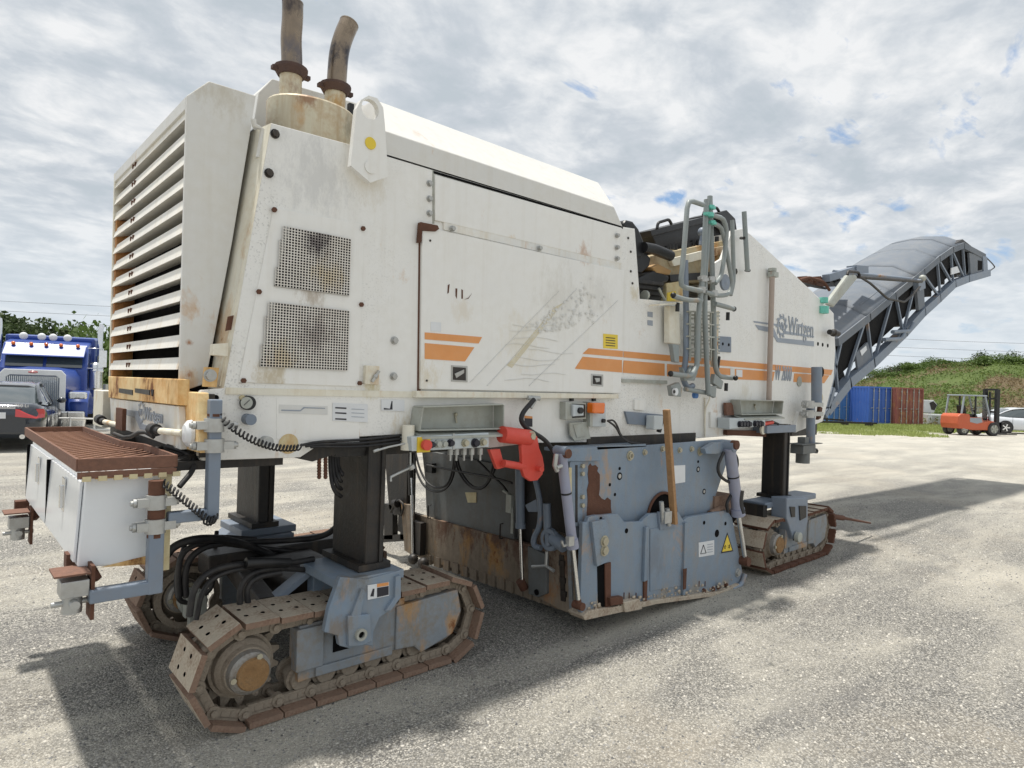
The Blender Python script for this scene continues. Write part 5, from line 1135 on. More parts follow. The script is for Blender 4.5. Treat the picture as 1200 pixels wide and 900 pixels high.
for x, y, r in ((726, 558, .028), (818, 550, .024), (825, 576, .024)):
    d_ = disc('bore', x, y, PYU, r, VOID, up, .003); disc('pin', x, y, PYU - .003, r * .6, ZINC, up, .004)
for x, y in ((714.5, 568), (720.5, 579.5), (726, 549), (818, 541)): disc('hole', x, y, PYU, .012, VOID, up, .003)
side('label_plate', [(784, 546), (803, 545), (803, 565), (784, 568)], PYU - .003, .003, LABEL, parent=up)
# arch of the drum gearbox
c = PY(775, 604, PYU - .001); nn = 16; rr = .19
m = MB(); m.prism([c + Vector((math.cos(math.pi * i / nn) * rr, 0, math.sin(math.pi * i / nn) * rr * .95)) for i in range(nn + 1)], (0, .003, 0)); m.build('gearbox_opening', VOID, up)
m = MB(); m.tube([c + Vector((math.cos(math.pi * i / nn) * rr, -.01, math.sin(math.pi * i / nn) * rr * .95)) for i in range(nn + 1)], .012, 6); m.build('opening_rim', RUST, up)
LP = 2.90
lo = side('lower_side_plate', [(688, 612), (690, 606), (698, 604), (724, 602), (732, 612), (752, 611), (762, 602), (795, 600), (801, 610), (806, 606), (852, 598), (858, 606), (872, 680), (868, 690), (845, 697), (770, 706), (684, 722), (680, 715), (683, 612)], LP, .035, BLUEG, .005)
side('slot_plate', [(694, 612), (712, 608), (714, 658), (700, 664)], LP - .03, .03, BLUEG, .004, parent=lo)
side('slot', [(700, 664), (709, 660), (710, 712), (701, 715)], LP - .003, .004, VOID, parent=lo); side('rust_rail', [(709, 661), (716, 659), (716, 712), (710, 714)], LP - .012, .014, RUST, parent=lo)
bolts([(708, 634), (708, 645)], LP - .03, .03, BOLT, lo)
side('rust_block', [(715, 701), (730, 699), (731, 708), (716, 710)], LP - .04, .04, RUST, .003, parent=lo)
side('rib', [(757, 618), (761, 617), (759, 680), (755, 682)], LP - .025, .025, BLUEG, .003, parent=lo); side('rib', [(803, 613), (806, 612), (804, 697), (801, 698)], LP - .025, .025, BLUEG, .003, parent=lo)
side('raised_panel', [(762, 620), (801, 614), (800, 686), (762, 693)], LP - .006, .007, BLUEG, .003, parent=lo)
side('rust_mark', [(801, 667), (805, 666), (804, 690), (801, 691)], LP - .028, .005, RUST, parent=lo)
side('rust_mark', [(755, 680), (759, 678), (758, 708), (755, 709)], LP - .015, .015, RUST, parent=lo)
for x, y, r in ((734, 622, .018), (825, 612.5, .016), (850, 613.5, .016), (840, 625, .032), (704, 608, .014)): disc('hole', x, y, LP, r, VOID, lo, .003)
side('latch_base', [(772, 600), (790, 598), (792, 618), (774, 621)], LP - .02, .02, ARMG, .003, parent=lo)
m = MB()
for p, q in (((775, 588), (777, 612)), ((782, 596), (784, 616))): m.cyl(PY(*p, LP - .03), PY(*q, LP - .03), .018, n=10)
m.cbox(PY(781, 606, LP - .04), (.09, .04, .09)); m.build('latch_mechanism', ZINC, lo, .003)
bolts([(864, 671)], LP, .03, ZINC, lo); bolts([(824, 692), (835, 690), (841, 688), (850, 685)], LP, .016, RUST, lo)
lb = side('label_plate', [(819, 636), (837, 633), (837, 650), (819, 653)], LP - .003, .003, LABEL, parent=lo)
m = MB(); q = [PY(x, y, LP - .0045) for x, y in [(821, 649), (827.5, 648), (824.3, 638.5)]]
for a, b_ in zip(q, q[1:] + q[:1]): m.bar(a, b_, .003, .006, up=(0, 1, 0))
m.build('warning_triangle', INK, lo)
for k in range(4): side('print_line', [(829, 638 + 3 * k), (835.5, 637 + 3 * k), (835.5, 637.7 + 3 * k), (829, 638.7 + 3 * k)], LP - .0045, .001, GREYD, parent=lo)
def tri(pts, k):
    c = sum((Vector(p).to_3d() if len(p) == 2 else Vector(p) for p in pts), Vector((0, 0, 0))) / 3
    return [tuple((c + (Vector((*p, 0)) - c) * k)[:2]) for p in pts]
T_ = [(845, 648.5), (859.5, 646), (852.5, 624)]
side('warning_sign', T_, LP - .003, .003, INK, parent=lo); side('warning_sign_face', tri(T_, .80), LP - .005, .003, YELLOW, parent=lo)
m = MB()
for p in ((849.5, 641), (854.5, 640.3)):
    c = PY(*p, LP - .0058)
    for k in range(5): a = k * 1.257; m.bar(c + Vector((math.cos(a), 0, math.sin(a))) * .004, c + Vector((math.cos(a), 0, math.sin(a))) * .018, .002, .008, up=(0, 1, 0))
m.build('rotor_pictogram', INK, lo)
# dusty skid under the plate
m = MB(); m.prism([PY(x, y, LP - .03) for x, y in [(683, 722), (686, 727), (736, 716), (770, 708), (845, 698), (869, 690), (866, 684), (845, 693), (770, 703), (690, 716)]], (0, .14, 0)); m.build('skid', SHOE, lo, .004)
side('skid_shoe', [(731, 706), (749, 702), (753, 714), (733, 718)], LP - .05, .06, SHOE, .005, parent=lo)
mm_ = MB(); rg = random.Random(22)
for k in range(160):
    x = 690 + 170 * rg.random(); yb = 720 - (x - 690) * .185; c = PY(x, yb - rg.random() ** 2 * 14, LP - .004 - .02 * (rg.random() < .4)); mm_.ball(c, .005 + .012 * rg.random() ** 2, 5, 3, (1.5, .5, .8))
b = mm_.build('asphalt_crust', SHOE, lo); b['kind'] = 'stuff'
m = MB(); a, b_ = PY(866, 678, LP - .01), PY(869, 687, LP - .01)
m.tube([PY(858, 691, LP - .02), PY(869, 685, LP - .02), PY(873, 673, LP - .02)], .022, 8, smooth_path=1); m.build('skid_nose', BLUEG, lo)
rear('plate_return', [(678, 612), (688, 612), (690, 722), (680, 716)], 3.42, .05, BLUEG, .003)
m = MB()
for x in (731, 737, 745, 819, 826): p = PY(x, 700 if x < 800 else 686, LP - .001); m.bar(p + Vector((0, -.001, .035)), p + Vector((0, -.001, -.01)), .004, .008, up=(0, 1, 0))
m.build('weld_slots', RUST, lo)
# lift cylinders of the side plate
def ram(a, mid, b_, Y, r, rr, fit=True):
    A, B, C_ = PY(*a, Y), PY(*mid, Y), PY(*b_, Y)
    m = MB(); m.cyl(A, B, r, n=18); o_ = m.build('ram_cylinder', CYLV, M)
    d = (B - A).normalized()
    m = MB(); m.cyl(B - d * .05, B + d * .012, r * 1.22, n=18); m.cyl(A - d * .01, A + d * .01, r * 1.1, n=18); m.build('ram_gland', CYLV, o_)
    MB().cyl(B, C_, rr, n=14).build('ram_rod', CHROME, o_)
    m = MB(); m.cyl(A + Vector((0, -.05, .02)), A + Vector((0, .05, .02)), r * .95, n=16); m.build('ram_head', ARMG, o_)
    m = MB(); m.cyl(C_ + Vector((0, -.04, -.02)), C_ + Vector((0, .04, -.02)), r * .8, n=14); m.cyl(C_ + d * -.02, C_ + d * .03, r * .6, n=12); m.build('rod_eye', RUST, o_)
    c = A.lerp(B, .42); MB().cyl(c - d * .006, c + d * .006, r * 1.05, n=18).build('band', BLACK, o_)
    return o_
r1 = ram((658, 532), (671, 640), (678, 706), 2.86, .034, .016)
c = PY(660, 531, 2.85); MB().cyl(c, c + Vector((0, -.05, 0)), .03, n=14).build('pivot_pin', RUST, r1)
m = MB(); m.tube([PY(x, y, 2.84) for x, y in [(652, 532), (650, 545), (653, 552)]], .016, 8); m.cyl(PY(652, 548, 2.83), PY(658, 546, 2.83), .014, n=8); m.build('hose_fitting', ZINC, r1)
m = MB(); m.tube([PY(x, y, 2.83) for x, y in [(670, 636), (660, 640), (658, 634)]], .01, 8); m.cbox(PY(668, 634, 2.82), (.05, .03, .06)); m.build('hose_fitting', ZINC, r1)
r2 = ram((855, 526), (865, 602), (873, 655), 2.86, .050, .020)
side('ram_bracket', [(826, 526), (838, 519), (855, 518), (858, 528), (848, 532), (828, 532)], 2.90, .05, BLUEG, .004)
c = PY(858, 521, 2.84); MB().cyl(c, c + Vector((0, -.05, 0)), .04, n=14).build('pivot_pin', RUST, r2)
hose([PY(x, y, 2.88) for x, y in [(848, 530), (841, 545), (842, 555), (848, 562), (857, 566)]], .014); hose([PY(x, y, 2.88) for x, y in [(853, 600), (851, 590), (857, 580)]], .014)
hose([PY(x, y, 2.88) for x, y in [(858, 528), (864, 535), (865, 545), (862, 552)]], .010)
hose([PX(x, y, 3.9) for x, y in [(870, 575), (868, 590), (872, 602)]], .012)
m = MB(); m.box(PY(838, 582, 2.96), PY(858, 600, 2.96) + Vector((0, .2, 0))); m.tube([PY(832, 602, 2.95), PY(845, 596, 2.95), PY(853, 600, 2.95)], .03, 8); m.build('clogged_corner', SHOER, M)
# hose from the hull down to the ram
hose([PY(x, y, 3.02) for x, y in [(626, 468), (610, 486), (612, 498), (625, 507), (640, 516), (650, 532)]], .016)
m = MB()
for dx in (0, 4): m.cyl(PY(618 + dx, 466, 3.08), PY(628 + dx, 467, 3.08), .016, n=10); m.tube([PY(624 + dx, 468, 3.04), PY(618 + dx, 478, 3.04)], .012, 8)
m.build('hose_fitting', ZINC, M)
lb = side('label_plate', [(615, 489), (624, 490), (624, 500), (615, 500)], YS - .003, .003, INK); side('orange_band', [(615, 487), (624, 488), (624, 490.5), (615, 490)], YS - .004, .003, ORANGE, parent=lb)
hose([PY(x, y, 3.0) for x, y in [(712, 493), (722, 500), (728, 513), (740, 520), (757, 521)]], .008)

# ---- control stations
def station(pts_open, pts_panel, knobs, Y, estop=None):
    """hinged cover standing open above a control panel"""
    x = [p[0] for p in pts_open]
    a, b_, c_, d_ = [PY(*p, Y - .010) for p in pts_open]      # tl tr br bl of cover
    D = Vector((0, -.10, 0)); m = MB()
    co_ = [a, b_, c_, d_]
    m.prism([a, b_, b_ + D, a + D], (0, 0, .008)); m.prism([d_, c_, c_ + D, d_ + D], (0, 0, .008)); m.prism([a, d_, d_ + D, a + D], (.008, 0, 0)); m.prism([b_, c_, c_ + D, b_ + D], (.008, 0, 0))
    m.prism(co_, (0, .006, 0))
    o_ = m.build('control_cover', GALV, M, .003)
    k = PY((x[0] + x[1]) / 2 + 2, (pts_open[0][1] + pts_open[2][1]) / 2, Y - .01); m = MB(); m.cyl(k + Vector((0, 0, .02)), k + Vector((0, -.02, -.03)), .006, n=6); m.ball(k + Vector((0, -.01, .02)), .012); m.build('catch', BOLT, o_)
    p = side('control_panel', pts_panel, Y - .13, .12, PANELG, .004)
    MB().prism([d_ + D * .2, c_ + D * .2, c_ + D * 1.3 + Vector((0, 0, -.03)), d_ + D * 1.3 + Vector((0, 0, -.03))], (0, 0, -.012)).build('panel_shelf', GALV, o_)
    for kx, ky, r, mt in knobs:
        c = PY(kx, ky, Y - .13); m = MB(); m.cyl(c, c + Vector((0, -.012, 0)), r * 1.35, n=14); m.cyl(c + Vector((0, -.012, 0)), c + Vector((0, -.03, 0)), r, n=14); m.build('switch', mt, p)
    if estop:
        c = PY(*estop, Y - .13); MB().cbox(c + Vector((0, -.004, 0)), (.085, .008, .085)).build('stop_plate', YELLOW, p)
        m = MB(); m.cyl(c, c + Vector((0, -.02, 0)), .018, n=14); m.cyl(c + Vector((0, -.02, 0)), c + Vector((0, -.045, 0)), .030, n=16); m.build('stop_button', RED, p)
    return o_, p
o1, p1_ = station([(484, 477), (578, 474), (578, 502), (480, 504)], [(482, 512), (573, 507), (573, 524), (483, 529)],
    [(512, 520, .017, GALV), (519, 520, .016, GALV), (527, 519, .016, INK), (544, 519, .017, BOLT), (556, 519, .02, INK), (565, 518, .017, BOLT), (505, 521, .014, INK)], YS, (496, 521))
side('panel_divider', [(531, 508), (533, 508), (533, 527), (531, 527)], YS - .135, .005, ZINC, parent=p1_)
for x in (528, 535, 544, 553, 563): p = PY(x, 529, YS - .06); m = MB(); m.cyl(p + Vector((0, 0, .02)), p + Vector((0, 0, -.02)), .016, n=8); m.cyl(p + Vector((0, 0, -.02)), p + Vector((0, 0, -.055)), .007, n=8); m.build('cable_gland', ZINC, p1_)
p = PY(478, 519, YS - .06); m = MB(); m.cyl(p, p + Vector((0, 0, .10)), .035, n=14); m.cyl(p, p + Vector((0, 0, -.04)), .04, n=14); m.build('joystick_boot', CREAM, p1_)
m = MB(); m.tube([PY(474, 520, YS - .1), PY(455, 524, YS - .12), PY(438, 529, YS - .12)], .006, 6); m.cyl(PY(444, 527, YS - .12), PY(438, 529, YS - .12), .008, n=8); m.build('antenna_lever', ZINC, M)
m = MB(); m.cyl(PY(481, 545, YS - .06), PY(483, 549, YS - .06), .02, n=10); m.tube([PY(481, 530, YS - .06), PY(481, 548, YS - .06)], .006, 6); m.tube([PY(481, 548, YS - .06), PY(470, 553, YS - .06), PY(458, 559, YS - .06), PY(458, 564, YS - .06)], .008, 6); m.build('hand_crank', ZINC, M)
o2, p2_ = station([(856, 469), (907, 470), (905, 485), (858, 486)], [(855, 490), (897, 490), (897, 499), (855, 503)],
    [(866 + 3.6 * k, 497, .022, INK) for k in range(4)] + [(884 + 3.6 * k, 496.5, .022, INK) for k in range(3)], YS - .02)
side('rust_plate', [(851, 472), (857, 472), (866, 486), (852, 487)], YS - .05, .03, RUSTBR); disc('eye', 893, 503, YS - .1, .05, CREAM, M, .02)
side('lower_beam', [(852, 504), (898, 505), (898, 512), (852, 510)], YS - .04, .06, RUST)
m = MB(); m.cyl(PY(893, 497, YS - .12), PY(905, 495, YS - .12), .02, n=10); m.build('red_lever', RED, M); m = MB(); m.cyl(PY(905, 494, YS - .12), PY(912, 497, YS - .12), .012, n=8); m.build('lever_tip', BLACK, M)
m = MB(); m.box(PY(899, 508, 2.98), PY(933, 498, 2.98) + Vector((0, .2, 0))); m.build('front_cross_beam', ARMG, M, .004)
side('front_corner', [(937, 482), (952, 483), (958, 493), (933, 507), (933, 499)], YS - .04, .04, WHITE, .004)
c = PY(942, 500, 3.2); MB().box(c + Vector((-.3, 0, -.1)), c + Vector((.35, .3, .1))).build('front_roller', DARK, M)
# junction box with open lid and amber beacon
jb = side('junction_box', [(663, 471), (687, 472), (687, 491), (663, 492)], YS - .06, .06, GALV, .004)
side('box_inside', [(671, 473), (686, 474), (686, 489), (671, 490)], YS - .064, .004, DARK, parent=jb); side('terminal_block', [(672, 474), (684, 475), (684, 487), (672, 488)], YS - .085, .022, PANELG, .003, parent=jb)
disc('switch', 679, 481, YS - .085, .022, BLACK, jb, .02)
m = MB(); m.prism([PY(x, y, YS - .03) for x, y in [(666, 495), (687, 494), (691, 514), (672, 517), (667, 510)]], (0, -.012, 0)); m.build('box_lid', GALV, jb, .004)
side('lid_recess', [(672, 498), (683, 496), (687, 511), (676, 513)], YS - .047, .004, GALV, .002, parent=jb)
bc = side('beacon_box', [(694, 471), (710, 472), (710, 500), (694, 500)], YS - .05, .05, PANELG, .004)
side('beacon', [(696, 472), (710, 472), (709, 485), (695.5, 484.5)], YS - .12, .07, AMBER, .012, parent=bc)
side('beacon_mount', [(691.5, 471), (694.5, 471), (694.5, 500), (691.5, 500)], YS - .07, .07, GALV, parent=bc); disc('switch', 706, 493, YS - .05, .015, BLACK, bc, .02)
for x in (669.5, 695.5): side('cable_strap', [(x, 464), (x + 3, 464), (x + 3, 470), (x, 470)], YS - .02, .02, BLACK)
hose([PY(x, y, 3.05) for x, y in [(713, 493), (719, 492), (724, 500), (727, 510), (737, 518), (760, 521)]], .007)
c = PY(767, 495, 3.06); MB().cbox(c, (.12, .08, .11)).build('cable_socket', PANELG, M, .006)
m = MB(); m.cyl(PY(772, 506, 3.04), PY(776, 490, 3.04), .02); m.build('cable_plug', BLACK, M)

# ---- folded ladder / hand rails beside the operator platform
def rail(pts, r=.019, Y=2.95, mat=TUBEG, name='hand_rail', parent=M, Ys=None):
    P = [PY(x, y, (Ys[i] if Ys else Y)) for i, (x, y) in enumerate(pts)]
    # round the corners
    q = [P[0]]
    for i in range(1, len(P) - 1):
        a, b_, c = P[i - 1], P[i], P[i + 1]; r_ = min(.07, (a - b_).length * .45, (c - b_).length * .45)
        p1, p2 = b_ + (a - b_).normalized() * r_, b_ + (c - b_).normalized() * r_
        q += [p1, p1 * .5 + b_ * .35 + p2 * .15, p1 * .25 + b_ * .5 + p2 * .25, p1 * .15 + b_ * .35 + p2 * .5, p2]
    q.append(P[-1]); return MB().tube(q, r, 10).build(name, mat, parent)
LAD = rail([(824, 240), (806, 234), (801, 300), (797, 336), (822, 341)], .02, 2.90, name='hand_rail_frame')
rail([(832, 230), (826, 330), (826, 372), (830, 462)], .022, 2.94, parent=LAD)
rail([(828, 234), (824, 322), (818, 372), (817, 430), (810, 441), (786, 438)], .022, 2.93, parent=LAD)
rail([(834, 252), (848, 256), (852, 270), (849, 300), (845, 325), (838, 332)], .019, 2.90, parent=LAD)
rail([(836, 262), (846, 266), (858, 330), (855, 345), (842, 347), (826, 342)], .019, 2.92, parent=LAD)
rail([(832, 230), (838, 430), (842, 441), (858, 443)], .022, 2.99, parent=LAD)
rail([(858, 258), (860, 330), (856, 346)], .019, 3.0, parent=LAD)
rail([(803, 305), (804, 362), (804, 420), (800, 445), (806, 455), (812, 452)], .024, 3.02, ARMG, parent=LAD)
rail([(789, 347), (806, 352), (822, 352)], .020, 2.93, parent=LAD); rail([(838, 356), (860, 362)], .020, 2.93, parent=LAD)
rail([(872, 248), (876, 318)], .022, 3.02, parent=LAD); rail([(803, 456), (832, 461), (836, 464)], .02, 2.98, parent=LAD)
for x, y in ((868, 279), (874, 317)): m = MB(); m.cyl(PY(x, y, 3.10), PY(x + 4, y, 3.02), .014, n=8); m.build('rail_standoff', DARK, LAD)
for x, y in ((789, 346), (786, 438), (862, 443), (860, 362)): c = PY(x, y, 2.93); MB().ball(c, .024, 8, 6).build('end_plug', BLACK, LAD)
for x, y in ((824, 327), (834, 328), (822, 340), (836, 344)):
    c = PY(x, y, 2.93); m = MB(); m.cyl(c + Vector((0, 0, .025)), c - Vector((0, 0, .025)), .034, n=10); m.cbox(c, (.11, .04, .025)); m.build('rail_clamp', ZINC, LAD, .002)
for x, y, s_ in ((831, 252, 1.3), (834, 243, .8), (835, 261, .8)): c = PY(x, y, 2.91); m = MB(); m.cyl(c + Vector((0, 0, .016)), c - Vector((0, 0, .016)), .03 * s_, n=10); m.cbox(c, (.10 * s_, .03, .022)); m.build('rail_clip', TEAL, LAD)
c = PY(848, 331, 2.92); m = MB(); m.lathe(c, (0, -1, 0), [(0, .07), (.02, .07), (.022, .03), (.03, 0)], 16); m.build('hinge_plate', ARMG, LAD)
# step treads with openings
for k in range(4):
    y = 365 + k * 14.5; m = MB(); 
    for j in range(3): p, q = PY(806, y + j * 4, 2.99 + j * .03), PY(842, y + 1.5 + j * 4, 2.99 + j * .03); m.bar(p, q, .03, .012)
    for j in range(6): p = PY(809 + j * 6, y + .5, 2.985); m.bar(p, p + Vector((0, .0, -.10)), .012, .012)
    m.build('step_tread', GALV, LAD)
side('ladder_back_plate', [(784, 358), (796, 359), (798, 404), (784, 402)], 3.05, .05, CREAM, .006, parent=LAD); side('ladder_side', [(838, 364), (843, 364), (841, 428), (837, 430)], 3.03, .04, CREAM, .003, parent=LAD)
side('ladder_shelf', [(773, 356), (800, 354), (800, 356), (773, 358)], 3.0, .1, CREAM)
for x, y in ((794, 357), (853, 368), (851, 451)): c = PY(x, y, 3.0); MB().cyl(c + Vector((0, 0, .015)), c - Vector((0, 0, .055)), .017, n=8).build('rubber_stop', BLACK, M)
for pts_ in ([(800, 430), (806, 441), (812, 428), (818, 436), (814, 446), (802, 446)], [(786, 452), (796, 448), (800, 455), (798, 465), (788, 464)], [(832, 453), (840, 452), (839, 466), (833, 464)], [(838, 438), (848, 447), (846, 456), (836, 449)], [(788, 403), (796, 404), (796, 425), (791, 424)]):
    side('foot_bracket', pts_, 2.96, .04, TUBEG, .004, parent=LAD)
disc('roller', 790, 459, 2.95, .03, LABEL, LAD, .02); disc('roller_hub', 790, 459, 2.93, .014, BLACK, LAD, .004)
disc('blue_cap', 813, 463, 3.05, .028, CBLUE, M, .03)
m = MB(); m.cyl(PY(843, 418, 3.0), PY(841, 434, 3.0), .012, n=8); m.build('black_handle', BLACK, M)
hose([PY(x, y, 3.1) for x, y in [(833, 462), (830, 472), (826, 480), (826, 512)]], .007, CREAM, 'cable')
m = MB(); m.cyl(PY(826, 466, 3.12), PY(826, 512, 3.12), .006, n=6); m.build('seam_bead', CREAM, M)
side('small_cover', [(833, 483), (845, 484), (845, 502), (833, 501)], YS - .02, .02, WHITE, .002)
# tall thin tube on the front flank
m = MB(); m.cyl(PY(905, 318, 3.08), PY(901, 470, 3.08), .026, n=14); tr_ = m.build('marker_tube', RODM, M)
m = MB(); c = PY(905, 318, 3.08); m.cyl(c, c + Vector((0, 0, .03)), .04, n=12); m.cbox(c + Vector((.02, 0, -.03)), (.09, .07, .05)); m.build('tube_cap', GALV, tr_)
# front height sensor arm
m = MB(); m.cyl(PY(957, 430, 3.0), PY(957, 472, 3.0), .055, n=14); fs_ = m.build('front_sensor_arm', ARMG, M)
m = MB(); m.cyl(PY(950, 475, 3.0), PY(950, 530, 3.0), .045, n=14); m.build('arm_tube', ARMG, fs_)
m = MB()
for y in (474, 485): c = PY(952, y, 2.98); m.cbox(c, (.42, .06, .045)); m.cyl(c + Vector((-.1, 0, .04)), c + Vector((-.1, 0, -.04)), .06, n=10); m.cyl(c - Vector((.24, 0, 0)), c + Vector((.24, 0, 0)), .016, n=8)
m.build('tube_clamp', ZINC, fs_)
m = MB(); c = PY(941, 526, 3.0); m.cbox(c, (.30, .14, .09)); m.cyl(c, c + Vector((0, 0, -.15)), .07, n=12); m.cbox(c + Vector((0, 0, .09)), (.10, .08, .07)); m.cbox(c + Vector((.05, 0, .055)), (.5, .16, .01)); m.build('end_clamp', DKPLATE, fs_, .004)
m = MB(); m.tube([PY(x, y, 3.0) for x, y in [(950, 527), (957, 531), (958, 527), (953, 526)]], .014, 6, smooth_path=1); m.build('cable', BLACK, fs_)
side('rust_hook', [(961, 476), (964, 478), (962, 490), (959, 492)], 2.98, .03, RUST, parent=fs_)
disc('sticker', 962, 466, YS - .002, .05, CANV, M, .003)

# ---- operator station: seat, console, instrument box
seat = MB(); sy = 3.55
s0 = [PY(x, y, 3.20) for x, y in [(731, 262), (734, 257), (742, 259), (749, 268), (755, 283), (758, 296), (752, 303), (744, 302), (738, 290)]]
seat.prism(s0, (0, .50, 0)); SE = seat.build('operator_seat', BLACK, M, .02)
m = MB(); m.prism([PY(x, y, 3.21) for x, y in [(744, 300), (757, 296), (763, 303), (761, 312), (752, 320), (744, 318)]], (0, .46, 0)); m.build('seat_hinge', BLACK, SE, .01)
m = MB(); m.tube([PY(754, 290, 3.19), PY(766, 292, 3.19), PY(786, 300, 3.19)], .045, 12); m.build('armrest', BLACK, SE)
m = MB(); m.prism([PY(x, y, 3.19) for x, y in [(746, 326), (768, 316), (785, 323), (784, 330), (776, 333), (758, 334), (748, 333)]], (0, .5, 0)); m.build('seat_cushion', BLACK, SE, .02)
m = MB(); m.prism([PY(x, y, 3.185) for x, y in [(764, 313), (772, 309), (788, 317), (785, 322), (770, 320)]], (0, .3, 0)); m.build('torn_foam', TAN, SE, .012)
m = MB()
for k in range(4): m.prism([PY(x, y + k * 6.0, 3.18 + .03 * k) for x, y in [(747, 326), (778, 331 - k), (779 - 2 * k, 335), (748, 332)]], (0, .45, 0))
m.build('suspension_bellows', RUBBER, SE, .008)
m = MB(); MB().cyl(PY(755, 346, 3.19), PY(757, 346, 3.19), .04, n=12).build('seat_knob', GALV, SE); m.cyl(PY(772, 338, 3.18), PY(779, 352, 3.18), .012, n=8); m.build('seat_lever', GALV, SE)
# console desk, with tilted top
CP = MB(); CP.prism([PY(x, y, 3.30) for x, y in [(762, 300), (866, 278), (866, 300), (858, 330), (750, 332), (748, 320)]], (0, .9, 0)); CN = CP.build('console', surf('rusty_cream_console', (0.46, 0.39, 0.25), 0.6, dirt=0.7, dirtcol=(0.22, 0.14, 0.07), rust=0.35, bump=0.15), M, .006)
CP = MB(); CP.prism([PY(x, y, 3.26) for x, y in [(786, 303), (838, 290), (866, 285), (866, 292), (838, 300), (790, 312)]], (0, .04, 0)); CP.build('console_lip', CREAM, CN, .004)
m = MB(); rg = random.Random(9)
for k in range(34): x = 775 + 62 * rg.random() + 20 * (k % 2); c = PY(x, 298 - (x - 775) * .21 + rg.uniform(-3, 2), 3.32 + rg.random() * .3); m.cyl(c, c + Vector((0, 0, .05)), .02, n=8)
b = m.build('console_switches', BLACK, CN)
m = MB(); m.cyl(PY(821, 287, 3.28), PY(823, 270, 3.28), .018, n=8); m.ball(PY(823, 272, 3.28), .045); m.build('joystick', ARMG, CN)
m = MB(); m.prism([PY(x, y, 3.55) for x, y in [(762, 271), (828, 254), (848, 248), (849, 262), (850, 285), (775, 300), (768, 285)]], (0, .30, 0)); BX = m.build('instrument_box', BLACK, M, .01)
m = MB(); m.prism([PY(x, y, 3.50) for x, y in [(762, 270), (830, 253), (830, 260), (764, 277)]], (0, .3, 0)); m.build('box_lid', BLACK, BX, .005)
m = MB(); m.prism([PY(x, y, 3.45) for x, y in [(842, 249), (852, 246), (862, 256), (864, 270), (856, 272), (848, 266)]], (0, .4, 0)); m.build('side_hood', BLACK, BX, .01)
rail([(770, 268), (771, 261), (784, 257), (787, 263)], .014, 3.49, BLACK, 'box_handle', BX); rail([(824, 252), (826, 246), (840, 243), (843, 249)], .014, 3.49, BLACK, 'box_handle', BX)
m = MB(); m.prism([PY(x, y, 3.24) for x, y in [(785, 322), (838, 318), (838, 326), (786, 330)]], (0, .5, 0)); m.build('foot_rest', BLACK, M)
side('cream_post', [(782, 332), (800, 329), (806, 354), (780, 354)], 3.24, .05, CANV); side('yellow_label', [(782, 343), (792, 341), (792, 352), (782, 353)], 3.235, .004, YELLOW)

# ---- front: conveyor and its mounting
CY0, CY1 = 3.50, 4.80
top = [(952, 487), (979, 401), (1016, 372), (1046, 347), (1080, 319), (1098, 304), (1114, 293), (1127, 288), (1152, 301)]
bot = [(940, 500), (967, 481), (992, 449), (1020, 426), (1058, 390), (1080, 366), (1098, 350), (1116, 333), (1132, 327), (1157, 320)]
T = [PY(x, y, CY0) for x, y in top[1:]]; Bt = [PY(x, y, CY0) for x, y in bot[1:]]
def railset(P, w, h, name, mat, parent=M):
    m = MB(); 
    for a, b_ in zip(P[:-1], P[1:]): m.bar(a, b_ + (b_ - a).normalized() * w * .3, w, h)
    return m.build(name, mat, parent)
CO = railset(T, .09, .11, 'conveyor', CONV)
railset(Bt, .11, .14, 'lower_chord', ARMG, CO)
railset([p + Vector((0, CY1 - CY0, 0)) for p in T], .09, .11, 'upper_chord', CONV, CO); railset([p + Vector((0, CY1 - CY0, 0)) for p in Bt], .11, .14, 'lower_chord', ARMG, CO)
def interp(P, x):
    for a, b_ in zip(P[:-1], P[1:]):
        if a.x <= x <= b_.x: t = (x - a.x) / (b_.x - a.x); return a.lerp(b_, t)
    return P[0] if x < P[0].x else P[-1]
struts = [((985, 402), (967, 481)), ((1014, 374), (988, 455)), ((1016, 376), (1022, 426)), ((1046, 347), (1024, 424)), ((1050, 348), (1058, 390)), ((1074, 325), (1058, 390)), ((1080, 319), (1102, 350)), ((1098, 304), (1102, 348)), ((1100, 305), (1116, 333)), ((1114, 294), (1117, 332)), ((1116, 295), (1130, 327)), ((1128, 290), (1131, 327)), ((1138, 296), (1136, 325)), ((977, 410), (982, 465))]
for a, b_ in struts:
    for dy in (0, CY1 - CY0):
        MB().bar(PY(*a, CY0) + Vector((0, dy, 0)), PY(*b_, CY0) + Vector((0, dy, 0)), .035, .04).build('strut', ARMG if dy == 0 else DARK, CO)  # far struts coloured dark to stand in for shade
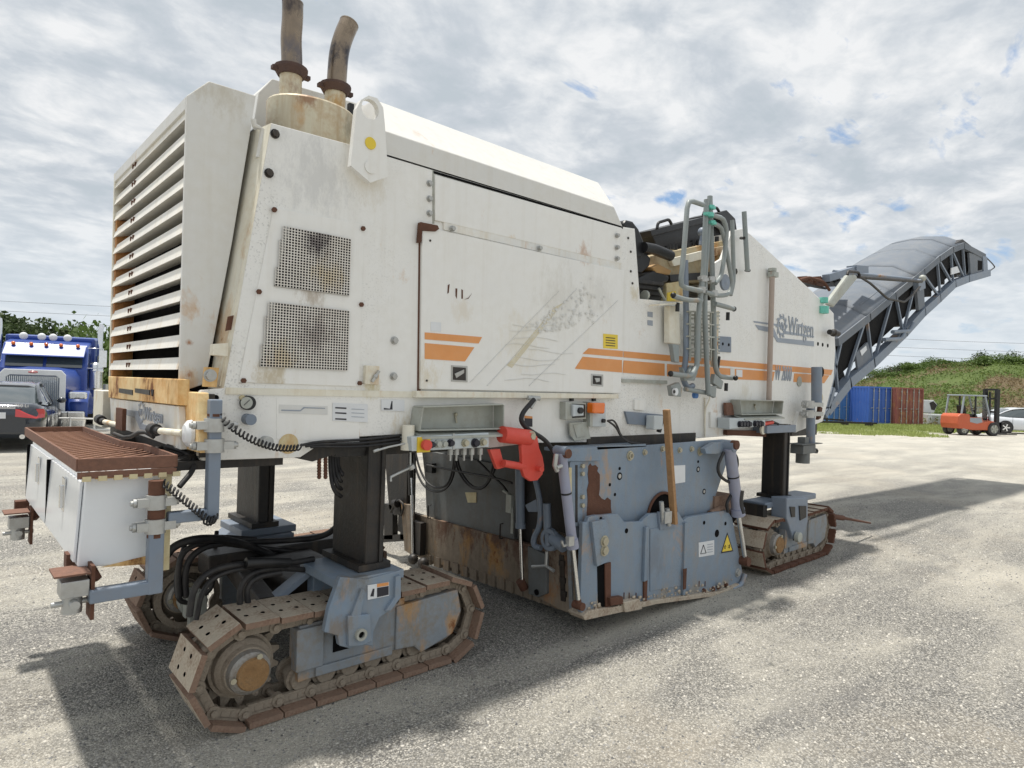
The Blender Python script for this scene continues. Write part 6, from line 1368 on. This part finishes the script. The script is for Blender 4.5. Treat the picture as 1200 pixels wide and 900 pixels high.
# belt cover on top: slats in segments, dark belt trough below
cov = [Vector((p.x, 0, p.z)) for p in T]; segs = []
prof = []
for i in range(40):
    x = T[0].x + (T[-2].x + .35 - T[0].x) * i / 39; q = interp(T, x); prof.append(Vector((x, 0, q.z)))
for _ in range(6): prof = [prof[0]] + [(a + b_ * 2 + c) / 4 for a, b_, c in zip(prof[:-2], prof[1:-1], prof[2:])] + [prof[-1]]
cs = [(-.04, .05), (.10, .14), (.30, .25), (.65, .30), (1.0, .27), (1.22, .17), (1.34, .05)]
for s_ in range(6):
    seg = prof[s_ * 39 // 6:(s_ + 1) * 39 // 6 + 1]; m = MB(); lift = .008 * (s_ % 2)
    vs = [(p.x, CY0 + y, p.z + z + lift) for p in seg for y, z in cs]; k = len(cs)
    m.add(vs, [(i * k + j, (i + 1) * k + j, (i + 1) * k + j + 1, i * k + j + 1) for i in range(len(seg) - 1) for j in range(k - 1)], True)
    o_ = m.build('belt_cover', CONV, CO); sd = o_.modifiers.new('thickness', 'SOLIDIFY'); sd.thickness = .02
m = MB()
bz = [interp(T, T[0].x + (T[-1].x - T[0].x) * i / 24) for i in range(25)]
gapz = lambda p: .74 * (p.z - interp(Bt, p.x).z)
for a, b_ in zip(bz[:-1], bz[1:]):
    m.add([(a.x, CY0 + .03, a.z + .02), (b_.x, CY0 + .03, b_.z + .02), (b_.x, CY0 + .035, b_.z - gapz(b_)), (a.x, CY0 + .035, a.z - gapz(a))], [(0, 1, 2, 3)])
    m.add([(a.x, CY1 - .03, a.z + .02), (b_.x, CY1 - .03, b_.z + .02), (b_.x, CY1 - .035, b_.z - gapz(b_)), (a.x, CY1 - .035, a.z - gapz(a))], [(0, 1, 2, 3)])
    m.add([(a.x, CY0 + .035, a.z - gapz(a)), (b_.x, CY0 + .035, b_.z - gapz(b_)), (b_.x, CY1 - .035, b_.z - gapz(b_)), (a.x, CY1 - .035, a.z - gapz(a))], [(0, 1, 2, 3)])
o_ = m.build('belt_trough', BELT, CO)
for k_ in range(9):
    q = interp(Bt, Bt[0].x + (Bt[-1].x - Bt[0].x) * (k_ + .8) / 10.5)
    MB().cyl((q.x, CY0 + .06, q.z + .13), (q.x, CY1 - .06, q.z + .13), .05, n=10).build('return_roller', DARK, CO)
side('side_cover', [(1003, 414), (1017, 401), (1023, 422), (1006, 436)], CY0 - .02, .03, CONV, .004, CO); side('side_cover', [(1074, 334), (1082, 322), (1084, 360), (1077, 364)], CY0 - .03, .05, CONV, .004, CO)
side('label_plate', [(1008, 411), (1015, 405), (1016, 410), (1010, 417)], CY0 - .03, .004, LABEL, parent=CO)
side('side_cover', [(1115, 314), (1122, 312), (1125, 319), (1115, 322)], CY0 - .02, .02, LABEL, .003, CO); side('end_plate', [(1136, 296), (1154, 302), (1156, 318), (1138, 324)], CY0 - .03, .04, CONV, .004, CO); side('end_cap', [(1152, 300), (1157, 301), (1158, 321), (1153, 322)], CY0 - .05, 1.2, ARMG, .004, CO)
side('bearing_slot', [(1146, 305), (1151, 306), (1151, 316), (1146, 317)], CY0 - .034, .006, VOID, parent=CO)
pA, pB = PY(1150, 311, CY0 + .1), PY(1150, 311, CY1 - .1); MB().cyl((pA.x, CY0 + .1, pA.z), (pA.x, CY1 - .1, pA.z), .16, n=20).build('head_pulley', RUBBER, CO)
m = MB(); a = PY(1128, 284, CY0); m.prism([a + Vector((0, 0, .06)), PY(1146, 298, CY0) + Vector((.0, 0, .06)), PY(1144, 297, CY0) + Vector((0, 0, .02)), PY(1120, 285, CY0)], (0, CY1 - CY0, 0)); m.build('rubber_flap', RUBBER, CO)
rail([(1157, 303), (1163, 309), (1166, 313), (1158, 319)], .012, CY0, DARK, 'guard_wire', CO)
# upright fin on the cover, tail of the belt
m = MB(); m.prism([PY(x, y, CY0 + .12) for x, y in [(1008, 357), (1033, 338), (1033, 345), (1010, 366)]], (0, .03, 0)); m.build('cover_fin', CONV, CO, .003)
for x in (1036, 1046): rail([(x, 398 - (x - 1036) * .9), (x + 20, 397 - (x - 1036) * .9), (x + 24, 388 - (x - 1036) * .9)], .03, CY0 - .1, ARMG, 'hose_guide', CO)
side('work_lamp', [(1076, 330), (1084, 324), (1085, 338), (1078, 341)], CY0 - .12, .09, ARMG, .01, CO)
c = PY(1081, 326, CY0 - .12); m = MB(); m.ball(c, .055, 10, 8); m.build('lamp_head', GALV, CO)
# luffing cylinder link from the hull to the conveyor
hy = 3.7
m = MB(); m.cyl(PY(977, 318, hy), PY(1078, 328, hy - .25), .022, n=10); m.build('luffing_rod', ARMG, M)
m = MB(); m.bar(PY(968, 326, hy), PY(998, 317, hy), .10, .10); m.bar(PY(998, 317, hy), PY(1012, 318, hy), .14, .14); m.build('luffing_cylinder', ARMG, M)
side('mirror_paddle', [(969, 356), (978, 360), (1006, 326), (1004, 321), (994, 322)], 3.3, .06, GALV, .03)
rail([(993, 322), (994, 318), (1006, 319), (1008, 325)], .018, 3.32, DARK, 'mirror_bracket'); rail([(1007, 324), (1020, 332), (1040, 350), (1060, 354), (1070, 345), (1078, 336)], .016, 3.3, DARK, 'power_cable')
rail([(1000, 324), (1020, 326), (1080, 330)], .022, 3.35, DARK, 'support_rod')
c = PY(965, 355, YS - .02); m = MB(); m.cyl(c + Vector((0, 0, .06)), c + Vector((0, 0, .0)), .05, n=10); m.cyl(c + Vector((0, 0, -.04)), c + Vector((0, 0, -.12)), .06, n=10); m.build('green_coupling', TEAL, M)
m = MB(); c = PY(972, 389, 3.05); m.cyl(c, c + Vector((.25, 0, 0)), .03, n=10); m.ball(c + Vector((.12, 0, 0)), .045); m.build('front_pin', DARK, M)
for k in range(8): p = PY(940 + 5.5 * k, 326 + (k % 3) * 2.0, 3.8); q = PY(946 + 5.5 * k, 330 + (k % 2) * 4, 3.9); MB().bar(p, q, .12, .05).build('conveyor_mount', RUST if k < 4 else DARK, M)
rail([(937, 328), (948, 325), (965, 330), (972, 340)], .02, 3.7, RUST, 'hose_loop'); rail([(940, 332), (955, 336), (968, 338)], .016, 3.75, BLACK, 'hose_loop')
for a_, b_ in (((966, 458), (976, 430)), ((963, 470), (972, 446)), ((966, 488), (980, 462)), ((970, 478), (976, 455))): MB().bar(PY(*a_, 3.4), PY(*b_, 3.4), .05, .06).build('conveyor_hinge', ARMG, M)
MB().prism([PY(x, y, 3.6) for x, y in [(952, 490), (978, 405), (990, 440), (972, 482)]], (0, .8, 0)).build('hopper', BLACK, M)

# wooden stick resting against the side plate
wp = [PY(781, 480, 2.88), PY(790, 614, 2.855)]
st_ = MB(); st_.bar(wp[0], wp[1], .035, .05, up=(0, 1, 0)); o_ = st_.build('wooden_stick', WOOD, None, .003, org=tuple(wp[1])); tag(o_, 'long weathered wooden stick leaning upright against the blue side plate', 'wooden stick')
# ================================================================== BACKGROUND THINGS
def heading(t):   # t: angle right of the view axis -> world rotation of local +x
    return HEAD - t
def place(px, d, z=0): return CW((px - 600) / FPX * d, d, z)
def loft(m, rings, closed=False, smooth=True):
    k = len(rings[0]); vs = [p for r in rings for p in r]
    kk = k if closed else k - 1
    m.add(vs, [(i * k + j, i * k + (j + 1) % k, (i + 1) * k + (j + 1) % k, (i + 1) * k + j) for i in range(len(rings) - 1) for j in range(kk)], smooth)
    m.add(rings[0], [tuple(range(k - 1, -1, -1))]); m.add(rings[-1], [tuple(range(k))])
def wheelm(name, r, w, rimmat, parent, spots):
    ty = MB().lathe((0, -w / 2, 0), (0, 1, 0), [(0, r * .62), (0, r * .93), (w * .12, r), (w * .88, r), (w, r * .93), (w, r * .62)], 26).mesh('tyre', RUBBER)
    ri = MB(); ri.lathe((0, -w / 2 + .015, 0), (0, 1, 0), [(.0, 0), (0.0, r * .16), (.03, r * .2), (.035, r * .52), (0, r * .60), (0, r * .64)], 26)
    ri.lathe((0, w / 2 - .015, 0), (0, -1, 0), [(.0, 0), (0.0, r * .16), (.03, r * .2), (.035, r * .52), (0, r * .60), (0, r * .64)], 26)
    for k in range(5):
        a = k * 1.2566
        for y in (-w / 2 + .006, w / 2 - .006): ri.bar((math.cos(a) * r * .1, y, math.sin(a) * r * .1), (math.cos(a) * r * .6, y, math.sin(a) * r * .6), .06 * r / .33, .02, up=(0, 1, 0))
    ri = ri.mesh('rim', rimmat)
    for s_ in spots:
        t = inst(name, ty, parent, s_); inst('rim', ri, t, (0, 0, 0))
def sedan(loc, rz, paint, label, grp=None):
    r = root('sedan', loc, label, 'car', grp, rz, local=True)
    st = [(-2.42, .60, .42, .80), (-2.38, .80, .34, .98), (-2.15, .90, .26, 1.05), (-1.7, .93, .22, 1.04), (-1.0, .95, .20, .98), (0, .95, .20, .95), (.9, .95, .20, .93), (1.5, .93, .22, .88), (2.0, .88, .24, .80), (2.3, .74, .28, .70), (2.42, .55, .34, .60)]
    rings = []
    for x, w, zb, zt in st:
        h = zt - zb; rings.append([Vector((x, s * w * a, zb + h * b_)) for s, a, b_ in
            [(-1, .86, 0), (-1, .99, .12), (-1, 1.0, .45), (-1, .985, .72), (-1, .93, .90), (-1, .80, .98), (-1, .4, 1.0), (1, .4, 1.0), (1, .80, .98), (1, .93, .90), (1, .985, .72), (1, 1.0, .45), (1, .99, .12), (1, .86, 0)]])
    m = MB(); loft(m, rings, True); m.build('body', paint, r)
    gh = [(-1.85, .70, 1.02, 1.04), (-1.25, .72, .98, 1.34), (-.75, .70, .98, 1.45), (0, .70, .97, 1.48), (.55, .68, .96, 1.42), (1.35, .66, .92, .95)]
    rings = []
    for x, w, zb, zt in gh: rings.append([Vector((x, -w * 1.22, zb - .02)), Vector((x, -w * 1.0, zb + (zt - zb) * .75)), Vector((x, -w * .82, zt - .01)), Vector((x, 0, zt)), Vector((x, w * .82, zt - .01)), Vector((x, w * 1.0, zb + (zt - zb) * .75)), Vector((x, w * 1.22, zb - .02))])
    m = MB(); loft(m, rings); m.build('windows', GLASS, r)
    rf = [(-1.05, .60, 1.405), (-.75, .60, 1.462), (0, .60, 1.492), (.48, .58, 1.45)]
    m = MB(); rings = [[Vector((x, -w, z - .03)), Vector((x, -w * .8, z + .005)), Vector((x, 0, z + .012)), Vector((x, w * .8, z + .005)), Vector((x, w, z - .03))] for x, w, z in rf]; loft(m, rings); m.build('roof', paint, r)
    m = MB()
    for s in (-1, 1):
        m.tube([(-1.85, s * .80, 1.04), (-1.2, s * .68, 1.34), (-.7, s * .63, 1.445), (0, s * .62, 1.475), (.5, s * .60, 1.43), (1.3, s * .76, .96)], .035, 6, smooth_path=1)
        m.bar((-.1, s * .84, .97), (-.12, s * .63, 1.46), .07, .02)
    m.build('pillars', paint, r)
    for s in (-1, 1):
        m = MB(); m.prism([(-2.40, s * .42, .92), (-2.30, s * .90, .93), (-2.20, s * .925, .88), (-2.25, s * .92, .74), (-2.40, s * .78, .72), (-2.44, s * .42, .76)], (-.02, 0, 0)); m.build('tail_light', REDLENS, r)
        m = MB(); m.box((-2.41, s * .55 - .12, .48), (-2.385, s * .55 + .12, .52)); m.build('rear_reflector', REDLENS, r)
        m = MB(); m.prism([(2.32, s * .45, .62), (2.05, s * .86, .66), (2.0, s * .88, .76), (2.25, s * .5, .73)], (.03, 0, 0)); m.build('headlight', CHROME, r)
        m = MB(); m.ball((.85, s * 1.0, 1.02), .11, 10, 6, (.6, 1, .7)); m.build('door_mirror', paint, r)
    m = MB(); m.box((-2.44, -.42, .935), (-2.42, .42, .955)); m.build('chrome_strip', CHROME, r)
    m = MB(); m.box((-2.445, -.26, .72), (-2.43, .26, .85)); m.build('number_plate', LABEL, r)
    m = MB(); m.cyl((-2.43, -.55, .33), (-2.35, -.55, .33), .05); m.cyl((-2.43, .55, .33), (-2.35, .55, .33), .05); m.build('tail_pipe', CHROME, r)
    m = MB()
    for s in (-1, 1):
        for x in (-1.45, 1.45): m.cyl((x, s * .90, .35), (x, s * .957, .35), .40, n=24)
    m.build('wheel_arches', BLACK, r)
    wheelm('wheel', .34, .23, CHROME, r, [(-1.45, -.86, .34), (-1.45, .86, .34), (1.45, -.86, .34), (1.45, .86, .34)])
    for x in (-.15, .95, -1.1):
        m = MB()
        for s in (-1, 1): m.box((x, s * .951 - .004, .40), (x + .01, s * .951 + .004, .93))
        m.build('door_seam', BLACK, r)
    return r
t_ = math.radians(-31)
rr_ = CW(-10.95, 13.55); fwd = Vector((math.cos(heading(t_)), math.sin(heading(t_)), 0))
car = sedan(rr_ + fwd * 2.42, heading(t_), CARBLK, 'dark blue-grey saloon car with red tail lights, parked at the left edge of the picture')
textmesh('750 Li', .10, (-2.445, -.40, .965), (0, -1, 0), (0, 0, 1)).build('badge', CHROME, car)
car2 = sedan(place(1200, 37.5), heading(math.radians(98)), CARWHT, 'white car parked behind the forklift mast at the right edge of the picture')

# ---- forklift
d = 34.0; ft = root('forklift', place(1141, d), 'orange red forklift with grey cab frame and raised dark mast on the verge', 'forklift', None, heading(math.radians(82)), local=True)
m = MB(); m.prism([(x, -.58, z) for x, z in [(-1.35, .35), (-1.42, .6), (-1.40, .98), (-1.25, 1.12), (-.75, 1.12), (-.70, .95), (.0, .95), (.1, .72), (.45, .80), (.72, .75), (.80, .45), (.5, .30), (-.5, .28)]], (0, 1.16, 0)); m.build('body', FLORG, ft, .04)
m = MB(); m.prism([(x, -.59, z) for x, z in [(-.72, .92), (-.05, .92), (.02, .70), (-.3, .62), (-.72, .70)]], (0, 1.18, 0)); m.build('side_cover', FLGRY, ft, .01)
m = MB(); m.prism([(x, -.45, z) for x, z in [(-.75, 1.12), (-.2, 1.10), (-.2, .95), (-.75, .95)]], (0, .9, 0)); m.build('seat', BLACK, ft, .03)
MB().prism([(-.72, -.25, 1.12), (-.60, -.25, 1.12), (-.70, -.25, 1.55), (-.80, -.25, 1.55)], (0, .5, 0)).build('seat_back', BLACK, ft, .03)
m = MB(); m.cyl((.25, 0, .9), (.02, 0, 1.32), .03); m.lathe((.02, 0, 1.33), (-.4, 0, .8), [(0, .17), (.02, .18), (.03, .17), (.02, .155), (0, .17)], 18); m.build('steering_wheel', BLACK, ft)
for y in (-.50, .50):
    for p, q in (((-1.15, 1.10), (-1.02, 2.05)), ((-.35, .95), (-.35, 2.07)), ((.55, .80), (.20, 2.05))): MB().bar((p[0], y, p[1]), (q[0], y, q[1]), .06, .07).build('cab_post', FLGRY if p[0] != -.35 else BLACK, ft)
m = MB(); m.box((-1.08, -.56, 2.04), (.28, .56, 2.11)); m.build('cab_roof', FLGRY, ft, .02)
m = MB(); m.prism([(.50, -.46, .90), (.24, -.46, 1.95), (.235, .46, 1.95), (.495, .46, .90)], (.012, 0, 0)); m.build('windscreen', CLEAR, ft)
for y in (-.36, .36): MB().box((.96, y - .08, .12), (1.14, y + .08, 2.45)).build('mast_rail', BLACK, ft)
m = MB()
for z in (.4, 1.2, 1.9, 2.38): m.box((.99, -.36, z), (1.09, .36, z + .1))
for y in (-.18, .18): m.box((1.1, y - .03, .2), (1.2, y + .03, 2.30))
m.build('mast', BLACK, ft)
m = MB(); m.box((1.22, -.5, .20), (1.27, .5, .72)); m.box((1.25, -.5, .72), (1.28, .5, 1.1)) if 0 else None; m.build('fork_carriage', BLACK, ft)
for y in (-.3, .3): MB().box((1.27, y - .06, .06), (2.3, y + .06, .11)).build('fork', DARK, ft)
wheelm('wheel', .36, .26, GALV, ft, [(.68, -.50, .36), (.68, .50, .36)]); wheelm('wheel', .29, .22, GALV, ft, [(-1.0, -.46, .29), (-1.0, .46, .29)])

# ---- shipping containers
def container(px, d, t, mat, label, ln=6.06):
    W_, H_ = 2.44, 2.60; p = place(px, d); r = root('shipping_container', p, label, 'shipping container', 'shipping containers in a row', heading(t), local=True)
    # local x: away along the length, y: left; door end at x=0, left door edge at y=0, going right -> negative y
    m = MB()
    for y in (0, -W_):
        n_ = 22; o = []
        for k in range(n_):
            x0 = .12 + (ln - .24) * k / n_; dx = (ln - .24) / n_; s = .035 * (-1 if y == 0 else 1)
            o += [(x0, s), (x0 + dx * .25, s), (x0 + dx * .5, 0), (x0 + dx * .75, 0)]
        o.append((ln - .12, 0)); vs = [(x, y + s, .15) for x, s in o] + [(x, y + s, H_ - .12) for x, s in o]; k = len(o)
        m.add(vs, [(i, i + 1, k + i + 1, k + i) for i in range(k - 1)])
    m.box((ln - .06, -W_ + .03, .15), (ln, -.03, H_ - .1)); m.build('side_walls', mat, r)
    MB().box((.05, -W_ + .03, H_ - .05), (ln - .05, -.03, H_ - .01)).build('roof', mat, r)
    MB().box((.05, -W_ + .03, .08), (ln - .05, -.03, .14)).build('floor', DARK, r)
    m = MB()
    for x in (0, ln - .12):
        for y in (0, -W_ + .12): m.box((x, y - .12, 0), (x + .12, y, H_))
    for y in (0, -W_ + .10):
        m.box((.12, y - .10, 0), (ln - .12, y - .0, .15)); m.box((.12, y - .08, H_ - .12), (ln - .12, y, H_ - .0))
    for x in (0, ln - .10): m.box((x, -W_ + .12, .0), (x + .10, -.12, .14)); m.box((x, -W_ + .12, H_ - .13), (x + .10, -.12, H_))
    m.build('corner_frame', mat, r, .005)
    for k in range(2):
        y1 = -.13 - k * (W_ - .26) / 2; y0 = y1 - (W_ - .26) / 2 + .015
        m = MB(); zz = [.15, .60, .68, 1.10, 1.18, 1.60, 1.68, 2.10, 2.18, H_ - .14]
        for i in range(9): dd = .03 if i % 2 == 0 else .0; m.box((.03 + dd * .8, y0, zz[i]), (.07, y1, zz[i + 1]))
        m.box((.025, y0, .15), (.07, y0 + .05, H_ - .14)); m.box((.025, y1 - .05, .15), (.07, y1, H_ - .14))
        dr = m.build('container_door', mat, r)
        for f in (.28, .72):
            yy = y0 + (y1 - y0) * f; m = MB(); m.cyl((.0, yy, .1), (.0, yy, H_ - .08), .022, n=8)
            for z in (.3, .95, 1.7, 2.3): m.cbox((.01, yy, z), (.03, .10, .07))
            m.bar((-.01, yy, 1.15), (-.02, yy + .28, 1.12), .025, .03); m.build('lock_rod', ZINC, dr)
    return r
tc_ = math.radians(-18)
container(1018.5, 44.2, tc_, CBLU2, 'deep blue container with its left side showing, between the mid blue and red ones')
container(972.5, 45.2, tc_, CBLUE, 'mid blue container partly hidden by the conveyor foot of the milling machine')
container(1051.4, 44.4, tc_, CRED, 'faded dark red container at the right end of the row')
# things behind the containers
rt_ = root('equipment', place(1087, 48), 'white hopper shaped equipment with a dark open side behind the red container', 'equipment', None, heading(0), local=True)
m = MB(); m.prism([(-.4, .5, .85), (-.4, -.25, .85), (-.4, -.50, 1.45), (-.4, -.2, 1.8), (-.4, .5, 1.8)], (.9, 0, 0)); m.build('hopper', LABEL, rt_, .03)
MB().prism([(-.42, -.28, 1.05), (-.42, -.46, 1.44), (-.42, -.18, 1.72), (-.42, .1, 1.6), (-.42, -.05, 1.1)], (.03, 0, 0)).build('hopper_opening', DARK, rt_)
for y in (-.2, .4): MB().box((-.1, y - .06, 0), (.1, y + .06, .87)).build('leg', ARMG, rt_)
rt_ = root('air_conditioner', place(1092, 46.5), 'low pale grey cabinet with grille beside the red container', 'cabinet', None, heading(0), local=True)
MB().box((-.4, -.5, 0), (.4, .5, .8)).build('cabinet', LABEL, rt_, .03)
m = MB()
for k in range(6): m.box((-.42, -.4, .12 + k * .1), (-.40, .2, .17 + k * .1))
m.build('grille', GALV, rt_)
# low steel skid with bars in front of the containers
rt_ = root('steel_skid', place(986, 40), 'low dark steel skid lying on the grass in front of the blue containers', 'steel skid', None, heading(math.radians(85)), local=True)
m = MB(); m.box((-2.6, -.3, .18), (2.2, -.2, .28)); m.box((-2.6, .2, .18), (2.2, .3, .28))
for k in range(7): m.box((-2.4 + k * .7, -.2, .2), (-2.3 + k * .7, .2, .26))
m.build('deck', DARK, rt_)
for x in (-2.2, .2, 1.8): MB().box((x, -.3, 0), (x + .15, .3, .2)).build('foot', DARK, rt_)
m = MB(); m.cyl((-.9, 0, .3), (-.9, 0, .5), .08); m.bar((-1.3, 0, .42), (.2, 0, .36), .06, .1); m.build('hitch', DARK, rt_)
# pole and box above the white car
rt_ = root('fence', place(1190, 50), 'pale rail fence just behind the white car', 'fence', None, heading(math.radians(88)), local=True)
for x in (-3, 0, 3): MB().box((x, -.05, 0), (x + .1, .05, 1.4)).build('post', GALV, rt_)
for z in (.7, 1.3): MB().box((-3, -.03, z), (3.1, .03, z + .08)).build('rail', GALV, rt_)

# ---- blue semi truck
tt = math.radians(180 - 29); tp = CW(-12.78, 17.2); r = root('semi_truck', tp, 'royal blue conventional semi truck with chrome stacks, sun visor and tall white framed grille', 'truck', None, heading(tt), local=True)
# local x forward (towards the viewer), origin at the grille, z up
m = MB(); rings = []
for x, w, zt in [(-.05, .66, 1.76), (-.5, .70, 1.82), (-1.2, .80, 1.86), (-1.9, .92, 1.90)]: rings.append([Vector((x, -w, .95)), Vector((x, -w, zt - .28)), Vector((x, -w * .86, zt - .06)), Vector((x, -w * .4, zt)), Vector((x, w * .4, zt)), Vector((x, w * .86, zt - .06)), Vector((x, w, zt - .28)), Vector((x, w, .95))])
loft(m, rings, True); m.build('bonnet', TRBLUE, r)
gr = MB(); gr.box((-.06, -.58, .75), (-.01, .58, 1.64)); G_ = gr.build('grille', ARMG, r)
m = MB()
for k in range(26): m.box((-.01, -.56 + k * .0436, .78), (.004, -.545 + k * .0436, 1.62))
m.build('grille_bars', CHROME, G_)
m = MB(); m.prism([(0, y, z) for y, z in [(-.72, .7), (-.72, 1.68), (-.62, 1.80), (.62, 1.80), (.72, 1.68), (.72, .7), (.58, .7), (.58, 1.58), (.50, 1.65), (-.50, 1.65), (-.58, 1.58), (-.58, .7)]], (.07, 0, 0)); m.build('grille_surround', LABEL, r, .015)
m = MB(); m.ball((.075, 0, 1.73), .1, 14, 8, (.15, 1.1, .32)); em = m.build('oval_badge', REDLENS, r)
textmesh('Peterbilt', .045, (.092, .0, 1.72), (0, 1, 0), (0, 0, 1), align='CENTER').build('lettering', CHROME, em)
m = MB(); m.box((-.1, -1.18, .26), (.25, 1.18, .70)); m.build('bumper', CHROME, r, .03)
cab = MB(); cab.prism([(x, -1.05, z) for x, z in [(-1.85, 1.0), (-1.85, 1.84), (-2.20, 2.40), (-2.35, 2.60), (-3.3, 2.75), (-3.3, 1.0)]], (0, 2.1, 0)); cab.build('cab', TRBLUE, r, .06)
sl_ = MB(); sl_.prism([(x, -1.15, z) for x, z in [(-3.25, .9), (-3.20, 2.60), (-3.1, 2.86), (-4.6, 2.95), (-4.7, .9)]], (0, 2.3, 0)); sl_.build('sleeper', TRBLUE, r, .08)
m = MB(); m.prism([(-1.62, -1.0, 2.62), (-1.62, 1.0, 2.62), (-1.58, 1.03, 2.50), (-1.58, -1.03, 2.50)], (0, 0, .0)) if 0 else None
m.prism([(-2.20, -.97, 2.56), (-1.80, -.99, 2.24), (-1.78, -.99, 2.20), (-2.20, -.97, 2.42)], (0, 1.96, 0)); m.build('sun_visor', TRBLUE, r, .01)
for s in (-1, 1):
    m = MB(); y0, y1 = (.04, .92) if s > 0 else (-.92, -.04)
    m.add([(-1.86, y0, 1.88), (-1.86, y1, 1.88), (-2.18, y1, 2.39), (-2.18, y0, 2.39)], [(0, 1, 2, 3)]); m.v = [v + Vector((.022, 0, .02)) for v in m.v]; m.build('windscreen_pane', GLASS, r)
    m = MB(); m.box((-2.95, s * 1.052 - .005, 1.8), (-2.25, s * 1.052 + .005, 2.35)); m.build('side_window', GLASS, r)
    # exhaust stack
    m = MB(); m.tube([(-3.1, s * 1.28, .9), (-3.1, s * 1.28, 2.9), (-3.12, s * 1.28, 3.15), (-3.22, s * 1.31, 3.30)], .075, 14, smooth_path=1); ex = m.build('exhaust_stack', CHROME, r)
    m = MB(); m.cyl((-3.1, s * 1.28, 1.2), (-3.1, s * 1.28, 2.3), .11, n=16); m.build('heat_shield', CHROME, ex)
    # air cleaner
    m = MB(); m.lathe((-2.25, s * 1.25, 1.25), (0, 0, 1), [(0, 0), (0, .15), (.06, .19), (.55, .19), (.57, .20), (.60, .19), (.78, .17), (.84, .10), (.84, 0)], 20); m.build('air_cleaner', CHROME, r)
    # fender
    m = MB(); rings = []
    for k in range(9):
        a = math.pi * (k / 8); x = -.95 + math.cos(a) * .78; z = .62 + math.sin(a) * .62
        rings.append([Vector((x, s * .68, z)), Vector((x, s * 1.20, z)), Vector((x, s * 1.23, z - .08)), Vector((x, s * .68, z - .05))])
    loft(m, rings, True); m.build('fender', TRBLUE, r)
    m = MB(); m.box((-.32, s * .98 - .22, 1.02), (-.12, s * .98 + .22, 1.22)); hl = m.build('headlight', CHROME, r, .05)
    m = MB(); m.cyl((-.12, s * .88, 1.12), (-.105, s * .88, 1.12), .075, n=14); m.cyl((-.12, s * 1.08, 1.12), (-.105, s * 1.08, 1.12), .075, n=14); m.build('lens', LABEL, hl)
    m = MB(); m.box((-.1, s * .98 - .2, .45), (.26, s * .98 + .2, .70)); m.build('bumper_corner', CHROME, r, .03)
    m = MB(); m.tube([(-1.9, s * 1.05, 2.5), (-1.75, s * 1.45, 2.5), (-1.75, s * 1.45, 1.9), (-1.9, s * 1.05, 1.9)], .018, 6); m.box((-1.78, s * 1.45 - .1, 1.95), (-1.72, s * 1.45 + .1, 2.45)); m.build('mirror', LABEL if s < 0 else CHROME, r)
    m = MB(); m.cyl((-4.0, s * .95, .75), (-2.6, s * .95, .75), .31, n=20); m.build('fuel_tank', CHROME, r)
for y in (-.78, -.36, 0, .36, .78): MB().ball((-2.12, y, 2.56), .055, 10, 6).build('marker_lamp', AMBER, r)
for y in (-.60, -.16, .12, .48):
    m = MB(); m.ball((-2.50, y, 2.80), .11, 12, 8, (.6, 1, 1)); m.build('roof_lamp', LABEL, r)
wheelm('wheel', .50, .30, CHROME, r, [(-.95, -.95, .50), (-.95, .95, .50), (-5.6, -.9, .50), (-5.6, .9, .50), (-6.9, -.9, .50), (-6.9, .9, .50)])
MB().box((-7.6, -.45, .75), (-.2, .45, .95)).build('chassis', DARK, r)
# white pipe rack beside the truck
rt_ = root('pipe_rack', place(112, 16.2), 'low white pipe rack standing between the truck and the milling machine', 'pipe rack', None, heading(math.radians(80)), local=True)
for x in (-.55, 0, .55):
    MB().cyl((x, 0, 0), (x, 0, .62), .025, n=8).build('post', PIPEW, rt_); 
for z in (.1, .33, .60): MB().cyl((-.8, 0, z), (.8, 0, z), .022, n=8).build('rail', PIPEW, rt_)
rt_ = root('machine_attachment', place(106, 22), 'rusty brown steel frame standing behind the white pipe rack', 'steel frame', None, heading(math.radians(80)), local=True)
for x in (-.5, .4): MB().box((x, -.1, 0), (x + .12, .1, 1.4)).build('upright', GALV, rt_)
MB().box((-.7, -.3, .25), (.7, .3, .42)).build('base', DARK, rt_, .01)

# ---- power lines far off
pl = [pole(-420, 150, 'utility pole out past the left edge'), pole(690, 175, 'utility pole hidden behind the milling machine'), pole(1500, 190, 'utility pole out past the right edge')]
for k, h in enumerate((21, 18.6, 16.2)):
    for (a, b_, nm) in ((0, 1, 'left of the milling machine'), (1, 2, 'right of the milling machine')):
        A, B = pl[a] + Vector((0, 0, h)), pl[b_] + Vector((0, 0, h)); pts = []
        for i in range(25): t = i / 24; p = A.lerp(B, t); p.z -= 4 * 2.0 * t * (1 - t); pts.append(p)
        o_ = MB().tube(pts, .035, 4, caps=False).build('power_line', DARK, None, org=tuple(A)); tag(o_, ('topmost', 'middle', 'lowest')[k] + ' thin power line crossing the sky ' + nm, 'power line')
